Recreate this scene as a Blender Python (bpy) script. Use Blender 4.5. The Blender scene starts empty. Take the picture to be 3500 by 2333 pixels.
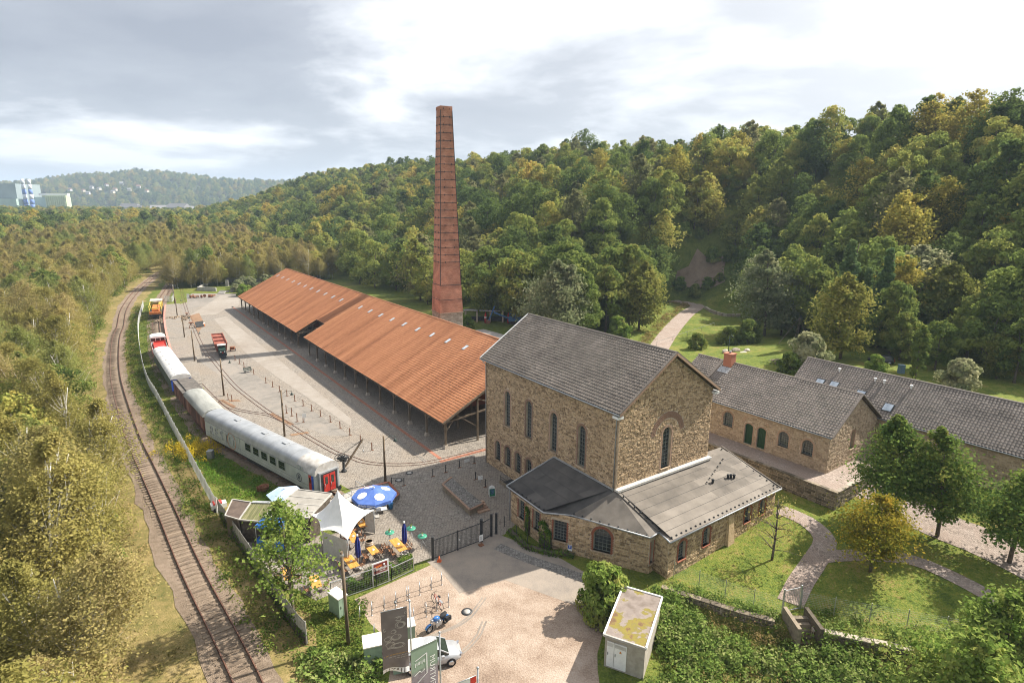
import bpy, bmesh, math, random
import numpy as np
from mathutils import Vector, Matrix

# ------------------------------------------------------------------ camera, sky, sun, exposure
S = bpy.context.scene
cam_d = bpy.data.cameras.new('camera'); cam = bpy.data.objects.new('camera', cam_d)
S.collection.objects.link(cam); S.camera = cam
cam_d.sensor_width = 36.0; cam_d.lens = 36.0*2007.677/3500.0
cam_d.clip_start = 0.5; cam_d.clip_end = 20000
PITCH, ROLL = 0.22695, 0.00929
f = Vector((0, math.cos(PITCH), -math.sin(PITCH))); u0 = Vector((0, math.sin(PITCH), math.cos(PITCH))); r0 = Vector((1, 0, 0))
rr = math.cos(ROLL)*r0 + math.sin(ROLL)*u0; uu = -math.sin(ROLL)*r0 + math.cos(ROLL)*u0
mw = Matrix((( rr.x, uu.x, -f.x, 0), (rr.y, uu.y, -f.y, 0), (rr.z, uu.z, -f.z, 30.0), (0, 0, 0, 1)))
cam.matrix_world = mw

SUN_AZ, SUN_EL = math.radians(63.0), math.radians(42.5)      # azimuth clockwise from +Y
sun_dir = Vector((math.sin(SUN_AZ)*math.cos(SUN_EL), math.cos(SUN_AZ)*math.cos(SUN_EL), math.sin(SUN_EL)))
sd = bpy.data.lights.new('sun', 'SUN'); sd.energy = 4.6; sd.angle = math.radians(0.9); sd.color = (1.0, 0.93, 0.82)
so = bpy.data.objects.new('sun', sd); S.collection.objects.link(so)
so.rotation_euler = (-sun_dir).to_track_quat('-Z', 'Y').to_euler(); so.location = (60, 40, 120)

w = bpy.data.worlds.new('World'); S.world = w; w.use_nodes = True
nt = w.node_tree; nt.nodes.clear()
def N(tree, t, **kw):
    n = tree.nodes.new(t)
    for k, v in kw.items(): setattr(n, k, v)
    return n
out = N(nt, 'ShaderNodeOutputWorld'); bg = N(nt, 'ShaderNodeBackground'); bg.inputs[1].default_value = 0.112
sky = N(nt, 'ShaderNodeTexSky', sky_type='NISHITA'); sky.sun_disc = False
sky.sun_elevation = SUN_EL; sky.sun_rotation = SUN_AZ; sky.dust_density = 2.5; sky.altitude = 120
tc = N(nt, 'ShaderNodeTexCoord'); sep = N(nt, 'ShaderNodeSeparateXYZ'); nt.links.new(tc.outputs['Generated'], sep.inputs[0])
def wm(op, a, b=None, c=None, clamp=False):
    n = N(nt, 'ShaderNodeMath', operation=op); n.use_clamp = clamp
    for i, x in enumerate((a, b, c)):
        if x is None: continue
        if isinstance(x, (int, float)): n.inputs[i].default_value = x
        else: nt.links.new(x, n.inputs[i])
    return n.outputs[0]
zc_ = wm('MAXIMUM', sep.outputs[2], 0.0)
den = wm('ADD', zc_, 0.16)
cx_ = wm('DIVIDE', sep.outputs[0], den); cy_ = wm('DIVIDE', sep.outputs[1], den)
comb = N(nt, 'ShaderNodeCombineXYZ'); nt.links.new(cx_, comb.inputs[0]); nt.links.new(cy_, comb.inputs[1]); comb.inputs[2].default_value = 1.7
def noise(scale, detail, rough, off, dist=0.0):
    mp = N(nt, 'ShaderNodeMapping'); mp.inputs[1].default_value = off; nt.links.new(comb.outputs[0], mp.inputs[0])
    n = N(nt, 'ShaderNodeTexNoise'); n.inputs['Scale'].default_value = scale; n.inputs['Detail'].default_value = detail
    n.inputs['Roughness'].default_value = rough; n.inputs['Distortion'].default_value = dist
    nt.links.new(mp.outputs[0], n.inputs[0]); return n.outputs[0]
SKY_OX, SKY_OY = 8.1, -1.5
n1 = noise(0.75, 8, 0.56, (SKY_OX, SKY_OY, 0), 0.35)
n2 = noise(1.9, 6, 0.55, (7.1, -3.2, 2.0), 0.2)
cl = wm('ADD', wm('MULTIPLY', n1, 0.75), wm('MULTIPLY', n2, 0.25))
# cloud shading: thick cloud is grey-blue, thin edges are white
ramp = N(nt, 'ShaderNodeValToRGB'); nt.links.new(cl, ramp.inputs[0])
e = ramp.color_ramp.elements
e[0].position = 0.40; e[0].color = (4.9, 4.9, 4.95, 1)
e[1].position = 0.64; e[1].color = (1.5, 1.58, 1.82, 1)
x_ = e.new(0.455); x_.color = (3.3, 3.37, 3.55, 1)
x_ = e.new(0.52); x_.color = (1.95, 2.03, 2.25, 1)
# towards the sun the whole layer glows
dotn = N(nt, 'ShaderNodeVectorMath', operation='DOT_PRODUCT'); nt.links.new(tc.outputs['Generated'], dotn.inputs[0]); dotn.inputs[1].default_value = sun_dir
glow = wm('POWER', wm('MAXIMUM', wm('ADD', wm('MULTIPLY', dotn.outputs['Value'], 0.62), 0.38), 0.0), 5.5)
gmix = N(nt, 'ShaderNodeMix', data_type='RGBA'); nt.links.new(wm('MULTIPLY', glow, 1.15, clamp=True), gmix.inputs[0])
nt.links.new(ramp.outputs[0], gmix.inputs[6]); gmix.inputs[7].default_value = (5.6, 5.55, 5.45, 1)
# haze layer near the horizon
hz_f = wm('POWER', wm('SUBTRACT', 1.0, zc_, clamp=True), 13.0)
hmix = N(nt, 'ShaderNodeMix', data_type='RGBA'); nt.links.new(wm('MULTIPLY', hz_f, 0.72), hmix.inputs[0])
nt.links.new(gmix.outputs[2], hmix.inputs[6]); hmix.inputs[7].default_value = (3.15, 3.18, 3.35, 1)
# broken cover: a little of the clear sky above the cloud layer shows through
smix = N(nt, 'ShaderNodeMix', data_type='RGBA'); smix.inputs[0].default_value = 0.92
nt.links.new(sky.outputs[0], smix.inputs[6]); nt.links.new(hmix.outputs[2], smix.inputs[7])
nt.links.new(smix.outputs[2], bg.inputs[0]); nt.links.new(bg.outputs[0], out.inputs[0])

S.view_settings.view_transform = 'Standard'; S.view_settings.look = 'None'
S.view_settings.gamma = 1.0; S.view_settings.exposure = 1.22; S.view_settings.use_curve_mapping = False
S.cycles.max_bounces = 6; S.cycles.diffuse_bounces = 3; S.cycles.glossy_bounces = 2
S.cycles.transmission_bounces = 4; S.cycles.transparent_max_bounces = 8; S.cycles.volume_bounces = 0
S.cycles.use_denoising = True; S.cycles.denoising_prefilter = 'ACCURATE'; S.cycles.filter_width = 1.05
S.cycles.sample_clamp_indirect = 4.0

# ------------------------------------------------------------------ helpers
RNG = random.Random(7)
C = S.collection
def tag(o, label=None, cat=None, group=None, kind=None):
    if label: o['label'] = label
    if cat: o['category'] = cat
    if group: o['group'] = group
    if kind: o['kind'] = kind
    return o
def thing(name, label, cat, loc=(0, 0, 0), rz=0.0, group=None):
    o = bpy.data.objects.new(name, None); C.objects.link(o); o.empty_display_size = 0.2
    o.location = loc if len(loc) == 3 else (loc[0], loc[1], 0); o.rotation_euler = (0, 0, rz)
    return tag(o, label, cat, group)
def link(name, me, parent=None, loc=None, rz=None):
    o = bpy.data.objects.new(name, me); C.objects.link(o)
    if parent is not None: o.parent = parent
    if loc is not None: o.location = loc
    if rz is not None: o.rotation_euler = (0, 0, rz)
    return o
def copy_tree(o, parent=None):
    c = o.copy(); C.objects.link(c); c.parent = parent
    for ch in list(o.children): copy_tree(ch, c)
    return c
def np_mesh(name, V, F4, mat=None, rnd=None, smooth=False):
    """V (n,3) array, F4 (m,k) array of equal-sized faces"""
    V = np.asarray(V, np.float32); F4 = np.asarray(F4, np.int32); k = F4.shape[1]
    me = bpy.data.meshes.new(name)
    me.vertices.add(len(V)); me.vertices.foreach_set('co', V.ravel())
    me.loops.add(F4.size); me.loops.foreach_set('vertex_index', F4.ravel())
    me.polygons.add(len(F4)); me.polygons.foreach_set('loop_start', np.arange(0, F4.size, k, dtype=np.int32))
    me.polygons.foreach_set('use_smooth', np.full(len(F4), bool(smooth)))
    if rnd is not None:
        a = me.attributes.new('rnd', 'FLOAT', 'FACE'); a.data.foreach_set('value', np.asarray(rnd, np.float32))
    me.update(calc_edges=True)
    if mat: me.materials.append(mat)
    return me
class MB:
    def __init__(self): self.v = []; self.f = []; self.m = []; self.cur = 0; self.sm = []; self.smooth = False
    def face(self, ids): self.f.append(list(ids)); self.m.append(self.cur); self.sm.append(self.smooth)
    def add(self, vs, fs):
        b = len(self.v); self.v += [tuple(p) for p in vs]
        for q in fs: self.face([b+i for i in q])
        return self
    def box(self, c, s, rz=0.0, rx=0.0, ry=0.0):
        hx, hy, hz_ = s[0]/2, s[1]/2, s[2]/2
        P = [(-hx,-hy,-hz_),(hx,-hy,-hz_),(hx,hy,-hz_),(-hx,hy,-hz_),(-hx,-hy,hz_),(hx,-hy,hz_),(hx,hy,hz_),(-hx,hy,hz_)]
        if rz or rx or ry:
            M = Matrix.Rotation(rz,3,'Z') @ Matrix.Rotation(ry,3,'Y') @ Matrix.Rotation(rx,3,'X'); P = [tuple(M @ Vector(p)) for p in P]
        return self.add([(p[0]+c[0], p[1]+c[1], p[2]+c[2]) for p in P], [(0,3,2,1),(4,5,6,7),(0,1,5,4),(1,2,6,5),(2,3,7,6),(3,0,4,7)])
    def b6(self, x0, x1, y0, y1, z0, z1): return self.box(((x0+x1)/2,(y0+y1)/2,(z0+z1)/2), (x1-x0,y1-y0,z1-z0))
    def bar(self, p, q, wd, ht=None, up=(0,0,1)):
        ht = wd if ht is None else ht
        p, q = Vector(p), Vector(q); t = (q-p).normalized(); u = Vector(up)
        if abs(t.dot(u)) > 0.98: u = Vector((1,0,0))
        a = t.cross(u).normalized(); b = a.cross(t).normalized()
        vs = [tuple(o + a*sx*wd/2 + b*sy*ht/2) for o in (p, q) for sx, sy in ((-1,-1),(1,-1),(1,1),(-1,1))]
        return self.add(vs, [(0,1,2,3),(7,6,5,4),(0,4,5,1),(1,5,6,2),(2,6,7,3),(3,7,4,0)])
    def cyl(self, p, q, r0, r1=None, n=10, caps=True):
        r1 = r0 if r1 is None else r1
        p, q = Vector(p), Vector(q); t = (q-p).normalized(); u = Vector((0,0,1)) if abs(t.z) < 0.9 else Vector((1,0,0))
        a = t.cross(u).normalized(); b = t.cross(a).normalized()
        vs = []
        for o, r in ((p, r0), (q, r1)):
            for i in range(n):
                an = 2*math.pi*i/n; vs.append(tuple(o + a*math.cos(an)*r + b*math.sin(an)*r))
        old = self.smooth; self.smooth = n > 6
        self.add(vs, [(i, (i+1)%n, n+(i+1)%n, n+i) for i in range(n)])
        self.smooth = False
        if caps:
            bb = len(self.v)-2*n
            self.face([bb+i for i in reversed(range(n))]); self.face([bb+n+i for i in range(n)])
        self.smooth = old; return self
    def tube(self, pts, rs, n=6, caps=True):
        if isinstance(rs, (int, float)): rs = [rs]*len(pts)
        pts = [Vector(p) for p in pts]; b = len(self.v); old = self.smooth; self.smooth = True
        prev = None
        for i, p in enumerate(pts):
            t = (pts[min(i+1, len(pts)-1)] - pts[max(i-1, 0)]).normalized()
            if prev is None:
                u = Vector((0,0,1)) if abs(t.z) < 0.9 else Vector((1,0,0)); a = t.cross(u).normalized()
            else: a = (prev - t*prev.dot(t)).normalized()
            prev = a; c = t.cross(a)
            for k in range(n):
                an = 2*math.pi*k/n; self.v.append(tuple(p + (a*math.cos(an)+c*math.sin(an))*rs[i]))
        for i in range(len(pts)-1):
            for k in range(n): self.face((b+i*n+k, b+i*n+(k+1)%n, b+(i+1)*n+(k+1)%n, b+(i+1)*n+k))
        if caps: self.face([b+k for k in reversed(range(n))]); self.face([b+(len(pts)-1)*n+k for k in range(n)])
        self.smooth = old; return self
    def lathe(self, prof, n=16, c=(0,0,0)):
        b = len(self.v); old = self.smooth; self.smooth = True
        for r, z in prof:
            for i in range(n):
                an = 2*math.pi*i/n; self.v.append((c[0]+r*math.cos(an), c[1]+r*math.sin(an), c[2]+z))
        for j in range(len(prof)-1):
            for i in range(n): self.face((b+j*n+i, b+j*n+(i+1)%n, b+(j+1)*n+(i+1)%n, b+(j+1)*n+i))
        self.smooth = False
        self.face([b+i for i in reversed(range(n))]); self.face([b+(len(prof)-1)*n+i for i in range(n)])
        self.smooth = old; return self
    def prism(self, pts, z0, z1):
        n = len(pts)
        ar = sum(pts[i][0]*pts[(i+1)%n][1]-pts[(i+1)%n][0]*pts[i][1] for i in range(n))
        if ar < 0: pts = list(reversed(pts))
        vs = [(p[0], p[1], z0) for p in pts] + [(p[0], p[1], z1) for p in pts]
        return self.add(vs, [tuple(reversed(range(n))), tuple(range(n, 2*n))] + [(i, (i+1)%n, n+(i+1)%n, n+i) for i in range(n)])
    def slab(self, pts3, th):
        """closed plate under a planar 3-D polygon (pts counter-clockwise seen from above)"""
        n = len(pts3); vs = [tuple(p) for p in pts3] + [(p[0], p[1], p[2]-th) for p in pts3]
        return self.add(vs, [tuple(range(n)), tuple(reversed(range(n, 2*n)))] + [(i, n+i, n+(i+1)%n, (i+1)%n) for i in range(n)])
    def mesh(self, name, mats):
        me = bpy.data.meshes.new(name); me.from_pydata(self.v, [], self.f)
        mats = mats if isinstance(mats, (list, tuple)) else [mats]
        for m in mats: me.materials.append(m)
        if len(mats) > 1: me.polygons.foreach_set('material_index', self.m)
        if any(self.sm): me.polygons.foreach_set('use_smooth', self.sm)
        me.update(); return me
    def build(self, name, mats, parent=None, loc=None, rz=None): return link(name, self.mesh(name, mats), parent, loc, rz)
def struct(name, mb, mat, **kw):
    o = mb.build(name, mat, **kw); o['kind'] = 'structure'; return o

# ------------------------------------------------------------------ materials
MATS = {}
def mat(name, c1, c2=None, c3=None, scale=4.0, rough=0.85, bump=0.0, bscale=None, metal=0.0, detail=5.0, var=0.0, spec=0.3, coords='Object', stretch=None, pos=(0.35, 0.65)):
    """noise-mottled surface; var = strength of the per-piece shift (attribute rnd + object random)"""
    if name in MATS: return MATS[name]
    m = bpy.data.materials.new(name); m.use_nodes = True; t = m.node_tree; p = t.nodes['Principled BSDF']
    p.inputs['Roughness'].default_value = rough; p.inputs['Metallic'].default_value = metal; p.inputs['Specular IOR Level'].default_value = spec
    tcn = N(t, 'ShaderNodeTexCoord'); src = tcn.outputs[coords]
    if stretch:
        mp = N(t, 'ShaderNodeMapping'); mp.inputs['Scale'].default_value = stretch; t.links.new(src, mp.inputs[0]); src = mp.outputs[0]
    nz = N(t, 'ShaderNodeTexNoise'); nz.inputs['Scale'].default_value = scale; nz.inputs['Detail'].default_value = detail; nz.inputs['Roughness'].default_value = 0.6
    t.links.new(src, nz.inputs[0]); fac = nz.outputs[0]
    if var:
        at = N(t, 'ShaderNodeAttribute', attribute_name='rnd'); oi = N(t, 'ShaderNodeObjectInfo')
        ad = N(t, 'ShaderNodeMath', operation='ADD'); t.links.new(at.outputs['Fac'], ad.inputs[0]); t.links.new(oi.outputs['Random'], ad.inputs[1])
        fr = N(t, 'ShaderNodeMath', operation='FRACT'); t.links.new(ad.outputs[0], fr.inputs[0])
        sb = N(t, 'ShaderNodeMath', operation='SUBTRACT'); t.links.new(fr.outputs[0], sb.inputs[0]); sb.inputs[1].default_value = 0.5
        ml = N(t, 'ShaderNodeMath', operation='MULTIPLY_ADD'); t.links.new(sb.outputs[0], ml.inputs[0]); ml.inputs[1].default_value = var; t.links.new(fac, ml.inputs[2]); fac = ml.outputs[0]
    rp = N(t, 'ShaderNodeValToRGB'); t.links.new(fac, rp.inputs[0]); el = rp.color_ramp.elements
    c2 = c2 or tuple(min(1, x*1.25) for x in c1)
    el[0].position = pos[0]; el[0].color = (*c1, 1); el[1].position = pos[1]; el[1].color = (*c2, 1)
    if c3: k = el.new((pos[0]+pos[1])/2); k.color = (*c3, 1)
    t.links.new(rp.outputs[0], p.inputs['Base Color'])
    if bump:
        nb = N(t, 'ShaderNodeTexNoise'); nb.inputs['Scale'].default_value = bscale or scale*4; nb.inputs['Detail'].default_value = 4; t.links.new(src, nb.inputs[0])
        bn = N(t, 'ShaderNodeBump'); bn.inputs['Strength'].default_value = bump; bn.inputs['Distance'].default_value = 0.05
        t.links.new(nb.outputs[0], bn.inputs['Height']); t.links.new(bn.outputs[0], p.inputs['Normal'])
    MATS[name] = m; return m
def leafmat(name, cols, trans=0.25, seedvar=0.35):
    """foliage: each leaf face and each tree picks its own tint; light passes through the leaves"""
    if name in MATS: return MATS[name]
    m = bpy.data.materials.new(name); m.use_nodes = True; t = m.node_tree; t.nodes.remove(t.nodes['Principled BSDF'])
    o = t.nodes['Material Output']
    at = N(t, 'ShaderNodeAttribute', attribute_name='rnd'); oi = N(t, 'ShaderNodeObjectInfo')
    a = N(t, 'ShaderNodeMath', operation='MULTIPLY'); t.links.new(oi.outputs['Random'], a.inputs[0]); a.inputs[1].default_value = seedvar
    b = N(t, 'ShaderNodeMath', operation='MULTIPLY_ADD'); t.links.new(at.outputs['Fac'], b.inputs[0]); b.inputs[1].default_value = 1-seedvar; t.links.new(a.outputs[0], b.inputs[2])
    rp = N(t, 'ShaderNodeValToRGB'); t.links.new(b.outputs[0], rp.inputs[0]); el = rp.color_ramp.elements
    el[0].color = (*cols[0], 1); el[0].position = 0.0; el[1].color = (*cols[-1], 1); el[1].position = 1.0
    for i, c in enumerate(cols[1:-1]):
        k = el.new((i+1)/(len(cols)-1)); k.color = (*c, 1)
    df = N(t, 'ShaderNodeBsdfDiffuse'); tr = N(t, 'ShaderNodeBsdfTranslucent'); mx = N(t, 'ShaderNodeMixShader'); mx.inputs[0].default_value = trans
    t.links.new(rp.outputs[0], df.inputs[0]); t.links.new(rp.outputs[0], tr.inputs[0]); t.links.new(df.outputs[0], mx.inputs[1]); t.links.new(tr.outputs[0], mx.inputs[2])
    t.links.new(mx.outputs[0], o.inputs[0]); MATS[name] = m; return m
def glassmat(name, col=(0.03, 0.04, 0.045), rough=0.08):
    if name in MATS: return MATS[name]
    m = mat(name, col, tuple(x*1.6 for x in col), scale=2.0, rough=rough, spec=0.6); return m

# ------------------------------------------------------------------ lie of the land
A0X, A0Y, TH_S = -8.51, 68.87, 0.953            # front corner of the long shed, direction of its eave
AMX, AMY, TH_M = 9.17, 47.22, 0.967             # front corner of the engine house
def sm(t):
    t = np.clip(t, 0.0, 1.0); return t*t*(3-2*t)
def shed_db(x, y):
    vx, vy = x-A0X, y-A0Y; c, s = math.cos(0.957), math.sin(0.957)
    return -c*vx + s*vy, s*vx + c*vy
def main_ab(x, y):
    vx, vy = x-AMX, y-AMY; c, s = math.cos(TH_M), math.sin(TH_M)
    return -c*vx + s*vy, s*vx + c*vy
WALLP = ((12.2, 41.6), (17.4, 38.7), (21.0, 37.3), (27.7, 34.9), (44.0, 29.0))   # line of the low garden wall
def wall_side(x, y):
    """> 0 on the lawn side of the garden wall"""
    yl = np.interp(x, [p[0] for p in WALLP], [p[1] for p in WALLP]); return y - yl
def ground(x, y):
    x = np.asarray(x, float); y = np.asarray(y, float)
    d, b = shed_db(x, y); a, bm = main_ab(x, y)
    foot = 52 + 72*sm((84-d)/20) - 24*sm((45-d)/40)
    s = np.clip((b-foot)/(188-foot), 0, 1)
    h = 45.5*(0.6*s + 0.4*sm(s)) - 0.12*np.clip(b-190, 0, 250)
    bumps = 2.2*np.sin(d*0.031+1.0)*np.sin(b*0.045) + 1.3*np.sin(d*0.083+b*0.06)
    h = h + bumps*sm(s*3)
    h = h*(1-0.97*sm((d-560)/300))
    lawn = (1.2*sm((bm-2)/22) + 1.6*sm((bm-22)/15))*(1-sm((a-22)/25))*(1-sm((a+2)/5)*(1-sm((bm-14)/4)))
    low = sm((13.5-x)/3.0)*0 + np.where(x > 12.0, sm((-wall_side(x, y)-0.1)/0.9), 0.0)*sm((x-12.0)/4)
    far_left = 2.5*sm((y-230)/120)*sm((-x-120)/60)*(1-sm((y-700)/300))
    left = -1.6*sm((-30-0.55*(y-45)-x)/18)*(1-sm((y-140)/60))
    return h + lawn*(1-low) - 0.9*low + far_left + left

# ------------------------------------------------------------------ surface materials
def cobble(name, c1, c2, joint, scale, bump=0.6, patch=None, pscale=0.12):
    if name in MATS: return MATS[name]
    m = bpy.data.materials.new(name); m.use_nodes = True; t = m.node_tree; p = t.nodes['Principled BSDF']
    p.inputs['Roughness'].default_value = 0.85; p.inputs['Specular IOR Level'].default_value = 0.25
    g = N(t, 'ShaderNodeTexCoord')
    vo = N(t, 'ShaderNodeTexVoronoi', feature='DISTANCE_TO_EDGE'); vc = N(t, 'ShaderNodeTexVoronoi', feature='F1')
    for v in (vo, vc):
        v.inputs['Scale'].default_value = scale; v.inputs['Randomness'].default_value = 0.55; t.links.new(g.outputs['Object'], v.inputs['Vector'])
    rp = N(t, 'ShaderNodeValToRGB'); sp = N(t, 'ShaderNodeSeparateColor'); t.links.new(vc.outputs['Color'], sp.inputs[0]); t.links.new(sp.outputs[0], rp.inputs[0])
    rp.color_ramp.elements[0].color = (*c1, 1); rp.color_ramp.elements[1].color = (*c2, 1)
    nz = N(t, 'ShaderNodeTexNoise'); nz.inputs['Scale'].default_value = pscale; nz.inputs['Detail'].default_value = 8; nz.inputs['Roughness'].default_value = 0.65; t.links.new(g.outputs['Object'], nz.inputs[0])
    last = rp.outputs[0]
    if patch:
        mr = N(t, 'ShaderNodeMapRange'); mr.inputs[1].default_value = 0.42; mr.inputs[2].default_value = 0.62; t.links.new(nz.outputs[0], mr.inputs[0])
        mx = N(t, 'ShaderNodeMix', data_type='RGBA'); t.links.new(mr.outputs[0], mx.inputs[0]); t.links.new(last, mx.inputs[6]); mx.inputs[7].default_value = (*patch, 1); last = mx.outputs[2]
    er = N(t, 'ShaderNodeMapRange'); er.inputs[1].default_value = 0.0; er.inputs[2].default_value = 0.09; t.links.new(vo.outputs['Distance'], er.inputs[0])
    mj = N(t, 'ShaderNodeMix', data_type='RGBA'); t.links.new(er.outputs[0], mj.inputs[0]); mj.inputs[6].default_value = (*joint, 1); t.links.new(last, mj.inputs[7])
    t.links.new(mj.outputs[2], p.inputs['Base Color'])
    bn = N(t, 'ShaderNodeBump'); bn.inputs['Strength'].default_value = bump; bn.inputs['Distance'].default_value = 0.03
    t.links.new(er.outputs[0], bn.inputs['Height']); t.links.new(bn.outputs[0], p.inputs['Normal'])
    MATS[name] = m; return m
def multi(name, cols, scales=(0.05, 0.6, 9.0), wts=(0.5, 0.3, 0.35), bump=0.5, bscale=12.0, rough=0.95):
    """ground colour from three sizes of mottling"""
    if name in MATS: return MATS[name]
    m = bpy.data.materials.new(name); m.use_nodes = True; t = m.node_tree; p = t.nodes['Principled BSDF']
    p.inputs['Roughness'].default_value = rough; p.inputs['Specular IOR Level'].default_value = 0.12
    g = N(t, 'ShaderNodeTexCoord'); acc = None
    for s, wt in zip(scales, wts):
        nz = N(t, 'ShaderNodeTexNoise'); nz.inputs['Scale'].default_value = s; nz.inputs['Detail'].default_value = 6; nz.inputs['Roughness'].default_value = 0.65
        t.links.new(g.outputs['Object'], nz.inputs[0])
        ml = N(t, 'ShaderNodeMath', operation='MULTIPLY_ADD'); t.links.new(nz.outputs[0], ml.inputs[0]); ml.inputs[1].default_value = wt
        if acc is None: ml.inputs[2].default_value = 0.5-0.5*sum(wts)
        else: t.links.new(acc, ml.inputs[2])
        acc = ml.outputs[0]
    rp = N(t, 'ShaderNodeValToRGB'); t.links.new(acc, rp.inputs[0]); el = rp.color_ramp.elements
    el[0].position = 0.34; el[0].color = (*cols[0], 1); el[1].position = 0.66; el[1].color = (*cols[-1], 1)
    for i, c in enumerate(cols[1:-1]):
        k = el.new(0.34+0.32*(i+1)/(len(cols)-1)); k.color = (*c, 1)
    t.links.new(rp.outputs[0], p.inputs['Base Color'])
    nb = N(t, 'ShaderNodeTexNoise'); nb.inputs['Scale'].default_value = bscale; nb.inputs['Detail'].default_value = 5; t.links.new(g.outputs['Object'], nb.inputs[0])
    bn = N(t, 'ShaderNodeBump'); bn.inputs['Strength'].default_value = bump; bn.inputs['Distance'].default_value = 0.12
    t.links.new(nb.outputs[0], bn.inputs['Height']); t.links.new(bn.outputs[0], p.inputs['Normal'])
    MATS[name] = m; return m
M_turf = multi('turf', [(0.055, 0.075, 0.016), (0.09, 0.12, 0.022), (0.13, 0.15, 0.03), (0.17, 0.15, 0.05)], scales=(0.06, 0.8, 5), wts=(0.6, 0.5, 0.7), bump=1.0, bscale=5)
M_lawn = multi('lawn', [(0.055, 0.085, 0.016), (0.10, 0.14, 0.024), (0.16, 0.18, 0.032), (0.24, 0.18, 0.07)], scales=(0.22, 1.6, 9), wts=(0.55, 0.5, 0.7), bump=1.0, bscale=7)
M_dry = multi('dry grass', [(0.075, 0.085, 0.025), (0.15, 0.13, 0.045), (0.25, 0.19, 0.08), (0.33, 0.26, 0.13)], scales=(0.2, 1.2, 10), wts=(0.5, 0.4, 0.4))
M_ballast = multi('ballast', [(0.10, 0.075, 0.055), (0.19, 0.145, 0.105), (0.26, 0.20, 0.15), (0.33, 0.27, 0.21)], scales=(0.15, 2.0, 18), wts=(0.35, 0.35, 0.6), bump=1.0, bscale=16)
M_yard = cobble('yard cobbles', (0.185, 0.165, 0.142), (0.29, 0.26, 0.225), (0.11, 0.096, 0.08), 3.6, patch=(0.25, 0.212, 0.172))
M_setts = cobble('grey setts', (0.15, 0.14, 0.13), (0.25, 0.235, 0.215), (0.075, 0.07, 0.06), 4.2, bump=0.8)
M_asph = multi('asphalt yard', [(0.15, 0.138, 0.122), (0.20, 0.184, 0.164), (0.24, 0.216, 0.19), (0.27, 0.23, 0.19)], scales=(0.10, 0.8, 12), wts=(0.5, 0.35, 0.3), bump=0.2, rough=0.85)
M_drive = multi('worn asphalt drive', [(0.17, 0.15, 0.13), (0.23, 0.20, 0.172), (0.28, 0.24, 0.20), (0.32, 0.265, 0.215)], scales=(0.15, 0.9, 9), wts=(0.6, 0.4, 0.3), bump=0.25)
M_lane = multi('pale concrete lane', [(0.20, 0.172, 0.145), (0.25, 0.22, 0.188), (0.285, 0.257, 0.225), (0.32, 0.295, 0.262)], scales=(0.08, 0.7, 10), wts=(0.5, 0.35, 0.3), bump=0.2, rough=0.85)
M_lot = multi('trodden gravel lot', [(0.18, 0.13, 0.098), (0.26, 0.195, 0.148), (0.34, 0.268, 0.212), (0.40, 0.33, 0.27)], scales=(0.09, 0.6, 8), wts=(0.65, 0.45, 0.5), bump=0.5, bscale=9)
M_brickpave = cobble('red brick paving', (0.30, 0.12, 0.075), (0.40, 0.18, 0.12), (0.16, 0.09, 0.06), 6.0)
M_path = cobble('path setts', (0.26, 0.21, 0.18), (0.40, 0.33, 0.285), (0.15, 0.12, 0.095), 5.0, patch=(0.30, 0.23, 0.19), pscale=0.3)
M_gravelgrey = multi('grey gravel', [(0.20, 0.19, 0.18), (0.28, 0.27, 0.255), (0.36, 0.35, 0.33), (0.42, 0.41, 0.39)], scales=(0.1, 0.8, 14), wts=(0.5, 0.4, 0.3))

def catmull(pts, step=1.0):
    P_ = [np.array(p[:2], float) for p in pts]; P_ = [2*P_[0]-P_[1]] + P_ + [2*P_[-1]-P_[-2]]; o_ = []
    for i in range(1, len(P_)-2):
        n = max(1, int(np.linalg.norm(P_[i+1]-P_[i])/step))
        for k in range(n):
            t = k/n; a, b, c, d = P_[i-1], P_[i], P_[i+1], P_[i+2]
            o_.append(0.5*((2*b)+(c-a)*t+(2*a-5*b+4*c-d)*t*t+(3*b-a-3*c+d)*t**3))
    o_.append(P_[-2]); return np.array(o_)
def normals2(pl):
    t = np.gradient(pl, axis=0); t /= np.linalg.norm(t, axis=1)[:, None]; return t, np.stack([t[:, 1], -t[:, 0]], 1)   # right-hand normal
def band(name, pl, left, right, off, m, rag=0.0, seed=1, cross=3):
    """strip draped on the ground along a line"""
    t, n = normals2(pl); rg = np.random.RandomState(seed); V = []; k = cross+1
    for i in range(len(pl)):
        l = left + rag*rg.randn(); r = right + rag*rg.randn()
        for j in range(k):
            q = pl[i] + n[i]*(-l + (l+r)*j/cross); V.append((q[0], q[1], float(ground(q[0], q[1]))+off))
    F = [(i*k+j, i*k+j+1, (i+1)*k+j+1, (i+1)*k+j) for i in range(len(pl)-1) for j in range(cross)]
    o = link(name, np_mesh(name, V, F, m)); o['kind'] = 'structure'; return o
def sheet(name, pts, z, m):
    bm = bmesh.new(); vs = [bm.verts.new((p[0], p[1], z)) for p in pts]; fc = bm.faces.new(vs); bm.normal_update()
    if fc.normal.z < 0: fc.normal_flip()
    bmesh.ops.triangulate(bm, faces=bm.faces[:]); me = bpy.data.meshes.new(name); bm.to_mesh(me); bm.free(); me.materials.append(m)
    o = link(name, me); o['kind'] = 'structure'; return o

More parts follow.
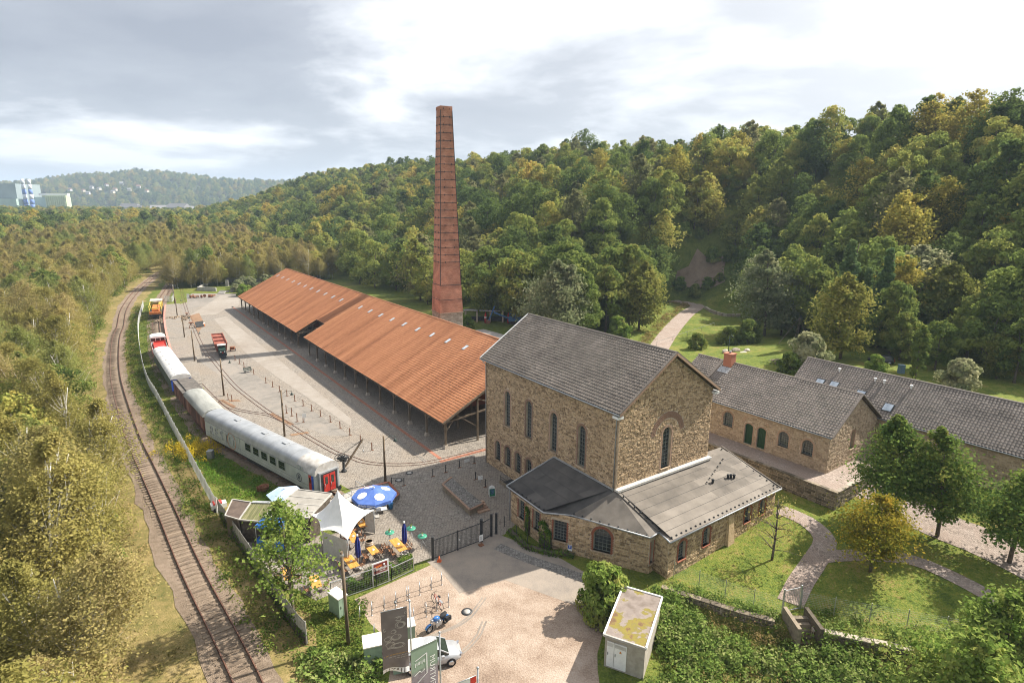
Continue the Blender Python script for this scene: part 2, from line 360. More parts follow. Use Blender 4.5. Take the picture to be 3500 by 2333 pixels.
# ------------------------------------------------------------------ ground
def axis(c0, c1, step, far, n):
    core = np.arange(c0, c1+0.01, step); g = np.geomspace(step*1.3, far, n); return np.unique(np.round(np.concatenate([c0-g[::-1], core, c1+g]), 3))
gx = np.unique(np.concatenate([axis(-130, 150, 2.5, 6000, 42), np.arange(8, 46, 0.75)]))
gy = np.unique(np.concatenate([axis(5, 290, 2.5, 6000, 42), np.arange(26, 48, 0.75)]))
X, Y = np.meshgrid(gx, gy); Zg = ground(X, Y)
nx_, ny_ = len(gx), len(gy); ids = np.arange(nx_*ny_).reshape(ny_, nx_)
F = np.stack([ids[:-1, :-1], ids[:-1, 1:], ids[1:, 1:], ids[1:, :-1]], -1).reshape(-1, 4)
link('ground', np_mesh('ground', np.stack([X, Y, Zg], -1).reshape(-1, 3), F, M_turf, smooth=True))['kind'] = 'structure'

def SB(d, b):      # shed frame -> world
    c, s = math.cos(0.957), math.sin(0.957); return (A0X - c*d + s*b, A0Y + s*d + c*b)
def MBt(a, b):     # engine-house frame -> world
    c, s = math.cos(TH_M), math.sin(TH_M); return (AMX - c*a + s*b, AMY + s*a + c*b)
yard_poly = [(-17.2, 58.0), (-35.5, 74.5), (-49.0, 90.0), (-63.5, 112.0), (-80.5, 138.5), (-101.0, 171.5), SB(150, -7), SB(146, 6), SB(127, 8), SB(127, 31), SB(-10, 31), SB(-12, 16), MBt(15, 6), MBt(9, .6), MBt(8.6, -4.2), (-0.6, 49.5), (-1.6, 49.2), (-6.7, 45.4), (-7.6, 45.8), (-12.0, 47.6), (-16.0, 52.0)]
sheet('yard', yard_poly, 0.004, M_yard)
sheet('asphalt_court', [(-60.90, 110.38), (-57.37, 109.11), (-55.49, 112.00), (-45.89, 101.17), (-41.96, 96.46), (-30.51, 83.90), (-21.37, 73.25), (-24.44, 73.34), (-30.42, 77.49), (-31.89, 79.68), (-35.50, 82.33), (-44.60, 91.71), (-53.86, 102.73)], 0.008, M_asph)
sheet('lane', [(-79.14, 152.94), (-77.88, 157.05), (-22.97, 79.53), (-22.19, 76.62), (-41.64, 100.13), (-53.33, 115.04)], 0.012, M_lane)
sheet('lane_end', [(-88.03, 157.10), (-90.88, 168.86), (-97.39, 194.90), (-90.08, 192.02), (-82.17, 174.60), (-82.75, 165.54), (-81.98, 159.66)], 0.016, M_lane)
sheet('far_court', [(-94.48, 168.67), (-107.02, 191.01), (-108.83, 197.62), (-91.58, 198.69), (-86.61, 184.37), (-88.72, 176.99)], 0.012, M_asph)
sheet('brick_gutter', [SB(-2.2, -1.75), SB(128, -1.75), SB(128, -1.3), SB(-2.2, -1.3)], 0.016, M_brickpave)
sheet('brick_gutter_front', [SB(-3.1, -2), SB(-3.1, 8), SB(-2.5, 8), SB(-2.5, -2)], 0.020, M_brickpave)
for k, b_ in enumerate((-3.55, -3.25)):
    pl = np.array([SB(d_, b_) for d_ in range(-2, 128, 4)]); band('lane_joint', pl, 0.05, 0.05, 0.018, MATS['grey setts'], cross=1)
sheet('parking_lot', [(-12.09, 40.13), (-6.43, 44.98), (-4.27, 46.11), (6.05, 41.18), (7.32, 38.15), (6.08, 34.63), (5.9, 33.2), (5.6, 26.0), (2.0, 15.0), (-8.0, 15.0), (-7.6, 30.0), (-8.07, 35.28), (-10.26, 37.45)], 0.004, M_lot)
sheet('gate_drive', [(-6.65, 45.52), (-1.67, 49.23), (-1.21, 49.67), (4.14, 46.13), (6.47, 43.65), (5.95, 39.41), (5.02, 39.68), (-0.41, 42.71), (-3.98, 40.93), (-5.53, 43.36), (-7.20, 45.17)], 0.008, M_drive)
band('kerb_setts', catmull([(-1.16, 47.60), (1.50, 45.72), (4.01, 44.31), (6.47, 42.81)]), 0.55, 0.55, 0.014, M_setts, cross=1)
sheet('terrace_garden', [(-18.3, 57.4), (-15.2, 53.8), (-12.4, 50.4), (-9.6, 48.2), (-6.9, 45.6), (-7.4, 45.3), (-9.0, 44.2), (-12.5, 42.2), (-15.0, 39.9), (-22.8, 45.0), (-27.0, 50.2), (-23.0, 53.5)], 0.012, M_yard)

# park paths and the lane beside the long house on the right
park_path = catmull([(31.87, 124.37, -0.00), (39.37, 142.94, -0.00), (49.84, 166.27, -0.00), (57.70, 180.96, -0.00), (56.85, 185.93, -0.00), (52.86, 191.90, -0.00)], 2.0)
band('park_path', park_path, 2.2, 2.2, 0.06, M_path)
band('garden_path', catmull([(26.59, 52.93, 0.95), (28.18, 50.87, 0.96), (28.42, 47.69, 0.85), (26.01, 44.76, 0.56), (23.79, 42.39, 0.31), (21.79, 39.92, 0.12)], 1.0), 0.95, 0.95, 0.06, M_path)
band('garden_path', catmull([(26.65, 45.31, 0.62), (29.67, 45.37, 0.83), (33.94, 44.48, 1.03), (36.03, 41.81, 1.04), (37.23, 38.95, 1.01)], 1.0), 0.8, 0.8, 0.065, M_path)
band('cobbled_lane', catmull([(36.60, 57.92, 1.87), (39.03, 50.46, 1.54), (41.29, 46.95, 1.52), (42.86, 43.68, 1.45), (44.19, 39.40, 1.31)], 1.5), 2.3, 2.3, 0.06, M_path, cross=4)
mx_, my_ = np.meshgrid(np.arange(12.5, 60, 1.0), np.arange(28, 66, 1.0)); ok = (wall_side(mx_, my_) > 0.15)
LV = np.stack([mx_, my_, ground(mx_, my_)+0.02], -1).reshape(-1, 3); li = np.arange(mx_.size).reshape(mx_.shape)
LF = [(li[i, j], li[i, j+1], li[i+1, j+1], li[i+1, j]) for i in range(mx_.shape[0]-1) for j in range(mx_.shape[1]-1) if ok[i, j] and ok[i, j+1] and ok[i+1, j] and ok[i+1, j+1] and not (main_ab(mx_[i, j]+.5, my_[i, j]+.5)[0] > -4.6 and main_ab(mx_[i, j]+.5, my_[i, j]+.5)[1] < 16)]
link('lawn', np_mesh('lawn', LV, LF, M_lawn, smooth=True))['kind'] = 'structure'
mx_, my_ = np.meshgrid(np.arange(26, 120, 2.5), np.arange(80, 190, 2.5))
dd_, bb_ = shed_db(mx_, my_); LV = np.stack([mx_, my_, ground(mx_, my_)+0.03], -1).reshape(-1, 3); li = np.arange(mx_.size).reshape(mx_.shape)
fo_ = 52 + 72*sm((84-dd_)/20) - 24*sm((45-dd_)/40); okp = (bb_ > 44) & (bb_ < fo_+14) & (main_ab(mx_, my_)[0] > -20)
LF = [(li[i, j], li[i, j+1], li[i+1, j+1], li[i+1, j]) for i in range(mx_.shape[0]-1) for j in range(mx_.shape[1]-1) if okp[i, j] and okp[i, j+1] and okp[i+1, j] and okp[i+1, j+1]]
link('park_lawn', np_mesh('park_lawn', LV, LF, M_lawn, smooth=True))['kind'] = 'structure'
sheet('gravel_court', [SB(4, 31.5), SB(60, 31.5), SB(60, 44), SB(4, 48)], 0.012, M_gravelgrey)
M_scar = multi('bare earth', [(0.12, 0.09, 0.06), (0.22, 0.165, 0.12), (0.28, 0.215, 0.16)], scales=(0.1, 0.6, 4), bump=0.8)

# ------------------------------------------------------------------ far hills beyond the valley
M_wood = multi('far woodland', [(0.022, 0.036, 0.014), (0.035, 0.05, 0.018), (0.05, 0.06, 0.022), (0.07, 0.07, 0.03)], scales=(0.004, 0.02, 0.08), wts=(0.4, 0.4, 0.5), bump=1.0, bscale=0.05)
def hill(name, pts, depth, seed, amp):
    """ridge through (x, y, crest z) points, falling away to both sides, with a bumpy wooded skin"""
    rg = np.random.RandomState(seed); xs = np.linspace(pts[0][0], pts[-1][0], 260)
    ys = np.interp(xs, [p[0] for p in pts], [p[1] for p in pts]); zs = np.interp(xs, [p[0] for p in pts], [p[2] for p in pts])
    zs = np.convolve(np.pad(zs, 6, 'edge'), np.ones(13)/13, 'valid')
    nr = 46; V = np.zeros((nr, len(xs), 3))
    ph = rg.rand(12)*6.28; 
    for r in range(nr):
        t = r/(nr-1)*2-1; prof = np.cos(t*math.pi/2)**1.3
        V[r, :, 0] = xs*(1+0.25*t*depth/2000.0); V[r, :, 1] = ys + t*depth
        bmp = sum(np.sin(xs*0.02*(1.3**k)+ph[k]+r*0.7*(1.2**k))/(1.25**k) for k in range(8))
        V[r, :, 2] = -6 + (zs+6)*prof + amp*(bmp*0.5 + rg.rand(len(xs))*1.4)*np.minimum(1, prof*3)
    i_ = np.arange(nr*len(xs)).reshape(nr, len(xs))
    F_ = np.stack([i_[:-1, :-1], i_[:-1, 1:], i_[1:, 1:], i_[1:, :-1]], -1).reshape(-1, 4)
    o = link(name, np_mesh(name, V.reshape(-1, 3), F_, M_wood)); o['kind'] = 'structure'; return o
hill('far_hill', [(-3300, 2300, 60), (-2200, 2350, 72), (-1903, 2400, 82), (-1694, 2400, 112), (-1538, 2400, 125), (-1382, 2400, 133), (-1260, 2400, 116), (-1139, 2400, 100), (-1000, 2400, 98), (-826, 2400, 95), (-500, 2500, 80), (-100, 2600, 60)], 650, 3, 3.0)
hill('farther_hill', [(-4200, 4200, 95), (-2600, 4200, 100), (-1700, 4300, 105), (-900, 4400, 110), (0, 4400, 120), (1500, 4400, 110)], 900, 5, 4.0)

scar = [(50.55, 195.35, 4.57), (53.28, 199.11, 10.74), (57.15, 202.69, 15.61), (63.57, 205.75, 17.68), (70.92, 207.44, 17.64), (75.04, 203.64, 15.70), (74.27, 196.36, 11.20), (71.69, 189.99, 6.18), (65.81, 190.70, 3.47), (58.79, 195.57, 2.12)]
cs_ = np.mean(np.array(scar), 0); V = []; F = []
for k in range(11):
    for j in range(6):
        p_ = cs_+(np.array(scar[k % 10])-cs_)*(j/5)*(0.72+0.16*math.sin(k*2.7)); wob = 1.2*math.sin(k*5.3+j*2.1); V.append((p_[0], p_[1], float(ground(p_[0], p_[1]))+0.25+0.5*(1-j/5)+0.15*wob*(j < 5)))
F = [(k*6+j, k*6+j+1, k*6+j+7, k*6+j+6) for k in range(10) for j in range(5)]
link('bare_slope', np_mesh('bare_slope', V, F, M_scar, smooth=True))['kind'] = 'structure'

M_stain = multi('rusty stained setts', [(0.16, 0.10, 0.065), (0.23, 0.145, 0.09), (0.29, 0.19, 0.125)], scales=(0.3, 1.5, 9), wts=(.5, .5, .6), bump=.5)
for q in ([(-35.51, 81.33), (-35.12, 81.74), (-30.36, 77.31), (-30.68, 76.77)], [(-45.72, 87.27), (-45.13, 87.56), (-41.72, 84.45), (-41.75, 83.60)], [(-29.61, 73.55), (-27.60, 74.59), (-27.06, 74.10), (-29.04, 73.01)], [(-44.27, 87.45), (-42.68, 87.49), (-42.09, 86.83), (-43.71, 86.57)], [(-88.03, 157.10), (-87.58, 161.69), (-78.66, 147.13), (-74.16, 135.59), (-83.91, 150.90)]): sheet('stained_setts', q, 0.024, M_stain)
for k, (a, b, c) in enumerate((((-6.46, 35.65), (-3.48, 37.73), (-2.12, 40.47)), ((-4.72, 32.94), (-2.60, 35.70), (-1.98, 37.75)))):
    for o in (0, .28): band('tyre_mark', catmull([(a[0]+o, a[1]), (b[0]+o, b[1]), (c[0]+o, c[1])], .6), .07, .07, .014+.004*k, M_drive, rag=.02, seed=k, cross=1)

# ------------------------------------------------------------------ masonry, tiles, windows
M_stone = mat('ruhr sandstone', (0.16, 0.11, 0.066), (0.60, 0.45, 0.29), (0.42, 0.30, 0.18), scale=5.0, var=0.42, bump=0.5, bscale=9, pos=(0.22, 0.8))
M_stone2 = mat('greyer sandstone', (0.22, 0.165, 0.11), (0.54, 0.43, 0.31), (0.40, 0.305, 0.21), scale=5.0, var=0.36, bump=0.4, bscale=9, pos=(0.2, 0.85))
M_mortar = mat('mortar', (0.34, 0.275, 0.20), (0.54, 0.45, 0.35), scale=1.4, bump=0.3)
M_redbrick = mat('red brick', (0.24, 0.085, 0.05), (0.38, 0.16, 0.10), scale=9, var=0.6, bump=0.3)
M_brownbrick = mat('dark brick', (0.24, 0.15, 0.105), (0.40, 0.27, 0.19), scale=9, var=0.6, bump=0.3)
M_tile_o = mat('orange clay tile', (0.23, 0.092, 0.042), (0.47, 0.215, 0.105), (0.365, 0.155, 0.072), scale=1.0, stretch=(0.05, 0.42, 0.05), var=0.10, rough=0.8, pos=(0.3, 0.72), detail=6)
M_tile_g = mat('brown concrete tile', (0.09, 0.077, 0.066), (0.26, 0.225, 0.195), (0.165, 0.142, 0.122), scale=0.5, var=0.14, rough=0.75, pos=(0.15, 0.9))
M_tile_g2 = mat('greybrown roof tile', (0.11, 0.095, 0.083), (0.30, 0.26, 0.228), (0.20, 0.172, 0.15), scale=0.5, var=0.14, rough=0.75, pos=(0.15, 0.9))
M_zinc = mat('zinc', (0.30, 0.31, 0.32), (0.42, 0.43, 0.44), scale=3, rough=0.45, metal=0.3)
M_felt = mat('roofing felt', (0.10, 0.088, 0.075), (0.21, 0.185, 0.158), (0.15, 0.132, 0.112), scale=0.55, bump=0.15, bscale=20, detail=8, pos=(0.3, 0.7))
M_felt_shade_seam = mat('shaded wing and seam felt', (0.055, 0.052, 0.05), (0.105, 0.098, 0.09), scale=0.6, bump=0.12, bscale=20, detail=8)  # darker felt: paints the shade on the roof wing, also used for seams
M_frame = mat('grey green frame', (0.15, 0.165, 0.15), (0.21, 0.225, 0.205), scale=6, rough=0.6)
M_glass = glassmat('old glass', (0.022, 0.027, 0.03))
M_wood = mat('weathered timber', (0.10, 0.078, 0.055), (0.22, 0.175, 0.125), scale=3, stretch=(1, 1, 0.2), bump=0.3, bscale=20)
M_wooddark = mat('dark timber', (0.05, 0.04, 0.03), (0.11, 0.09, 0.07), scale=3, bump=0.3, bscale=20)
M_white = mat('white paint', (0.68, 0.68, 0.66), (0.78, 0.78, 0.76), scale=3, rough=0.5)
M_concrete = mat('concrete', (0.30, 0.285, 0.26), (0.44, 0.42, 0.39), scale=1.5, bump=0.15)
M_copper = mat('dull metal pipe', (0.16, 0.17, 0.17), (0.24, 0.25, 0.25), scale=4, rough=0.5, metal=0.4)
M_rust = mat('rust', (0.13, 0.055, 0.03), (0.28, 0.13, 0.07), scale=5, bump=0.3)
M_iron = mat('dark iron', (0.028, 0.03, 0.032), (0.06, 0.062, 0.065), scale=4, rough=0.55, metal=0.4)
M_steel = mat('galvanised steel', (0.36, 0.37, 0.38), (0.50, 0.51, 0.52), scale=4, rough=0.4, metal=0.6)

def hw_at(op, z, m=0.0):
    """half width of an opening (plus surround m) at height z, or -1"""
    w2 = op['w']/2+m; z0, z1 = op['z0']-op.get('mb', 0.0)*(m > 0), op['z1']+m
    if z < z0 or z > z1: return -1
    if op.get('arch', True):
        rise = op.get('rise', op['w']/2)+m*1.0; zs = z1-rise
        if z > zs:
            k = (z-zs)/rise; return w2*math.sqrt(max(0, 1-k*k))
    return w2
def op_loop(op, m=0.0, n=9):
    w2 = op['w']/2+m; z0, z1 = op['z0'], op['z1']+m
    if not op.get('arch', True): return [(op['s']-w2, z0), (op['s']+w2, z0), (op['s']+w2, z1), (op['s']-w2, z1)]
    rise = op.get('rise', op['w']/2)+m; zs = z1-rise; pts = [(op['s']-w2, z0), (op['s']+w2, z0)]
    for i in range(n+1):
        an = math.pi*i/n; pts.append((op['s']+w2*math.cos(an), zs+rise*math.sin(an)))
    return pts
class Wall:
    """one wall face in the frame of its building: o origin, u along, n outward"""
    def __init__(self, o, u, n): self.o = np.array(o, float); self.u = np.array(u, float); self.n = np.array(n, float)
    def p(self, s, z, out=0.0): return tuple(self.o + self.u*s + np.array((0, 0, z)) + self.n*out)
def backing(mb, wl, outline, ops, depth=0.32):
    bm = bmesh.new(); ed = []
    for loop in [outline] + [op_loop(o) for o in ops]:
        vs = [bm.verts.new(wl.p(*q)) for q in loop]
        ed += [bm.edges.new((vs[i], vs[(i+1) % len(vs)])) for i in range(len(vs))]
    bmesh.ops.triangle_fill(bm, edges=ed, use_beauty=True, use_dissolve=False, normal=Vector(wl.n))
    bm.verts.index_update(); b = len(mb.v); mb.v += [tuple(v.co) for v in bm.verts]
    for fc in bm.faces:
        idx = [v.index for v in fc.verts]
        if fc.normal.dot(Vector(wl.n)) < 0: idx.reverse()
        mb.face([b+i for i in idx])
    bm.free()
    for o in ops:
        L = op_loop(o); k = len(L); vs = [wl.p(*q) for q in L] + [wl.p(q[0], q[1], -depth) for q in L]
        mb.add(vs, [(i, k+i, k+(i+1) % k, (i+1) % k) for i in range(k)])
def stones(wl, s0, s1, zlo, zhi, ops, rg, rowh=(0.11, 0.21), sw=(0.17, 0.52), gap=0.014):
    out = []; z = zlo(s0) if callable(zlo) else zlo; zmaxall = max(zhi(s0+(s1-s0)*k/20) for k in range(21)) if callable(zhi) else zhi
    while z < zmaxall-0.06:
        h = rg.uniform(*rowh); s = s0 - rg.uniform(0, 0.3); zm = z+h/2
        cuts = []
        for o in ops:
            hw = max(hw_at(o, zm, o.get('m', 0.0)), hw_at(o, z+h*0.9, o.get('m', 0.0)), hw_at(o, z+h*0.1, o.get('m', 0.0)))
            if hw > 0: cuts.append((o['s']-hw, o['s']+hw))
        while s < s1:
            wd = rg.uniform(*sw)*rg.uniform(0.7, 1.25); a, b = max(s, s0), min(s+wd, s1); s += wd
            for c in cuts:
                if a >= c[0] and b <= c[1]: b = a
                elif a < c[0] < b <= c[1]+0.02: b = c[0]
                elif c[0]-0.02 <= a < c[1] < b: a = c[1]
                elif a < c[0] and b > c[1]: b = c[0]
            if b-a < 0.09: continue
            t0, t1 = z+gap, z+h-gap
            if callable(zhi): t1 = min(t1, zhi(a), zhi(b))
            else: t1 = min(t1, zhi)
            if callable(zlo) and z < zlo((a+b)/2)-0.2: continue
            if t1-t0 < 0.05: continue
            j = lambda: rg.uniform(-0.018, 0.018)
            d = rg.uniform(0.02, 0.06); q = [(a+gap+j(), t0+j()), (b-gap+j(), t0+j()), (b-gap+j(), t1+j()*0.5), (a+gap+j(), t1+j()*0.5)]
            cx, cz = (a+b)/2, (t0+t1)/2
            fr = [wl.p(cx+(p_[0]-cx)*0.93, cz+(p_[1]-cz)*0.9, d+rg.uniform(-0.012, 0.012)) for p_ in q]; bk = [wl.p(p_[0], p_[1], -0.01) for p_ in q]
            out.append((fr+bk, rg.random(), (b-a)*(t1-t0)))
        z += h
    return out
STONE_F = np.array([(0, 1, 2, 3), (4, 5, 1, 0), (5, 6, 2, 1), (6, 7, 3, 2), (7, 4, 0, 3)])
def pieces(root, name, items, F_, m, limit, joined):
    """the largest-looking pieces as parts of their own, the rest as one part"""
    M = root.matrix_basis if root.matrix_basis else Matrix()
    M = Matrix.Translation(root.location) @ Matrix.Rotation(root.rotation_euler[2], 4, 'Z')
    V = np.array([i[0] for i in items]); R = np.array([i[1] for i in items]); A = np.array([i[2] for i in items])
    Rm = np.array(M)[:3, :3]; W = V.mean(1) @ Rm.T + np.array(M)[:3, 3]
    nrm = np.cross(V[:, 1]-V[:, 0], V[:, 3]-V[:, 0]) @ Rm.T; nrm /= np.linalg.norm(nrm, axis=1)[:, None]+1e-9
    view = np.array((0, 0, 30.0))-W; dist = np.linalg.norm(view, axis=1); sc = A*np.abs((nrm*view).sum(1))/dist**3
    fw = np.array((0, math.cos(PITCH), -math.sin(PITCH))); dp = -(view @ fw); sx = np.abs(W[:, 0]/np.maximum(dp, 1)); sc[(sx > 0.86) | ((nrm*view).sum(1) < 0)] *= 0.001
    order = np.argsort(-sc); sel = order[:limit]; rest = order[limit:]; k = V.shape[1]
    for i in sel: link(name, np_mesh(name, V[i], F_, m, rnd=np.full(len(F_), R[i])), root)
    if len(rest):
        VV = V[rest].reshape(-1, 3); FF = (F_[None] + (np.arange(len(rest))*k)[:, None, None]).reshape(-1, F_.shape[1])
        o = link(joined, np_mesh(joined, VV, FF, m, rnd=np.repeat(R[rest], len(F_))), root); o['kind'] = 'stuff'
def tile_template(tw, te, lift=0.055):
    s = np.array([0, .28, .52, .76, 1.0])*tw*1.03; h = np.array([.0, .07, .085, .05, -.012])*tw/0.3
    V = [(s[i], 0.0, h[i]+lift) for i in range(5)] + [(s[i], te*1.12, h[i]) for i in range(5)] + [(s[i], 0.006, h[i]+lift-0.022) for i in range(5)]
    F_ = [(i, i+1, 6+i, 5+i) for i in range(4)] + [(10+i, 11+i, i+1, i) for i in range(4)]
    return np.array(V), np.array(F_)
def tiles(o, u, v, width, length, tw, te, rg, skip=None):
    o, u, v = (np.array(k, float) for k in (o, u, v)); nn = np.cross(u, v); V0, F_ = tile_template(tw, te); out = []
    nc, nr = int(width/tw), int(length/te); tw2, te2 = width/nc, length/nr
    for r in range(nr):
        for c in range(nc):
            if skip and skip((c+.5)*tw2, (r+.5)*te2): continue
            dz = rg.gauss(0, 0.006); P_ = o + np.outer(V0[:, 0]+c*tw2, u) + np.outer(V0[:, 1]+r*te2, v) + np.outer(V0[:, 2]+dz, nn)
            out.append((P_, rg.random(), tw*te))
    return out, F_
def ridge(root, p, q, r, ln, m):
    p, q = Vector(p), Vector(q); L_ = (q-p).length; n_ = int(L_/ln); t = (q-p)/L_; a = t.cross(Vector((0, 0, 1))).normalized()
    mb = MB(); k = 7
    vs = []
    for e_, rr_ in ((0, r*1.06), (ln*1.04, r)):
        for i in range(k):
            an = math.pi*(i/(k-1)); w_ = a*math.cos(an)*rr_ + Vector((0, 0, 1))*math.sin(an)*rr_*0.75 + t*e_; vs.append(tuple(w_))
    me = mb.add(vs, [(i, i+1, k+i+1, k+i) for i in range(k-1)]).mesh('ridge_tile', m)
    for i in range(n_): link('ridge_tile', me, root, tuple(p+t*(i*L_/n_)))
def voussoirs(root, wl, op, thick, m, jambs=True, name='brick_surround', proud=0.035, bw=0.085):
    """brick ring and jambs round an opening"""
    L = op_loop(op, 0.0, 24)[1:]; mb = MB(); pts = []
    if op.get('arch', True):
        w2 = op['w']/2; rise = op.get('rise', op['w']/2); zs = op['z1']-rise; n_ = max(8, int(math.pi*(w2+thick/2)/bw))
        for i in range(n_):
            a0, a1 = math.pi*(i+0.06)/n_, math.pi*(i+0.94)/n_
            q = [(op['s']+(w2+k)*math.cos(a_), zs+(rise+k)*math.sin(a_)) for a_, k in ((a0, 0), (a1, 0), (a1, thick), (a0, thick))]
            pr = proud + RNG.uniform(-0.006, 0.006)
            f_ = [wl.p(*x, pr) for x in q]; b_ = [wl.p(*x, -0.02) for x in q]; mb.add(f_+b_, [(3, 2, 1, 0), (0, 1, 5, 4), (1, 2, 6, 5), (2, 3, 7, 6), (3, 0, 4, 7)])
    else: zs = op['z1']
    if jambs:
        z = op['z0']; k = 0
        while z < zs-0.03:
            th = thick if k % 2 else thick*0.6; zt_ = min(z+0.075, zs); k += 1
            for sg in (-1, 1):
                s_a = op['s']+sg*op['w']/2; s_b = s_a+sg*th; lo, hi = min(s_a, s_b), max(s_a, s_b)
                q = [(lo, z), (hi, z), (hi, zt_), (lo, zt_)]; f_ = [wl.p(*x, proud) for x in q]; b_ = [wl.p(*x, -0.02) for x in q]
                mb.add(f_+b_, [(0, 1, 2, 3), (4, 5, 1, 0), (5, 6, 2, 1), (6, 7, 3, 2), (7, 4, 0, 3)])
            z += 0.085
    return mb.build(name, m, root)
PANE_CACHE = {}
def window(root, wl, op, cols, rows, depth=0.24, fm=None, gm=None, fw=0.07, bar=0.035, sill=True, name='window', m_sill=None):
    fm = fm or M_frame; gm = gm or M_glass; mb = MB(); d0, d1 = -depth, -depth-0.06
    o1 = dict(op); L0 = op_loop(op, 0, 14); k = len(L0)
    o2 = dict(op); o2['w'] = op['w']-2*fw; o2['z0'] = op['z0']+fw; o2['z1'] = op['z1']-fw
    if op.get('arch', True): o2['rise'] = op.get('rise', op['w']/2)-fw
    L1 = op_loop(o2, 0, 14)
    vs = [wl.p(*q, d0) for q in L0] + [wl.p(*q, d0) for q in L1] + [wl.p(*q, d1) for q in L1]
    mb.add(vs, [(i, (i+1) % k, k+(i+1) % k, k+i) for i in range(k)] + [(k+i, k+(i+1) % k, 2*k+(i+1) % k, 2*k+i) for i in range(k)])
    w2 = o2['w']/2; zs_ = np.linspace(o2['z0'], o2['z1'], rows+1); ss = np.linspace(-w2, w2, cols+1)
    for i in range(1, cols):
        zt_ = o2['z1']
        if op.get('arch', True): rs = o2['rise']; zt_ = o2['z1']-rs+rs*math.sqrt(max(0, 1-(ss[i]/w2)**2))
        a, b = wl.p(op['s']+ss[i], o2['z0'], d0-0.01), wl.p(op['s']+ss[i], zt_, d0-0.01); mb.bar(a, b, bar, 0.04, up=tuple(wl.n))
    for z in zs_[1:-1]:
        hw = hw_at(o2, z); 
        if hw > 0.05: mb.bar(wl.p(op['s']-hw, z, d0-0.012), wl.p(op['s']+hw, z, d0-0.012), bar, 0.04, up=tuple(wl.n))
    wo = mb.build(name, fm, root)
    for i in range(cols):
        for j in range(rows):
            za_, zb_ = zs_[j], zs_[j+1]; zz = np.linspace(za_, zb_, 2 if (not op.get('arch', True) or zb_ < o2['z1']-o2.get('rise', 9)) else 5)
            lf, rt = [], []
            for z in zz:
                h_ = hw_at(o2, min(z, o2['z1']-1e-4)); l_, r_ = max(ss[i], -h_), min(ss[i+1], h_)
                if r_-l_ > 0.005: lf.append((l_, z)); rt.append((r_, z))
            if len(lf) < 2: continue
            poly = [wl.p(op['s']+q[0], q[1], d1+0.02) for q in lf[:1]+rt+lf[:0:-1]]
            pm = MB().add(poly, [tuple(range(len(poly)))]).mesh('pane', gm); link('pane', pm, wo)
    if sill:
        sb = MB(); c = wl.p(op['s'], op['z0']-0.05, -depth/2+0.05)
        a, b = wl.p(op['s']-op['w']/2-0.06, op['z0']-0.045, -depth/2+0.06), wl.p(op['s']+op['w']/2+0.06, op['z0']-0.045, -depth/2+0.06)
        sb.bar(a, b, depth+0.14, 0.09).build('sill', m_sill or M_stone2, wo)
    return wo
def pipe(root, pts, r=0.05, m=None, name='downpipe'): return MB().tube(pts, r, 8).build(name, m or M_zinc, root)
def wall_box(mb, x0, x1, y0, y1, z0, z1): mb.b6(x0, x1, y0, y1, z0, z1)

# ------------------------------------------------------------------ engine house
rgs = random.Random(11)
LH, WH, EV, RG, OV = 22.55, 13.6, 12.785, 17.307, 0.45
SL = (RG-EV)/(WH/2)
eng = thing('engine_house', 'tall sandstone engine house with steep brown tiled gable roof', 'building', (AMX, AMY, 0), math.pi/2-TH_M)
roofz = lambda x: EV + SL*min(x, WH-x) - 0.28
w_left = Wall((OV, 0, 0), (0, 1, 0), (-1, 0, 0)); w_gab = Wall((0, OV, 0), (1, 0, 0), (0, -1, 0))
ops_left = [dict(s=s_, w=1.08, z0=5.95, z1=10.05, m=0.24) for s_ in (17.55, 13.55, 9.32, 5.12)] + [dict(s=s_, w=1.06, z0=1.25, z1=3.55, m=0.22) for s_ in (19.46, 17.42, 15.42, 13.42)]
op_g = dict(s=6.84, w=1.2, z0=6.05, z1=10.1, m=0.24)
mb = MB()
backing(mb, w_left, [(OV, 0), (LH-OV, 0), (LH-OV, roofz(OV)), (OV, roofz(OV))], ops_left)
backing(mb, w_gab, [(OV, 0), (WH-OV, 0), (WH-OV, roofz(OV)), (WH/2, roofz(WH/2)), (OV, roofz(OV))], [op_g])
w_right = Wall((WH-OV, 0, 0), (0, 1, 0), (1, 0, 0)); w_back = Wall((0, LH-OV, 0), (1, 0, 0), (0, 1, 0))
backing(mb, w_right, [(OV, 0), (LH-OV, 0), (LH-OV, roofz(OV)), (OV, roofz(OV))], [])
backing(mb, w_back, [(OV, 0), (WH-OV, 0), (WH-OV, roofz(OV)), (WH/2, roofz(WH/2)), (OV, roofz(OV))], [])
mb.build('wall', M_mortar, eng)
it = stones(w_left, OV, LH-OV, 0.0, roofz(OV), ops_left, rgs)
big_arch = dict(s=6.86, w=3.5, z0=9.45, z1=11.05, rise=1.6, m=0.52)
class _Ring(dict): pass
def not_ring(items):
    keep = []
    for q in items:
        P_ = np.mean(q[0][:4], 0); r_ = math.hypot((P_[0]-6.86)/1.0, P_[2]-9.3)
        if 1.62 < r_ < 2.38 and P_[2] > 9.5: continue
        keep.append(q)
    return keep
it += not_ring(stones(w_gab, OV, WH-OV, 0.0, lambda s: roofz(min(max(s, OV), WH-OV)), [op_g], rgs))
pieces(eng, 'stone', it, STONE_F, M_stone, 300, 'stonework')
for o in ops_left: voussoirs(eng, w_left, o, 0.23, M_brownbrick); window(eng, w_left, o, 3, 10 if o['z1'] > 6 else 6)
voussoirs(eng, w_gab, op_g, 0.24, M_brownbrick); window(eng, w_gab, op_g, 3, 10)
rb = MB(); n_ = 46
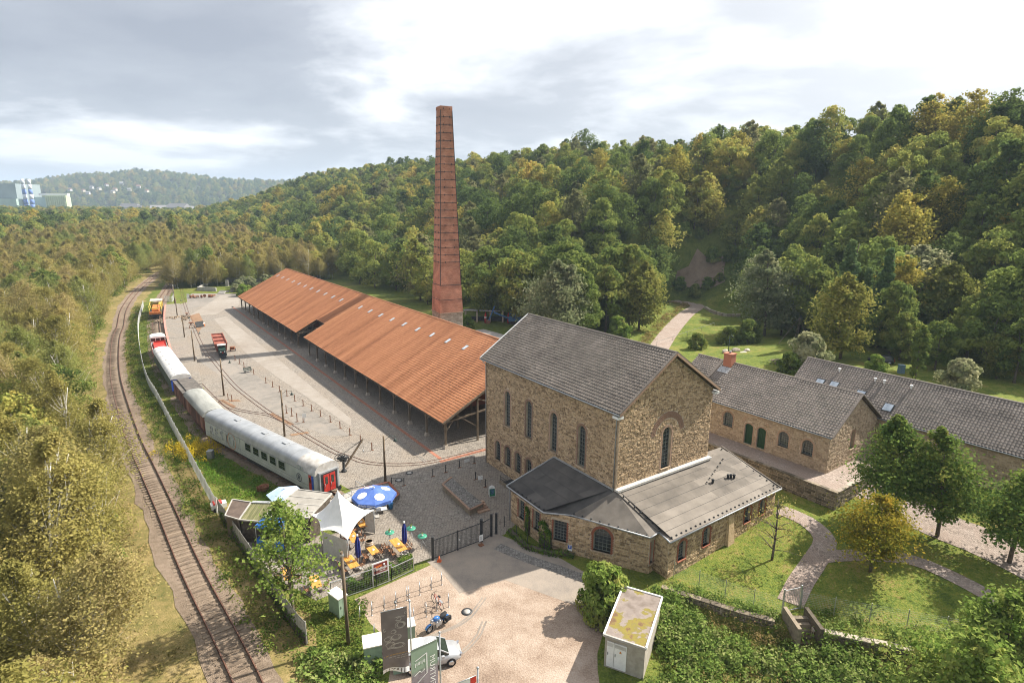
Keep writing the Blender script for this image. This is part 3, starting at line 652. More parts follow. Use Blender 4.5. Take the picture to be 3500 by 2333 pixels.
for ring in (0, 1):
    for i in range(n_):
        a0, a1 = math.pi*(0.04+0.92*(i+0.07)/n_), math.pi*(0.04+0.92*(i+0.93)/n_); r0_ = 1.72+ring*0.3; r1_ = r0_+0.285
        q = [(6.86+r_*math.cos(a_), 9.3+r_*math.sin(a_)) for a_, r_ in ((a0, r0_), (a1, r0_), (a1, r1_), (a0, r1_))]
        pr = 0.05+RNG.uniform(-.008, .008); rb.add([w_gab.p(*x, pr) for x in q]+[w_gab.p(*x, -0.02) for x in q], [(3, 2, 1, 0), (0, 1, 5, 4), (1, 2, 6, 5), (2, 3, 7, 6), (3, 0, 4, 7)])
rb.build('relieving_arch', M_brownbrick, eng)
rd = MB()
rd.slab([(0, -0.02, EV), (WH/2, -0.02, RG), (WH/2, LH, RG), (0, LH, EV)], 0.2); rd.slab([(WH/2, -0.02, RG-0.002), (WH, -0.02, EV), (WH, LH, EV), (WH/2, LH, RG-0.002)], 0.2)
rd.build('roof_deck', M_wooddark, eng)
sl_len = math.hypot(WH/2, RG-EV); vu = np.array((WH/2, 0, RG-EV))/sl_len
tl, TF = tiles((0.0, LH-0.02, EV+0.01), (0, -1, 0), tuple(vu), LH-0.04, sl_len-0.1, 0.3, 0.335, rgs)
tl2, _ = tiles((WH, 0.02, EV+0.01), (0, 1, 0), (-vu[0], 0, vu[2]), LH-0.04, sl_len-0.1, 0.3, 0.335, rgs)
pieces(eng, 'roof_tile', tl+tl2, TF, M_tile_g, 300, 'tile_courses')
ridge(eng, (WH/2, 0, RG+0.0), (WH/2, LH, RG+0.0), 0.17, 0.4, M_tile_g)
for y_, m_ in ((LH+0.02, M_white), (-0.04, M_tile_g2)):
    for x0, x1 in ((0, WH/2), (WH, WH/2)): MB().bar((x0, y_, EV+0.06), (x1, y_, RG+0.06), 0.16, 0.14).build('verge', m_, eng)
for x0, x1 in ((0, WH/2), (WH, WH/2)): MB().bar((x0, -0.1, EV-0.11), (x1, -0.1, RG-0.11), 0.05, 0.2).build('barge_board', M_brownbrick, eng)
for x_ in (-0.07, WH+0.07): MB().tube([(x_, -0.1, EV-0.06), (x_, LH+0.05, EV-0.06)], 0.075, 8).build('gutter', M_zinc, eng)
pipe(eng, [(-0.05, 0.55, EV-0.1), (OV-0.1, 0.62, EV-0.7), (OV-0.12, 0.62, 5.3)]); pipe(eng, [(-0.05, LH-0.4, EV-0.1), (OV-0.12, LH-0.65, EV-0.7), (OV-0.12, LH-0.65, 0.1)])
for x_ in (0.28, WH-0.28): MB().b6(x_-0.34, x_+0.34, 0.06, OV+0.3, EV-0.5, EV-0.28).build('kneeler_stone', M_white, eng)
MB().bar((OV-0.03, OV-0.03, 5.4), (OV-0.03, OV-0.03, roofz(OV)), 0.16, 0.16).build('corner_quoin', M_stone2, eng)

# ------------------------------------------------------------------ low annex wrapped round the corner
anx = thing('annex', 'low sandstone annex with flat felted roof wrapped round the engine house corner', 'building', (AMX, AMY, 0), math.pi/2-TH_M)
# plan points are (b, a) = local (x, y)
fp = [(OV-0.1, 9.1), (-4.75, 9.1), (-4.8, 3.75), (0.0, -4.25), (0.8, -4.1), (0.75, -5.62), (16.5, -5.2), (16.5, 1.2), (13.2, 1.2)]
eavez = 3.62
wl_anx = []; mb = MB(); it = []
mains = {1: [dict(s=1.7, w=1.0, z0=1.05, z1=2.95, arch=False, m=0.18), dict(s=4.1, w=1.0, z0=1.05, z1=2.95, arch=False, m=0.18)],
         2: [dict(s=1.45, w=1.25, z0=1.0, z1=2.95, arch=False, m=0.2), dict(s=5.3, w=1.55, z0=0.95, z1=3.15, m=0.26)],
         3: [dict(s=0.42, w=0.5, z0=0.85, z1=2.9, arch=False, m=0.1)], 4: [],
         5: [dict(s=1.75, w=0.95, z0=1.15, z1=2.95, m=0.24), dict(s=5.05, w=0.95, z0=1.3, z1=3.05, m=0.24), dict(s=11.2, w=0.95, z0=1.5, z1=3.12, m=0.24), dict(s=13.6, w=0.95, z0=1.5, z1=3.12, m=0.24)], 6: []}
for i in range(1, len(fp)-1):
    p_, q_ = fp[i], fp[i+1]; L_ = math.hypot(q_[0]-p_[0], q_[1]-p_[1]); u_ = ((q_[0]-p_[0])/L_, (q_[1]-p_[1])/L_, 0); n_ = (u_[1], -u_[0], 0)
    # outward is to the right of travel here
    c_ = ((p_[0]+q_[0])/2+n_[0]*0.5-4, (p_[1]+q_[1])/2+n_[1]*0.5-0)
    wl = Wall((p_[0], p_[1], 0), u_, n_); wl_anx.append((wl, L_))
    ops_ = mains.get(i, []); top = lambda s: 3.62
    if i == 6: top = lambda s: 3.6+0.28*s
    if i == 7: top = lambda s: 5.2
    o_ = [(0, 0), (L_, 0), (L_, top(L_)-0.03), (0, top(0)-0.03)]
    backing(mb, wl, o_, ops_); it += stones(wl, 0, L_, 0.0, lambda s, f_=top: f_(s)-0.05, ops_, rgs, rowh=(0.12, 0.23), sw=(0.2, 0.58))
    for o in ops_:
        voussoirs(anx, wl, o, o['m']*0.9, M_redbrick); window(anx, wl, o, 4 if o['w'] > 1.2 else 3 if o['w'] > 0.6 else 2, 6, m_sill=M_redbrick if i == 5 else None)
wlb = Wall((OV-0.1, 9.1, 0), (-1, 0, 0), (0, 1, 0)); backing(mb, wlb, [(0, 0), (5.1, 0), (5.1, 3.58), (0, 5.2)], []); it += stones(wlb, 0, 5.1, 0.0, lambda s: 5.15-0.31*s, [], rgs)
mb.build('wall', M_mortar, anx); pieces(anx, 'stone', it, STONE_F, M_stone, 300, 'stonework')
R0 = (0.5, 0.42, 5.43)
def roofpart(nm, pts, m, th=0.14):
    o = MB().slab(pts, th).build(nm, m, anx); return o
roofpart('roof_wing', [(OV, 9.03, 5.45), (-5.06, 9.5, 3.6), (-5.15, 3.55, 3.6), (-3.41, 1.87, 3.62), R0], M_felt_shade_seam)
roofpart('roof_hip', [R0, (-3.41, 1.87, 3.624), (-0.41, -4.62, 3.7), (0.84, -4.43, 3.72)], M_felt)
roofpart('roof_slope', [R0, (0.84, -4.43, 3.73), (0.38, -6.02, 3.7), (16.9, -5.55, 3.6), (16.75, 1.4, 5.45), (13.4, 1.4, 5.45), (13.2, 0.44, 5.5)], M_felt)
# felt lanes laid over each slope, overlapping seams
def lanes(pts_a, pts_b, n_, m, seed):
    """pts_a, pts_b: eave edge and top edge (two 3-D points each)"""
    r_ = random.Random(seed); a0, a1 = (Vector(p_) for p_ in pts_a); b0, b1 = (Vector(p_) for p_ in pts_b)
    for i in range(n_):
        f0, f1 = i/n_, (i+1)/n_+0.012
        p0, p1 = a0.lerp(b0, f0), a1.lerp(b1, f0); q0, q1 = a0.lerp(b0, min(1, f1)), a1.lerp(b1, min(1, f1))
        cut = sorted([0, 1] + [r_.uniform(0.1, 0.9) for _ in range(2)])
        for k in range(len(cut)-1):
            up_ = Vector((0, 0, 0.006+0.004*((i+k) % 2)+0.003*r_.random()))
            mb_ = MB().add([tuple(v+up_) for v in (p0.lerp(p1, cut[k]), p0.lerp(p1, cut[k+1]), q0.lerp(q1, cut[k+1]), q0.lerp(q1, cut[k]))], [(0, 1, 2, 3)])
            me_ = mb_.mesh('felt_sheet', m); a_ = me_.attributes.new('rnd', 'FLOAT', 'FACE'); a_.data.foreach_set('value', [r_.random()])
            link('felt_sheet', me_, anx)
        if i: MB().bar(p0+Vector((0, 0, .016)), p1+Vector((0, 0, .016)), .035, .012).build('felt_seam', M_felt_shade_seam, anx)
M_feltv = mat('weathered felt sheet', (0.10, 0.088, 0.075), (0.225, 0.198, 0.168), (0.16, 0.14, 0.118), scale=0.5, bump=0.12, bscale=20, detail=9, var=0.3, pos=(0.25, 0.75))
M_feltv_shade = mat('shade toned felt sheet', (0.05, 0.047, 0.045), (0.12, 0.11, 0.10), scale=0.5, bump=0.12, bscale=20, detail=9, var=0.3, pos=(0.25, 0.75))  # darker copy of the felt sheets, wing shade put into the colour
lanes(((0.9, -5.9, 3.72), (16.7, -5.45, 3.63)), ((0.72, 0.3, 5.46), (16.5, 0.35, 5.38)), 7, M_feltv, 2)
lanes(((-4.95, 3.7, 3.66), (-4.9, 9.3, 3.66)), ((0.3, 0.9, 5.4), (0.3, 8.95, 5.42)), 5, M_feltv_shade, 3)
MB().bar((OV-0.12, 0.2, 5.56), (WH-0.35, 0.2, 5.6), 0.5, 0.2).build('wall_flashing', mat('pale flashing', (0.42, 0.40, 0.37), (0.56, 0.54, 0.50), scale=3), anx)
MB().bar((0.33, 0.5, 5.52), (0.33, 9.0, 5.52), 0.16, 0.1).build('wall_flashing', M_zinc, anx)
MB().bar((0.5, 0.4, 5.48), (0.84, -4.43, 3.80), 0.25, 0.1).build('hip_ridge', M_felt, anx)
edge = [(-5.06, 9.5, 3.6), (-5.15, 3.55, 3.6), (-3.41, 1.87, 3.6), (-0.41, -4.62, 3.68), (0.84, -4.43, 3.68), (0.38, -6.02, 3.68), (16.9, -5.55, 3.58)]
for i in range(len(edge)-1): MB().tube([edge[i], edge[i+1]], 0.065, 8).build('gutter', M_zinc, anx)
MB().bar((-5.06, 9.52, 3.64), (OV, 9.06, 5.48), 0.1, 0.12).build('verge', M_zinc, anx); MB().bar((16.92, -5.55, 3.64), (16.78, 1.4, 5.48), 0.1, 0.14).build('verge', M_feltv, anx)
pipe(anx, [(-5.06, 9.4, 3.55), (-4.85, 9.25, 3.2), (-4.85, 9.25, 0.1)], 0.05)
knob = MB().lathe([(0.085, 0), (0.085, 0.05), (0.05, 0.09)], 8).mesh('snow_guard', M_iron)
for (p_, q_, n_) in (((-3.2, 1.7, 3.74), (-0.6, -4.4, 3.84), 9), ((0.9, -4.3, 3.9), (0.5, 0.1, 5.5), 8), ((0.9, -5.7, 3.8), (16.6, -5.25, 3.7), 26), ((16.4, -5.0, 3.84), (16.3, 1.0, 5.42), 9), ((-4.9, 3.8, 3.7), (-4.85, 9.2, 3.68), 9), ((9.8, -2.2, 4.78), (14.6, -0.4, 5.26), 7)):
    for i in range(n_): link('snow_guard', knob, anx, tuple(Vector(p_).lerp(Vector(q_), i/(n_-1))))
vp = MB().cyl((0, 0, 0), (0, 0, 0.32), 0.11, 0.11, 10).cyl((0, 0, 0.32), (0, 0, 0.4), 0.17, 0.1, 10).mesh('vent_pipe', M_iron)
for p_ in ((10.4, -2.4, 4.66), (12.6, -2.5, 4.6), (12.9, -2.6, 4.58), (13.2, -2.75, 4.54)): link('vent_pipe', vp, anx, p_)
bt = MB().add([wl_anx[4][0].p(7.9, 0), wl_anx[4][0].p(8.9, 0), wl_anx[4][0].p(8.75, 3.2), wl_anx[4][0].p(8.05, 3.2), wl_anx[4][0].p(7.9, 0, 0.42), wl_anx[4][0].p(8.9, 0, 0.42), wl_anx[4][0].p(8.75, 3.0, 0.16), wl_anx[4][0].p(8.05, 3.0, 0.16)], [(4, 5, 6, 7), (0, 4, 7, 3), (1, 2, 6, 5), (3, 7, 6, 2)])
bt.build('buttress', M_stone, anx)
pk = Wall(wl_anx[1][0].o, wl_anx[1][0].u, wl_anx[1][0].n)

# ------------------------------------------------------------------ chimney stack
chm = thing('chimney_stack', 'tall tapering square brick chimney with iron bands on a stone base', 'chimney', (-15.05, 134.1, 0), math.radians(27.5))
Zb, Zt, Wb, Wt = 6.1, 50.5, 5.55, 2.6
def sq(wd, z): return [(-wd/2, -wd/2, z), (wd/2, -wd/2, z), (wd/2, wd/2, z), (-wd/2, wd/2, z)]
def brickmat(name, sx, sz):
    m = bpy.data.materials.new(name); m.use_nodes = True; t = m.node_tree; p = t.nodes['Principled BSDF']; p.inputs['Roughness'].default_value = 0.9
    g = N(t, 'ShaderNodeTexCoord'); sp = N(t, 'ShaderNodeSeparateXYZ'); t.links.new(g.outputs['Object'], sp.inputs[0])
    ad = N(t, 'ShaderNodeMath', operation='ADD'); t.links.new(sp.outputs[0], ad.inputs[0]); t.links.new(sp.outputs[1], ad.inputs[1])
    cb = N(t, 'ShaderNodeCombineXYZ'); t.links.new(ad.outputs[0], cb.inputs[0]); t.links.new(sp.outputs[2], cb.inputs[1])
    bt_ = N(t, 'ShaderNodeTexBrick'); t.links.new(cb.outputs[0], bt_.inputs[0]); bt_.inputs['Scale'].default_value = 1.0
    bt_.inputs['Brick Width'].default_value = sx; bt_.inputs['Row Height'].default_value = sz; bt_.inputs['Mortar Size'].default_value = 0.012
    bt_.inputs['Color1'].default_value = (0.36, 0.14, 0.08, 1); bt_.inputs['Color2'].default_value = (0.46, 0.205, 0.125, 1); bt_.inputs['Mortar'].default_value = (0.44, 0.32, 0.24, 1)
    nz = N(t, 'ShaderNodeTexNoise'); nz.inputs['Scale'].default_value = 0.5; nz.inputs['Detail'].default_value = 8; t.links.new(g.outputs['Object'], nz.inputs[0])
    rp = N(t, 'ShaderNodeMapRange'); rp.inputs[1].default_value = 0.3; rp.inputs[2].default_value = 0.7; rp.inputs[3].default_value = 0.62; rp.inputs[4].default_value = 1.15; t.links.new(nz.outputs[0], rp.inputs[0])
    vm = N(t, 'ShaderNodeVectorMath', operation='SCALE'); t.links.new(bt_.outputs[0], vm.inputs[0]); t.links.new(rp.outputs[0], vm.inputs['Scale'])
    t.links.new(vm.outputs[0], p.inputs['Base Color'])
    bn = N(t, 'ShaderNodeBump'); bn.inputs['Strength'].default_value = 0.4; bn.inputs['Distance'].default_value = 0.02; t.links.new(bt_.outputs['Fac'], bn.inputs['Height']); bn.invert = True
    t.links.new(bn.outputs[0], p.inputs['Normal']); return m
M_chim = brickmat('chimney brickwork', 0.5, 0.16)
mb = MB(); steps = [(Zb, Wb), (Zb+6.3, 5.05), (Zb+6.3, 4.9), (Zt-0.7, Wt+0.0), (Zt-0.7, Wt+0.16), (Zt, Wt+0.12)]
vs = []; fs = []
for z, wd in steps: vs += sq(wd, z)
for i in range(len(steps)-1): fs += [(4*i+k, 4*i+(k+1) % 4, 4*i+4+(k+1) % 4, 4*i+4+k) for k in range(4)]
mb.add(vs, fs)
mb.add(sq(Wt+0.12, Zt)+sq(1.7, Zt)+sq(1.7, Zt-3), [(k, (k+1) % 4, 4+(k+1) % 4, 4+k) for k in range(4)]+[(4+k, 4+(k+1) % 4, 8+(k+1) % 4, 8+k) for k in range(4)]+[(8, 9, 10, 11)])
mb.build('shaft', M_chim, chm)
MB().b6(-Wb/2+0.1, Wb/2-0.1, -Wb/2+0.1, Wb/2-0.1, 0, Zb-0.05).build('stone_base', M_mortar, chm)
M_palestone = mat('pale quarry stone', (0.26, 0.22, 0.175), (0.48, 0.43, 0.36), (0.38, 0.33, 0.27), scale=4, var=0.5, bump=0.4, pos=(0.2, 0.85))
it = []
for wl, w_ in ((Wall((-Wb/2+.1, -Wb/2+.1, 0), (1, 0, 0), (0, -1, 0)), Wb-.2), (Wall((-Wb/2+.1, Wb/2-.1, 0), (0, -1, 0), (-1, 0, 0)), Wb-.2), (Wall((Wb/2-.1, -Wb/2+.1, 0), (0, 1, 0), (1, 0, 0)), Wb-.2)):
    it += stones(wl, 0, w_, 0.0, Zb-0.06, [], rgs, rowh=(0.25, 0.42), sw=(0.4, 0.9))
pieces(chm, 'stone', it, STONE_F, M_palestone, 120, 'stonework')
MB().b6(-Wb/2-.1, Wb/2+.1, -Wb/2-.1, Wb/2+.1, Zb-0.06, Zb+0.1).build('base_cornice', M_palestone, chm)
def wid(z): return 4.9+(Wt-4.9)*(z-(Zb+6.3))/((Zt-0.7)-(Zb+6.3)) if z > Zb+6.3 else Wb+(5.05-Wb)*(z-Zb)/6.3
bz = [Zb+3.0, Zb+6.3] + [17.5+i*1.62 for i in range(21)]
for k, z in enumerate(bz):
    wd = wid(z)+0.03; h_ = 0.1
    b_ = MB(); vs = sq(wd+0.04, z)+sq(wd+0.02, z+h_)+sq(wd-0.12, z+h_)+sq(wd-0.12, z)
    b_.add(vs, [(i, (i+1) % 4, 4+(i+1) % 4, 4+i) for i in range(4)]+[(4+i, 4+(i+1) % 4, 8+(i+1) % 4, 8+i) for i in range(4)]+[(12+i, 12+(i+1) % 4, (i+1) % 4, i) for i in range(4)])
    if k > 1:
        for sx in (-0.25, 0.25): b_.box((sx*wd, -wd/2-0.04, z+0.07), (0.1, 0.1, 0.34)); b_.box((-wd/2-0.04, sx*wd, z+0.07), (0.1, 0.1, 0.34))
    b_.build('iron_band', M_iron, chm)
for sx in (-1, 1): MB().bar((sx*(4.9/2+0.02), -4.9/2-0.02, Zb+6.4), (sx*(Wt/2+0.02), -Wt/2-0.02, Zt-0.8), 0.1).build('corner_iron', M_iron, chm)

# ------------------------------------------------------------------ long open shed
shd = thing('long_shed', 'very long open timber shed with orange clay tile roof and notch in its eave', 'shed', (A0X, A0Y, 0), math.pi/2-TH_S)
SW, SE, SR, SLEN, N0, N1, NB = 14.25, 3.47, 10.83, 123.5, 58.6, 64.2, 4.5
s_len = math.hypot(SW, SR-SE); sv = np.array((SW, 0, SR-SE))/s_len; sl_ = (SR-SE)/SW
rd = MB(); th = 0.16
P3 = lambda b_, y_: (b_, y_, SE+sl_*b_)
rd.slab([P3(0, 0), P3(SW, 0), P3(SW, N0), P3(0, N0)], th); rd.slab([P3(NB, N0), P3(SW, N0), P3(SW, N1), P3(NB, N1)], th); rd.slab([P3(0, N1), P3(SW, N1), P3(SW, SLEN), P3(0, SLEN)], th)
Q3 = lambda b_, y_: (2*SW-b_, y_, SE+sl_*b_-0.002)
rd.slab([Q3(SW, 0), Q3(0, 0), Q3(0, SLEN), Q3(SW, SLEN)], th)
rd.build('roof_deck', M_wooddark, shd)
sk = lambda s_, t_: N0 < (SLEN-s_) < N1 and t_*sv[0] < NB
# the roof sags a little: shallow waves in the tile bed
tl, TF = tiles((0, SLEN, SE+0.01), (0, -1, 0), tuple(sv), SLEN, s_len-0.1, 0.33, 0.41, rgs, sk)
def sag(items):
    o = []
    for V_, r_, a_ in items:
        V_ = V_.copy(); V_[:, 2] += 0.035*np.sin(V_[:, 1]*1.22) * np.sin(V_[:, 0]*0.2) + 0.02*np.sin(V_[:, 1]*0.37+V_[:, 0]*0.5)+0.03; o.append((V_, r_, a_))
    return o
tl = sag(tl)
tl2, _ = tiles((2*SW, 0, SE+0.03), (0, 1, 0), (-sv[0], 0, sv[2]), SLEN, s_len-0.1, 0.66, 0.74, rgs)
pieces(shd, 'roof_tile', tl+tl2, TF, M_tile_o, 300, 'tile_courses')
ridge(shd, (SW, 0, SR+0.03), (SW, SLEN, SR+0.03), 0.2, 0.42, M_tile_o)
for y_ in (-0.03, N0+0.03): MB().bar((0, y_, SE+0.02), (SW if y_ < 1 else NB, y_, SE+0.02+sl_*(SW if y_ < 1 else NB)), 0.07, 0.26).build('verge_board', M_wood, shd)
MB().bar((2*SW, -0.03, SE+0.02), (SW, -0.03, SR+0.02), 0.07, 0.26).build('verge_board', M_wood, shd)
skl = MB(); skl.b6(-0.42, 0.42, -0.3, 0.3, 0.0, 0.1); skl.cur = 1; skl.b6(-0.36, 0.36, -0.24, 0.24, 0.1, 0.125)
skm = skl.mesh('roof_light', [M_zinc, mat('roof light glass', (0.45, 0.50, 0.55), (0.62, 0.66, 0.70), scale=2, rough=0.15)])
for y_ in [12.7+5.27*i for i in range(9)] + [66.3+5.4*i for i in range(11)]:
    o = link('roof_light', skm, shd, tuple(np.array((10.9, y_, SE+sl_*10.9+0.1)))); o.rotation_euler = (0, -math.atan(sl_), 0); o.scale = (1.25, 1.15, 1)
ys1 = [0.35+5.16*i for i in range(12)]; ys2 = [N1+0.4+5.2*i for i in range(12)]
pm = MB().b6(-0.12, 0.12, -0.12, 0.12, 0.42, SE+0.02).mesh('post', M_wood); fm_ = MB().add([(-.3, -.3, 0), (.3, -.3, 0), (.3, .3, 0), (-.3, .3, 0), (-.2, -.2, .45), (.2, -.2, .45), (.2, .2, .45), (-.2, .2, .45)], [(0, 1, 5, 4), (1, 2, 6, 5), (2, 3, 7, 6), (3, 0, 4, 7), (4, 5, 6, 7)]).mesh('post_foot', M_palestone)
brm = MB().bar((0, 0.1, 2.35), (0, 1.0, 3.2), 0.1, 0.12).bar((0, -0.1, 2.35), (0, -1.0, 3.2), 0.1, 0.12).bar((0.1, 0, 2.3), (1.3, 0, 3.7), 0.1, 0.12).mesh('brace', M_wood)
for y_ in ys1+ys2:
    for x_ in (0.55, 2*SW-0.55):
        p_ = link('post', pm, shd, (x_, y_, 0)); link('post_foot', fm_, shd, (x_, y_, 0))
        if x_ < 1: link('brace', brm, shd, (x_, y_, 0))
for y_ in ys1+ys2:
    for x_ in (5.3, 10.6, 17.9, 23.2):
        hh = SE+sl_*min(x_, 2*SW-x_)-0.2; MB().b6(-.11, .11, -.11, .11, 0, hh).build('post', M_wood, shd, (x_, y_, 0))
    for x0, x1 in ((0.3, SW), (2*SW-0.3, SW)): MB().bar((x0, y_, SE+sl_*0.3-0.3), (x1, y_, SR-0.35), 0.16, 0.22).build('rafter', M_wood, shd)
    MB().bar((0.5, y_, SE-0.05), (10.6, y_, SE+0.9), 0.14, 0.22).build('tie_beam', M_wood, shd)
    MB().bar((5.3, y_+.02, 5.6), (9.8, y_+.02, SE+0.85), 0.12, 0.16).build('strut', M_wood, shd); MB().bar((5.3, y_+.02, 1.9), (2.2, y_+.02, 4.1), 0.11, 0.13).build('strut', M_wood, shd)
for y0, y1 in ((0, N0-0.2), (N1+0.2, SLEN-0.2)):
    MB().bar((0.55, y0, SE+0.1), (0.55, y1, SE+0.1), 0.2, 0.22).build('eave_beam', M_wood, shd); MB().bar((2*SW-0.55, y0, SE+0.1), (2*SW-0.55, y1, SE+0.1), 0.2, 0.22).build('eave_beam', M_wood, shd)
    MB().bar((5.3, y0, 5.7), (5.3, y1, 5.7), 0.2, 0.22).build('purlin', M_wood, shd)
for y_ in (N0-0.1, N1+0.1):
    MB().bar((0.6, y_, 3.3), (8.0, y_, 3.4), 0.14, 0.2).build('tie_beam', M_wood, shd); MB().bar((0.6, y_, 3.4), (4.4, y_, 5.2), 0.12, 0.16).build('strut', M_wood, shd); MB().bar((2.6, y_, 5.3), (4.6, y_, 3.4), 0.11, 0.13).build('strut', M_wood, shd)
MB().b6(SW-4, SW+4, 12, SLEN-8, 0, 3.0).build('added_kiln_block', M_redbrick, shd)  # unseen kiln block, added to keep the inside of the shed dark
for i in range(11):
    y_ = ys2[i]; MB().bar((0.55, y_, 1.0), (0.55, ys2[i+1], 1.0), 0.06, 0.1).bar((0.55, y_, 0.55), (0.55, ys2[i+1], 0.55), 0.06, 0.1).build('railing', M_wood, shd)
# ------------------------------------------------------------------ two houses on the right
def gable_house(nm, label, loc, th_, L_, hw, ez, rz_, z0, ops, gops, m_st, m_ti, seed, ov=0.3, lim=200, back=True):
    r_ = random.Random(seed); h = thing(nm, label, 'building', (loc[0], loc[1], 0), math.pi/2-th_)
    W_ = 2*hw; s_ = (rz_-ez)/hw; rz2 = lambda x: ez+s_*min(x, W_-x)-0.22; ov2 = ov
    wa = Wall((ov, 0, 0), (0, 1, 0), (-1, 0, 0)); wg = Wall((0, ov2, 0), (1, 0, 0), (0, -1, 0)); wb = Wall((0, L_-ov2, 0), (1, 0, 0), (0, 1, 0)); wc = Wall((W_-ov, 0, 0), (0, 1, 0), (1, 0, 0))
    mb = MB(); gab = [(ov, z0), (W_-ov, z0), (W_-ov, rz2(ov)), (hw, rz2(hw)), (ov, rz2(ov))]; rec = [(ov2, z0), (L_-ov2, z0), (L_-ov2, rz2(ov)), (ov2, rz2(ov))]
    backing(mb, wa, rec, ops); backing(mb, wg, gab, gops); backing(mb, wb, gab, []); backing(mb, wc, rec, []); mb.build('wall', M_mortar, h)
    it = stones(wa, ov2, L_-ov2, z0, rz2(ov), ops, r_, rowh=(0.16, 0.26), sw=(0.25, 0.6)) + stones(wg, ov, W_-ov, z0, lambda q: rz2(min(max(q, ov), W_-ov)), gops, r_, rowh=(0.16, 0.26), sw=(0.25, 0.6))
    pieces(h, 'stone', it, STONE_F, m_st, lim, 'stonework')
    rd = MB(); rd.slab([(0, 0, ez), (hw, 0, rz_), (hw, L_, rz_), (0, L_, ez)], 0.16); rd.slab([(hw, 0, rz_-.002), (W_, 0, ez), (W_, L_, ez), (hw, L_, rz_-.002)], 0.16); rd.build('roof_deck', M_wooddark, h)
    ln = math.hypot(hw, rz_-ez); v_ = np.array((hw, 0, rz_-ez))/ln
    t1, F_ = tiles((0, L_, ez+0.01), (0, -1, 0), tuple(v_), L_, ln-0.08, 0.3, 0.34, r_); t2, _ = tiles((W_, 0, ez+0.01), (0, 1, 0), (-v_[0], 0, v_[2]), L_, ln-0.08, 0.3, 0.34, r_)
    pieces(h, 'roof_tile', t1+t2, F_, m_ti, lim, 'tile_courses'); ridge(h, (hw, 0, rz_), (hw, L_, rz_), 0.17, 0.4, m_ti)
    MB().tube([(-0.07, -0.05, ez-0.05), (-0.07, L_, ez-0.05)], 0.07, 8).build('gutter', M_zinc, h)
    for x0, x1 in ((0, hw), (W_, hw)): MB().bar((x0, -0.05, ez+0.04), (x1, -0.05, rz_+0.04), 0.2, 0.12).build('verge', m_ti, h)
    return h, wa, wg
ops1 = [dict(s=12.15, w=1.3, z0=4.55, z1=6.3, m=0.2), dict(s=9.35, w=1.05, z0=3.2, z1=5.7, m=0.16, arch=True, rise=0.35), dict(s=7.75, w=1.05, z0=3.2, z1=5.7, m=0.16, arch=True, rise=0.35), dict(s=5.15, w=1.2, z0=4.35, z1=6.1, m=0.2), dict(s=2.45, w=1.2, z0=4.35, z1=6.05, m=0.2)]
gops1 = [dict(s=5.4, w=0.8, z0=4.6, z1=6.7, m=0.16)]
hs1, wa1, wg1 = gable_house('terrace_house', 'sandstone house on a walled terrace with green doors, chimney and grey brown roof', (32.78, 56.33), 0.945, 20.8, 5.55, 7.15, 10.82, 2.6, ops1, gops1, M_stone2, M_tile_g2, 21)
M_greendoor = mat('green door', (0.012, 0.045, 0.02), (0.022, 0.065, 0.03), scale=4, rough=0.5)
for o in ops1:
    voussoirs(hs1, wa1, o, o['m'], M_brownbrick)
    if o['z0'] > 3.5: window(hs1, wa1, o, 4, 6)
    else:
        dm = MB(); L_ = op_loop(o); dm.add([wa1.p(*q, -0.2) for q in L_], [tuple(range(len(L_)))])
        d_ = dm.build('door', M_greendoor, hs1)
        for k in range(-2, 3): MB().bar(wa1.p(o['s']+k*0.2, o['z0'], -0.19), wa1.p(o['s']+k*0.2, o['z1']-0.3, -0.19), 0.03, 0.03).build('door_batten', M_greendoor, d_)
        MB().box(wa1.p(o['s']+0.4, 4.3, -0.15), (0.06, 0.05, 0.16)).build('handle', M_iron, d_)
voussoirs(hs1, wa1, dict(s=8.55, w=2.9, z0=5.2, z1=6.75, rise=1.05), 0.28, M_brownbrick, jambs=False, name='relieving_arch')
for o in gops1: voussoirs(hs1, wg1, o, 0.16, M_brownbrick); window(hs1, wg1, o, 2, 6)
ck = MB().b6(-0.5, 0.5, -0.55, 0.55, -1.2, 1.25).b6(-0.58, 0.58, -0.62, 0.62, 1.25, 1.38); c_ = ck.build('chimney', M_redbrick, hs1, (5.2, 15.9, 10.7)); MB().cyl((0, 0, 1.38), (0, 0, 1.7), 0.14, 0.12, 10).build('chimney_pot', M_zinc, c_)
MB().box((4.2, 15.9, 10.05), (1.0, 1.5, 0.05), ry=-math.atan(3.67/5.55)).build('flashing', M_zinc, c_ if False else hs1)
MB().bar((0.0, 17.1, 7.2), (5.5, 17.1, 10.86), 0.45, 0.22).build('fire_wall', M_tile_g, hs1)
ops2 = [dict(s=22.0+k*4.4, w=1.1, z0=3.6, z1=5.3, m=0.2) for k in range(3)]
hs2, wa2, wg2 = gable_house('long_house', 'long grey brown roofed stone house behind trees at the right edge', (57.95, 39.6), 0.957, 40.0, 5.15, 7.0, 10.85, 0.6, ops2, [], M_stone2, M_tile_g2, 22)
for o in ops2: voussoirs(hs2, wa2, o, 0.2, M_brownbrick); window(hs2, wa2, o, 3, 5)
sk2 = MB().b6(-0.5, 0.5, -0.42, 0.42, 0, 0.1); sk2.cur = 1; sk2.b6(-0.43, 0.43, -0.35, 0.35, 0.1, 0.12); sk2m = sk2.mesh('roof_window', [M_iron, mat('sky glass', (0.25, 0.30, 0.36), (0.42, 0.48, 0.55), scale=2, rough=0.1)])
sl2 = 3.85/5.15
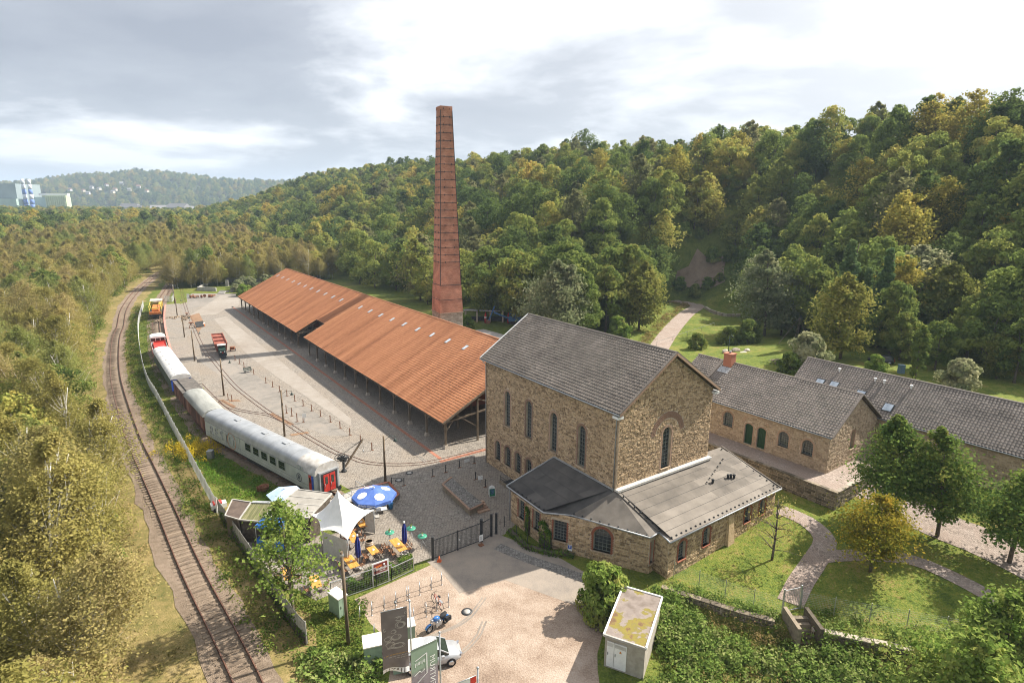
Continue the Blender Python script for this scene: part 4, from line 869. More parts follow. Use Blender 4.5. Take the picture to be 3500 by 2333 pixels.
for x_, y_ in ((2.2, 36.6), (2.3, 34.9), (2.0, 31.6), (1.3, 28.2)):
    o = link('roof_window', sk2m, hs2, (x_, y_, 7.0+sl2*x_+0.07)); o.rotation_euler = (0, -math.atan(sl2), 0); o.scale = (1.15, 1.25, 1)
cap = MB().cyl((0, 0, 0), (0, 0, 0.35), 0.1, 0.1, 8).cyl((0, 0, 0.35), (0, 0, 0.5), 0.2, 0.16, 8).mesh('vent_cap', M_white)
for x_, y_ in ((4.1, 35.3), (3.9, 31.0), (3.9, 30.0), (4.0, 27.2)): link('vent_cap', cap, hs2, (x_, y_, 7.0+sl2*x_+0.05))
# terrace in front of the terrace house, with its retaining wall
ter = thing('terrace', 'raised stone terrace with retaining wall and brick paving below the house', 'terrace', (31.8, 52.5, 0), math.pi/2-0.945)
MB().b6(0, 3.4, 0, 17.5, 0.2, 3.0).build('terrace_block', M_mortar, ter); MB().b6(3.4, 13.5, 0, 3.2, 0.2, 2.995).build('terrace_block', M_mortar, ter)
it = stones(Wall((0, 0, 0), (0, 1, 0), (-1, 0, 0)), 0, 17.5, 0.6, 2.98, [], rgs, rowh=(0.18, 0.32), sw=(0.3, 0.9)) + stones(Wall((0, 0, 0), (1, 0, 0), (0, -1, 0)), 0, 13.5, 0.6, 2.98, [], rgs, rowh=(0.18, 0.32), sw=(0.3, 0.9))
M_darkstone = mat('damp dark stone', (0.085, 0.07, 0.05), (0.27, 0.22, 0.16), (0.17, 0.14, 0.10), scale=4, var=0.6, bump=0.4, pos=(0.2, 0.85))
pieces(ter, 'stone', it, STONE_F, M_darkstone, 200, 'stonework')
MB().b6(0.35, 3.4, 0.35, 17.4, 3.0, 3.03).build('paving', M_path, ter); MB().b6(3.4, 13.4, 0.35, 3.2, 3.0, 3.028).build('paving', M_path, ter)
for i in range(20): MB().b6(-0.06, 0.36, i*0.875+0.01, i*0.875+0.865, 2.985, 3.07+0.01*(i % 3)).build('coping', M_darkstone, ter)
for i in range(12): MB().b6(0.37+i*1.08, 0.37+i*1.08+1.07, -0.06, 0.34, 2.985, 3.07+0.01*(i % 3)).build('coping', M_palestone, ter)

# ------------------------------------------------------------------ trees
NR = np.random.RandomState
M_bark = mat('bark', (0.075, 0.06, 0.045), (0.17, 0.14, 0.11), scale=6, bump=0.6, bscale=18)
M_birchbark = mat('birch bark', (0.30, 0.28, 0.25), (0.66, 0.63, 0.58), (0.58, 0.55, 0.50), scale=5, bump=0.2, pos=(0.3, 0.55))
L_hill = leafmat('hill foliage', [(0.115, 0.159, 0.045), (0.166, 0.223, 0.059), (0.250, 0.300, 0.076), (0.353, 0.361, 0.094), (0.539, 0.439, 0.123)], 0.46, 0.6)
L_oak = leafmat('oak foliage', [(0.094, 0.140, 0.039), (0.148, 0.203, 0.053), (0.234, 0.273, 0.069), (0.343, 0.336, 0.094)], 0.46, 0.4)
L_birch = leafmat('birch foliage', [(0.18, 0.175, 0.05), (0.27, 0.25, 0.075), (0.37, 0.325, 0.105), (0.45, 0.37, 0.145)], 0.46, 0.5)
L_maple = leafmat('yellow maple foliage', [(0.10, 0.13, 0.022), (0.19, 0.19, 0.03), (0.30, 0.25, 0.035), (0.42, 0.30, 0.045)], 0.36, 0.1)
L_horn = leafmat('hornbeam foliage', [(0.079, 0.137, 0.037), (0.130, 0.202, 0.050), (0.202, 0.259, 0.060), (0.360, 0.338, 0.086)], 0.46, 0.2)
L_fir = leafmat('conifer foliage', [(0.085, 0.146, 0.057), (0.133, 0.205, 0.083), (0.194, 0.255, 0.096)], 0.46, 0.3)
L_willow = leafmat('willow foliage', [(0.145, 0.179, 0.086), (0.222, 0.255, 0.128), (0.341, 0.341, 0.188), (0.461, 0.443, 0.273)], 0.46, 0.4)
L_larch = leafmat('yellow green foliage', [(0.120, 0.150, 0.042), (0.192, 0.216, 0.054), (0.276, 0.276, 0.072), (0.348, 0.318, 0.090)], 0.46, 0.3)
L_fresh = leafmat('fresh foliage', [(0.102, 0.171, 0.034), (0.171, 0.255, 0.051), (0.273, 0.341, 0.086), (0.375, 0.375, 0.102)], 0.46, 0.25)
def leaf_quads(pos, nrm, size, rg, aspect=0.62):
    n = len(pos); nrm = nrm/np.maximum(np.linalg.norm(nrm, axis=1), 1e-6)[:, None]
    r = rg.randn(n, 3); a = np.cross(nrm, r); a /= np.maximum(np.linalg.norm(a, axis=1), 1e-6)[:, None]; b = np.cross(nrm, a)
    s = size*(0.6+0.8*rg.rand(n))[:, None]
    V = np.stack([pos-a*s, pos-b*s*aspect+nrm*s*0.15, pos+a*s, pos+b*s*aspect+nrm*s*0.15], 1).reshape(-1, 3)
    return V, np.arange(4*n).reshape(n, 4)
def crown_mesh(name, prof, h0, h1, rad, nclump, nleaf, lsize, m, seed, clump=0.3, fill=0.3, droop=0.0, outward=0.65, flat=0.8):
    """prof(t) relative crown radius at height t in 0..1; returns mesh and clump centres"""
    rg = NR(seed); H = h1-h0; cs, rs = [], []
    for _ in range(nclump):
        t = rg.rand()**0.9; R_ = prof(t)*rad; az = rg.rand()*2*math.pi; rho = R_*(fill+(1-fill)*math.sqrt(rg.rand()))*0.86
        lump = 1+0.22*math.sin(3*az+seed)+0.12*math.sin(5*az+2*seed)
        cs.append((rho*lump*math.cos(az), rho*lump*math.sin(az), h0+H*t)); rs.append(rad*clump*(0.6+0.7*rg.rand())*(0.55+0.45*prof(t)))
    cs, rs = np.array(cs), np.array(rs); per = rs**2/np.sum(rs**2)*nleaf; P_, Nn, Rn = [], [], []
    ctr = np.array((0, 0, h0+H*0.4))
    for c, r, k in zip(cs, rs, per):
        k = max(6, int(k)); d = rg.randn(k, 3); d[:, 2] = d[:, 2]*flat+0.25; d /= np.linalg.norm(d, axis=1)[:, None]
        p = c + d*r*(0.55+0.5*rg.rand(k)**0.5)[:, None]*np.array((1, 1, flat)); p[:, 2] -= droop*r*rg.rand(k)
        out_ = (p-ctr); out_ /= np.linalg.norm(out_, axis=1)[:, None]
        P_.append(p); Nn.append(d*outward+out_*0.25+rg.randn(k, 3)*0.42); Rn.append(np.clip(0.5+0.30*rg.randn()+0.16*rg.randn(k), 0, 1))
    V, F_ = leaf_quads(np.concatenate(P_), np.concatenate(Nn), lsize, rg)
    return np_mesh(name, V, F_, m, rnd=np.concatenate(Rn)), cs
def crown_spray(name, prof, h0, h1, rad, nsp, nleaf, lsize, m, seed, droop=0.5, rise=0.5, spread=0.13, hang=0.0, upb=0.55):
    """feathery crown: leaves strung along arching branches, gaps between them"""
    rg = NR(seed); H = h1-h0; tips = []; P_, Nn, Rn = [], [], []; per = max(8, nleaf//nsp); skew = rg.randn(2)*0.12
    for _ in range(nsp):
        t = rg.rand()**0.85; az = rg.rand()*6.283; lump = 1+0.25*math.sin(2*az+seed)+0.15*math.sin(5*az+3*t+seed); ro = prof(t)*rad*lump*(0.45+0.6*math.sqrt(rg.rand()))
        tip = np.array((ro*math.cos(az)+skew[0]*H*t, ro*math.sin(az)+skew[1]*H*t, h0+H*t)); base = np.array((skew[0]*H*t*.7, skew[1]*H*t*.7, max(h0*0.7, tip[2]-rise*ro-0.4))); L_ = np.linalg.norm(tip-base)
        q = 0.3+0.75*rg.rand(per)**0.8; p = base+(tip-base)*q[:, None]; p[:, 2] += L_*droop*(q-q*q)*1.4; p += rg.randn(per, 3)*spread*L_*np.array((1, 1, .8)); p[:, 2] -= hang*rg.rand(per)**2*(0.3+q)
        nd = rg.randn(per, 3)*0.6; nd[:, 2] += upb; nd += (tip-base)/max(L_, .1)*0.35; P_.append(p); Nn.append(nd); Rn.append(np.clip(0.5+0.22*rg.randn()+0.17*rg.randn(per)+0.2*(t-.5), 0, 1)); tips.append(base+(tip-base)*.85)
    V, F_ = leaf_quads(np.concatenate(P_), np.concatenate(Nn), lsize, rg); return np_mesh(name, V, F_, m, rnd=np.concatenate(Rn)), np.array(tips)
def trunk_mesh(name, h, r, cs, m, seed, nl=9, bend=0.15, top=0.75, limb=0.35, many=1):
    rg = NR(seed); mb = MB()
    for q in range(many):
        bx, by = rg.randn(2)*bend; sx, sy = (rg.randn(2)*0.35 if many > 1 else (0, 0))
        pts = [(sx+bx*h*0.2*t*t*2, sy+by*h*0.2*t*t*2, h*top*t) for t in np.linspace(0, 1, 7)]; mb.tube(pts, [r*(1-0.8*t)+0.012 for t in np.linspace(0, 1, 7)], 7)
        for i in rg.choice(len(cs), min(nl, len(cs)), replace=False):
            c = cs[i]; t = min(0.95, max(0.2, (c[2]/(h*top))*rg.uniform(0.5, 0.85))); k = t*6; j = int(k); p0 = np.array(pts[j])+(np.array(pts[min(6, j+1)])-np.array(pts[j]))*(k-j)
            mid = p0*0.45+c*0.55+np.array((0, 0, -0.15*np.linalg.norm(c-p0))) + rg.randn(3)*0.1; mb.tube([tuple(p0), tuple(mid), tuple(c)], [r*limb, r*limb*0.6, r*limb*0.2], 5)
    return mb.mesh(name, m)
PROTO = {}
def proto(key, crown, trunk): PROTO[key] = (crown, trunk)
def plant(key, nm, label, cat, loc, scale=1.0, rz=None, group=None, sxy=1.0):
    cr, tr = PROTO[key]; t = thing(nm, label, cat, loc, RNG.uniform(0, 6.28) if rz is None else rz, group); t.scale = (scale*sxy, scale*sxy, scale)
    if tr: link('trunk', tr, t)
    link('crown' if tr else 'foliage', cr, t); return t
round_ = lambda t: math.sin(math.pi*min(1, max(0, 0.08+0.9*t)))**0.6
dome_ = lambda t: max(0.12, math.cos(t*math.pi/2)**0.55)*(0.75+0.25*min(1, t*4))
cone_ = lambda t: max(0.05, 1-t)**0.9*min(1, 0.55+t*3)
egg_ = lambda t: (math.sin(math.pi*min(1, 0.1+0.9*t**0.75)))**0.75
col_ = lambda t: 0.6+0.4*math.sin(math.pi*t) if t < 0.85 else 0.6*(1-t)/0.15+0.1
def mk(key, prof, h0, h1, rad, nc, nl, ls, lm, seed, bark=M_bark, tr_r=0.2, top=0.78, nlimb=8, bend=0.12, many=1, **kw):
    c, cs = crown_mesh('crown', prof, h0, h1, rad, nc, nl, ls, lm, seed, **kw); t = trunk_mesh('trunk', h1, tr_r, cs, bark, seed, nlimb, bend, top, many=many); proto(key, c, t)
def mks(key, prof, h0, h1, rad, nsp, nl, ls, lm, seed, bark=M_bark, tr_r=0.2, top=0.85, nlimb=10, bend=0.15, many=1, **kw):
    c, cs = crown_spray('crown', prof, h0, h1, rad, nsp, nl, ls, lm, seed, **kw); proto(key, c, trunk_mesh('trunk', h1, tr_r, cs, bark, seed, nlimb, bend, top, many=many))
L_hd = leafmat('dark hill foliage', [(0.070, 0.112, 0.035), (0.119, 0.171, 0.050), (0.182, 0.231, 0.063)], 0.46, 0.4); L_hy = leafmat('yellowing hill foliage', [(0.182, 0.198, 0.044), (0.309, 0.284, 0.063), (0.449, 0.370, 0.088), (0.589, 0.423, 0.113)], 0.46, 0.4); L_hg = leafmat('greyish hill foliage', [(0.154, 0.171, 0.076), (0.239, 0.244, 0.106), (0.350, 0.317, 0.151)], 0.46, 0.4)
for i in range(6):
    mks('hs%d' % i, [egg_, dome_, round_][i % 3], 1.2, 12.5+0.8*(i % 3), 4.5+0.4*(i % 2), 95, 4800, 0.25, [L_hill, L_hd, L_hy, L_hill, L_hg, L_hd][i], 120+i, nlimb=5, rise=[.4, .7, .9][i % 3])
for i in range(6):
    mk('hill%d' % i, [round_, dome_, egg_][i % 3], 1.4, 12.5+0.7*(i % 3), 4.7+0.4*(i % 2), 80, 5200, 0.24, L_hill, 100+i, clump=0.24, nlimb=4)
for i in range(4):
    mk('oak%d' % i, [round_, dome_][i % 2], 2.0, 14.5, 5.4, 90, 6500, 0.30, L_oak, 200+i, clump=0.25, tr_r=0.3)
L_b2 = leafmat('green birch foliage', [(0.12, 0.165, 0.045), (0.19, 0.235, 0.065), (0.28, 0.30, 0.09), (0.36, 0.34, 0.12)], 0.46, 0.5); L_b3 = leafmat('russet birch foliage', [(0.19, 0.18, 0.065), (0.28, 0.25, 0.09), (0.37, 0.31, 0.125), (0.44, 0.35, 0.16)], 0.46, 0.4)
for i in range(6):
    mks('birch%d' % i, [egg_, round_, lambda t: egg_(t)*(1-.25*t)][i % 3], 1.8, 10.8, 3.3, 125, 15000, 0.09, [L_birch, L_b3, L_birch, L_b2, L_birch, L_b3][i], 300+i, bark=M_birchbark, tr_r=0.07, top=0.84, nlimb=34, bend=0.28, many=2, droop=0.55, rise=0.9, spread=0.14, hang=0.5)
mks('maple', egg_, 2.3, 8.8, 4.4, 105, 12500, 0.13, L_maple, 41, tr_r=0.17, nlimb=24, spread=.15, rise=.7)
mks('corner', dome_, 0.5, 9.0, 4.6, 130, 12000, 0.17, L_fresh, 43, tr_r=0.2, hang=.5)
for i in range(3): mks('horn%d' % i, lambda t: egg_(t)*(1-0.5*t)*1.15, 2.2, 9.4, 3.3, 170, 14000, 0.125, L_horn, 51+i, tr_r=0.16, nlimb=20, rise=1.0)
mks('young', egg_, 2.6, 9.4, 3.1, 80, 4600, 0.13, L_fresh, 61, tr_r=0.15, nlimb=24, rise=1.0, spread=.11)
for i in range(2): mk('fir%d' % i, cone_, 0.6, 15.0, 3.3, 150, 8000, 0.24, L_fir, 71+i, tr_r=0.22, clump=0.2, droop=0.9, top=0.97)
mks('willow', dome_, 1.0, 9.0, 4.6, 120, 11000, 0.19, L_willow, 81, tr_r=0.25, hang=.6)
mks('pale', egg_, 1.6, 14.0, 4.6, 120, 9500, 0.22, L_willow, 83, tr_r=0.22)
mk('poplar', col_, 0.6, 12.0, 1.5, 90, 6000, 0.2, L_oak, 85, tr_r=0.15, clump=0.42)
mks('yellowish', egg_, 1.4, 12.0, 4.0, 110, 9000, 0.2, L_larch, 87, tr_r=0.2, hang=.6)
for i in range(3):
    c, cs = crown_mesh('foliage', dome_, 0.1, 2.6, 1.6, 50, 4200, 0.13, [L_oak, L_fresh, L_willow][i], 91+i, clump=0.32); proto('bush%d' % i, c, trunk_mesh('stem', 2.4, 0.06, cs, M_bark, 91+i, 6, top=0.6))
rg = NR(5)
bare = NR(44); mb = MB(); pts = [(0.15*math.sin(t*3), 0.1*t, 4.6*t) for t in np.linspace(0, 1, 7)]; mb.tube(pts, [0.09*(1-.75*t) for t in np.linspace(0, 1, 7)], 7); bc = []
for k in range(46):
    t = bare.uniform(0.3, 0.97); j = int(t*6); p0 = np.array(pts[j]); az = bare.rand()*6.28; ln = bare.uniform(0.8, 2.2)*(1.25-t); p1 = p0+np.array((math.cos(az)*ln, math.sin(az)*ln, ln*bare.uniform(0.2, 0.8))); mid = (p0+p1)/2+np.array((0, 0, 0.12)); mb.tube([tuple(p0), tuple(mid), tuple(p1)], [0.03, 0.018, 0.008], 4); bc.append(p1)
bc = np.array(bc); lp = np.repeat(bc, 11, 0)+bare.randn(len(bc)*11, 3)*0.3
V_, F_ = leaf_quads(lp, bare.randn(len(lp), 3), 0.075, bare); proto('bare', np_mesh('crown', V_, F_, L_birch, rnd=bare.rand(len(F_))), mb.mesh('trunk', M_bark))

# --- trees one can point to
def gz(x, y): return float(ground(x, y))
def at_(p): return (p[0], p[1], gz(p[0], p[1])-0.05)
plant('maple', 'maple_tree', 'yellow autumn maple on the lawn beside the curving path', 'tree', (29.86, 43.20, 0.74), 0.78)
plant('horn0', 'hornbeam_tree', 'green conical tree behind the yellow maple, in front of the terrace house gable', 'tree', (35.48, 50.51, 1.24), 1.12)
plant('horn1', 'hornbeam_tree', 'green conical tree with bare lower trunk between cobbled lane and lawn', 'tree', (38.43, 47.68, 1.31), 1.06)
plant('horn2', 'hornbeam_tree', 'green tree with thin dark trunk cut by the right picture edge', 'tree', (41.66, 43.70, 1.34), 1.05)
plant('bare', 'young_tree', 'small nearly leafless tree on the lawn by the annex', 'tree', (22.66, 45.32, 0.36), 1.25, 0.5)
plant('young', 'garden_tree', 'slender green tree growing in front of the white tent and blue pavilion', 'tree', (-16.06, 37.88, 0), 1.0, 0.4)
plant('bush1', 'laurel_bush', 'large pale leaved bush beside the small transformer house', 'bush', (7.1, 38.9, 0), 1.45, 1.0)
plant('corner', 'foreground_tree', 'big soft green tree in the lower right corner', 'tree', (25.6, 28.2, -0.9), 0.92, 0.3)
plant('corner', 'foreground_tree', 'second soft green tree at the right edge, below the garden wall', 'tree', (31.4, 32.0, -0.9), 0.85, 2.0)
PARK = [('pale', (60.60, 138.03, 0.03), 1.45, 'pale tall tree with several stems left of the park lawn'), ('pale', (64.91, 138.59, 0.14), 1.15, 'pale tree close behind the tall several stemmed one'), ('oak0', (69.00, 138.32, 0.84), 1.25, 'dark round tree behind the pole tripod'), ('oak2', (70.77, 134.32, 1.72), 1.05, 'dark tree between the pole tripod and the first fir'),
 ('fir0', (68.77, 120.67, 2.55), 1.42, 'slender fir behind the yellowish birch'), ('fir1', (73.60, 115.46, 2.80), 1.3, 'second fir, right of the yellowish birch'), ('yellowish', (61.00, 105.76, 2.80), 1.35, 'yellowish drooping birch on the park lawn'), ('fir0', (71.63, 118.29, 2.79), 1.05, 'smaller fir between the two tall ones'),
 ('oak1', (72.88, 110.11, 2.80), 0.95, 'bluish green bushy tree between fir and olive tree'), ('yellowish', (85.23, 113.16, 3.46), 1.4, 'broad olive yellow tree at the edge of the park'), ('willow', (89.82, 124.33, 6.89), 1.75, 'silvery willow high behind the olive tree'), ('oak0', (81.51, 116.13, 3.05), 0.9, 'dark tree filling the gap behind the columnar tree'), ('oak3', (83.30, 104.45, 2.80), 0.85, 'dark round tree below the olive yellow one'),
 ('oak2', (81.47, 97.91, 2.80), 0.9, 'massive round tree behind the long house'), ('poplar', (66.50, 93.06, 2.80), 0.75, 'narrow columnar tree behind the long roof'), ('oak3', (81.24, 91.24, 2.80), 0.72, 'dark lower tree in the right corner of the park'), ('oak1', (90.61, 102.20, 2.87), 1.2, 'tall dark tree at the right edge of the park'), ('pale', (90.42, 105.71, 3.46), 0.9, 'paler tree between the massive round and the tall dark tree'),
 ('oak1', (71.60, 105.19, 2.80), 0.62, 'round green tree beside the columnar one'), ('yellowish', (80.16, 93.49, 2.80), 0.7, 'yellow green tree above the far end of the long roof'), ('oak0', (73.62, 98.67, 2.80), 0.6, 'low dark tree between columnar tree and white tinged shrub'),
 ('bush2', (51.02, 97.93, 2.80), 2.4, 'grey green rounded shrub left of the long roof end'), ('bush2', (68.68, 86.62, 2.80), 1.9, 'white tinged rounded shrub behind the long roof'), ('bush0', (47.34, 96.29, 2.80), 1.3, 'small dark bush at the foot of the rounded shrub'),
 ('bush0', (40.42, 124.18, 0.03), 1.3, 'low round bush beside the park path'), ('bush0', (53.49, 130.26, 0.18), 2.0, 'wide dark bush under the pale tall tree'), ('bush0', (48.62, 128.97, 0.06), 1.5, 'dark green bush left of the wide one'), ('bush1', (61.76, 96.26, 2.80), 1.2, 'loose pale shrub just behind the roof ridge'),
 ('bush1', (24.78, 134.92), 1.9, 'yellow green bush above the engine house ridge'), ('bush1', (-11.26, 145.25), 1.2, 'yellow leaved shrub at the foot of the chimney')]
for k, p, s, lb in PARK:
    isb = k.startswith('bush'); plant(k, 'park_bush' if isb else 'park_tree', lb, 'bush' if isb else 'tree', (p[0], p[1], gz(p[0], p[1])-0.05), s)
# --- woods
cam_p = np.array((0, 0, 30.0)); FW = np.array((0, math.cos(PITCH), -math.sin(PITCH))); UPV = np.array((0, math.sin(PITCH), math.cos(PITCH)))
def seen(x, y, z, mg=0.06):
    d = np.stack([x, y, z-30.0], -1); dp = d @ FW; h = d[..., 0]/np.maximum(dp, .1); v = (d @ UPV)/np.maximum(dp, .1)
    return (dp > 4) & (np.abs(h) < 0.872+mg) & (v < 0.581+mg) & (v > -0.581-mg*3)
def scatter(xs, ys, step, seed, ok):
    r = NR(seed); X_, Y_ = np.meshgrid(np.arange(*xs, step), np.arange(*ys, step)); X_ = X_+r.uniform(-.42, .42, X_.shape)*step; Y_ = Y_+r.uniform(-.42, .42, Y_.shape)*step
    X_, Y_ = X_.ravel(), Y_.ravel(); k = ok(X_, Y_); X_, Y_ = X_[k], Y_[k]; Z_ = ground(X_, Y_); k = seen(X_, Y_, Z_+8, 0.22); return X_[k], Y_[k], Z_[k]
def wood_stuff(name, label, keys, pos, sc, cat='wood', seed=1):
    """points carrying whole crowns: one object for a wood nobody could count"""
    r = NR(seed); me = bpy.data.meshes.new(name); n = len(pos); me.vertices.add(n); me.vertices.foreach_set('co', np.asarray(pos, np.float32).ravel())
    for nm_, dt, val in (('sc', 'FLOAT', sc), ('rz', 'FLOAT', r.rand(n)*6.28), ('pk', 'INT', r.randint(0, len(keys), n))):
        a = me.attributes.new(nm_, dt, 'POINT'); a.data.foreach_set('value', np.asarray(val, np.int32 if dt == 'INT' else np.float32))
    o = link(name, me); tag(o, label, cat, kind='stuff')
    ng = bpy.data.node_groups.new(name, 'GeometryNodeTree'); ng.interface.new_socket('Geometry', in_out='INPUT', socket_type='NodeSocketGeometry'); ng.interface.new_socket('Geometry', in_out='OUTPUT', socket_type='NodeSocketGeometry')
    gi, go = N(ng, 'NodeGroupInput'), N(ng, 'NodeGroupOutput'); iop = N(ng, 'GeometryNodeInstanceOnPoints'); jn = N(ng, 'GeometryNodeJoinGeometry')
    for k in reversed(keys):
        oi = N(ng, 'GeometryNodeObjectInfo'); oi.inputs['Object'].default_value = k; oi.inputs['As Instance'].default_value = True; ng.links.new(oi.outputs['Geometry'], jn.inputs[0])
    def att(nm_, dt):
        a = N(ng, 'GeometryNodeInputNamedAttribute', data_type=dt); a.inputs[0].default_value = nm_; return a.outputs[0]
    cb = N(ng, 'ShaderNodeCombineXYZ'); ng.links.new(att('rz', 'FLOAT'), cb.inputs[2]); er = N(ng, 'FunctionNodeEulerToRotation'); ng.links.new(cb.outputs[0], er.inputs[0])
    ng.links.new(gi.outputs[0], iop.inputs['Points']); ng.links.new(jn.outputs[0], iop.inputs['Instance']); iop.inputs['Pick Instance'].default_value = True
    ng.links.new(att('pk', 'INT'), iop.inputs['Instance Index']); ng.links.new(er.outputs[0], iop.inputs['Rotation']); ng.links.new(att('sc', 'FLOAT'), iop.inputs['Scale']); ng.links.new(iop.outputs[0], go.inputs[0])
    md = o.modifiers.new('scatter', 'NODES'); md.node_group = ng; return o
SCAR = (63.28, 199.41, 6.37)
PATHL = park_path
def hill_ok(x, y):
    d, b = shed_db(x, y); foot = 52 + 72*sm((84-d)/20) - 24*sm((45-d)/40)
    k = (b > foot-3) & (b < 232) & (d > -170) & (d < 800)
    rt = x/np.maximum(y, 1); ds = np.hypot(x, y); k &= np.hypot(x-SCAR[0], (y-SCAR[1])*0.8) > 6; k &= ~((rt > 0.258) & (rt < 0.385) & (ds < math.hypot(SCAR[0], SCAR[1])+0))
    return k
X_, Y_, Z_ = scatter((-420, 330), (60, 900), 8.6, 3, hill_ok)
# grove on the flat at the foot of the hill, left of the park path
def grove_ok(x, y):
    d, b = shed_db(x, y); foot = 52 + 72*sm((84-d)/20) - 24*sm((45-d)/40)
    px = np.interp(y, [120, 145, 165, 192], [30, 37, 47, 52])
    return (b > 50) & (b < foot) & (d > 36) & (d < 90) & (x < px-5)
x2, y2, z2_ = scatter((-40, 80), (110, 220), 8.0, 9, grove_ok); r = NR(4)
for i in range(len(x2)):
    k = ['oak0', 'oak1', 'oak2', 'oak3', 'yellowish', 'pale'][r.choice(6, p=[.2, .2, .2, .2, .13, .07])]
    plant(k, 'grove_tree', 'broadleaf tree in the grove between shed chimney and park path', 'tree', (x2[i], y2[i], z2_[i]-0.1), 1.0+0.45*r.rand(), group='grove at the foot of the hill')
dist = np.sqrt(X_**2+Y_**2+(Z_-25)**2)+1e4*~seen(X_, Y_, Z_+8, 0.03); order = np.argsort(dist); r = NR(8); sc = 0.85+0.75*r.rand(len(X_)); HILLK = ['hs0', 'hill0', 'hs1', 'hill1', 'hs2', 'hill2', 'hs3', 'hs4', 'hill4', 'hs5']
crowns = {}
for j in order[:300]:
    k = HILLK[r.randint(10)]; t = plant(k, 'hillside_tree', 'broadleaf tree in the dense wood covering the hillside', 'tree', (X_[j], Y_[j], Z_[j]-0.2), sc[j], group='trees of the hillside wood')
    crowns.setdefault(k, [c for c in t.children if c.name.startswith('crown')][0])
HC = [crowns[k] for k in HILLK]
j = order[300:]; wood_stuff('hillside_wood', 'dense mixed wood covering the upper hillside', HC, np.stack([X_[j], Y_[j], Z_[j]-0.2], 1), sc[j])
# birch wood left of the line
def line_x(y): return np.interp(y, TRK_Y, TRK_X)
TRK = catmull([(-10.9, 24.0), (-16.84, 31.87), (-26.65, 43.54), (-34.09, 52.88), (-42.47, 63.29), (-50.23, 72.98), (-64.95, 92.61), (-74.94, 106.67), (-85.71, 122.95), (-94.68, 137.12), (-100.92, 148.07), (-112.52, 167.27), (-123.11, 187.71), (-135.86, 214.43), (-149.17, 244.61), (-158.53, 270.32), (-161.64, 289.05), (-158, 305), (-150, 330), (-138, 356)], 2.0)
def track_dist(x, y, pl=TRK):
    d2 = np.min(np.hypot(x[:, None]-pl[None, ::2, 0], y[:, None]-pl[None, ::2, 1]), axis=1); return d2
def birch_ok(x, y):
    xl = np.interp(y, TRK[:170, 1], TRK[:170, 0]); left = x < xl
    td = track_dist(x, y); k1 = left & (td > np.where(y < 41, 6.8, np.where(y < 54, 3.6, np.where(y < 125, 6.2, 5.5)))) & (y < 300) & (x > xl-95)
    d, b = shed_db(x, y); k2 = (d > 178) & (b < 46) & (td > 8) & (d < 420) & (x > -330) & ~left
    k3 = (y >= 300) & (x < -100) & (x > -290) & (y < 430) & (td > 8) & (b < 46)
    return k1 | k2 | k3
bx_, by_, bz_ = scatter((-360, 0), (14, 480), 4.4, 21, birch_ok); dist = np.sqrt(bx_**2+by_**2+24**2)+1e4*~seen(bx_, by_, bz_+7, 0.05); order = np.argsort(dist); r = NR(31)
BK = ['birch%d' % i for i in range(6)]; crowns = {}; sc = 0.7+0.62*r.rand(len(bx_)); sc = sc*(1+0.12*sm((by_-180)/140)); sc = np.where(np.hypot(bx_, by_) < 42, sc*0.85, sc)
for q, j in enumerate(order[:300]):
    k = BK[r.randint(6)]; u_ = r.rand() if q > 12 else 1
    if u_ < 0.16: plant(['oak0', 'hill1', 'hill4', 'yellowish'][q % 4], 'wood_tree', 'darker green broadleaf tree among the birches left of the railway', 'tree', (bx_[j], by_[j], bz_[j]-0.1), sc[j]*0.72, group='broadleaf trees among the birches'); continue
    t = plant(k, 'birch_tree', 'olive yellow birch with white stems in the wood left of the railway', 'tree', (bx_[j], by_[j], bz_[j]-0.1), sc[j], group='birch wood beside the railway')
    crowns.setdefault(k, [c for c in t.children if c.name.startswith('crown')][0])
BC = [crowns[k] for k in BK]; j = order[300:]
wood_stuff('birch_wood', 'far part of the birch wood along the railway curve', BC, np.stack([bx_[j], by_[j], bz_[j]-0.1], 1), sc[j])
# dark wood behind the birches on the left, and the wooded valley floor
def valley_ok(x, y): return (((x < -205-0.3*(y-150)) & (x > -900)) | (y > 400)) & (x < -60) & (x > -1500) & (y > 150)
vx, vy, vz = scatter((-1500, -60), (120, 1500), 13, 41, valley_ok); r = NR(6)
wood_stuff('valley_wood', 'dark woodland filling the valley beyond the birches', HC, np.stack([vx, vy, vz-0.3], 1), 1.15+0.5*r.rand(len(vx)))
for p, s in (((-218.47, 447.98), 1.6),): plant('poplar', 'poplar_tree', 'tall narrow poplar rising above the far birch wood', 'tree', (-188.0, 330.0, gz(-188, 330)), 1.75)
r = NR(77)
for k in range(9): a = k*.7; p = (SCAR[0]+9*math.cos(a)*r.uniform(.7, 1.2), SCAR[1]+8*math.sin(a)*r.uniform(.7, 1.2)); plant('bush%d' % (k % 2), 'slope_bush', 'green bush around the bare earth slope', 'bush', (p[0], p[1], gz(*p)), r.uniform(1.0, 2.2), group='bushes around the bare slope')
for k in range(26):
    d_ = r.uniform(132, 160); b_ = r.uniform(4, 30); p = SB(d_+16, b_); plant('bush%d' % [2, 1, 2][k % 3], 'willow_bush', 'soft grey green bush behind the far walled basin', 'bush', (p[0], p[1], 0), r.uniform(0.9, 1.5), group='bushes behind the basin')

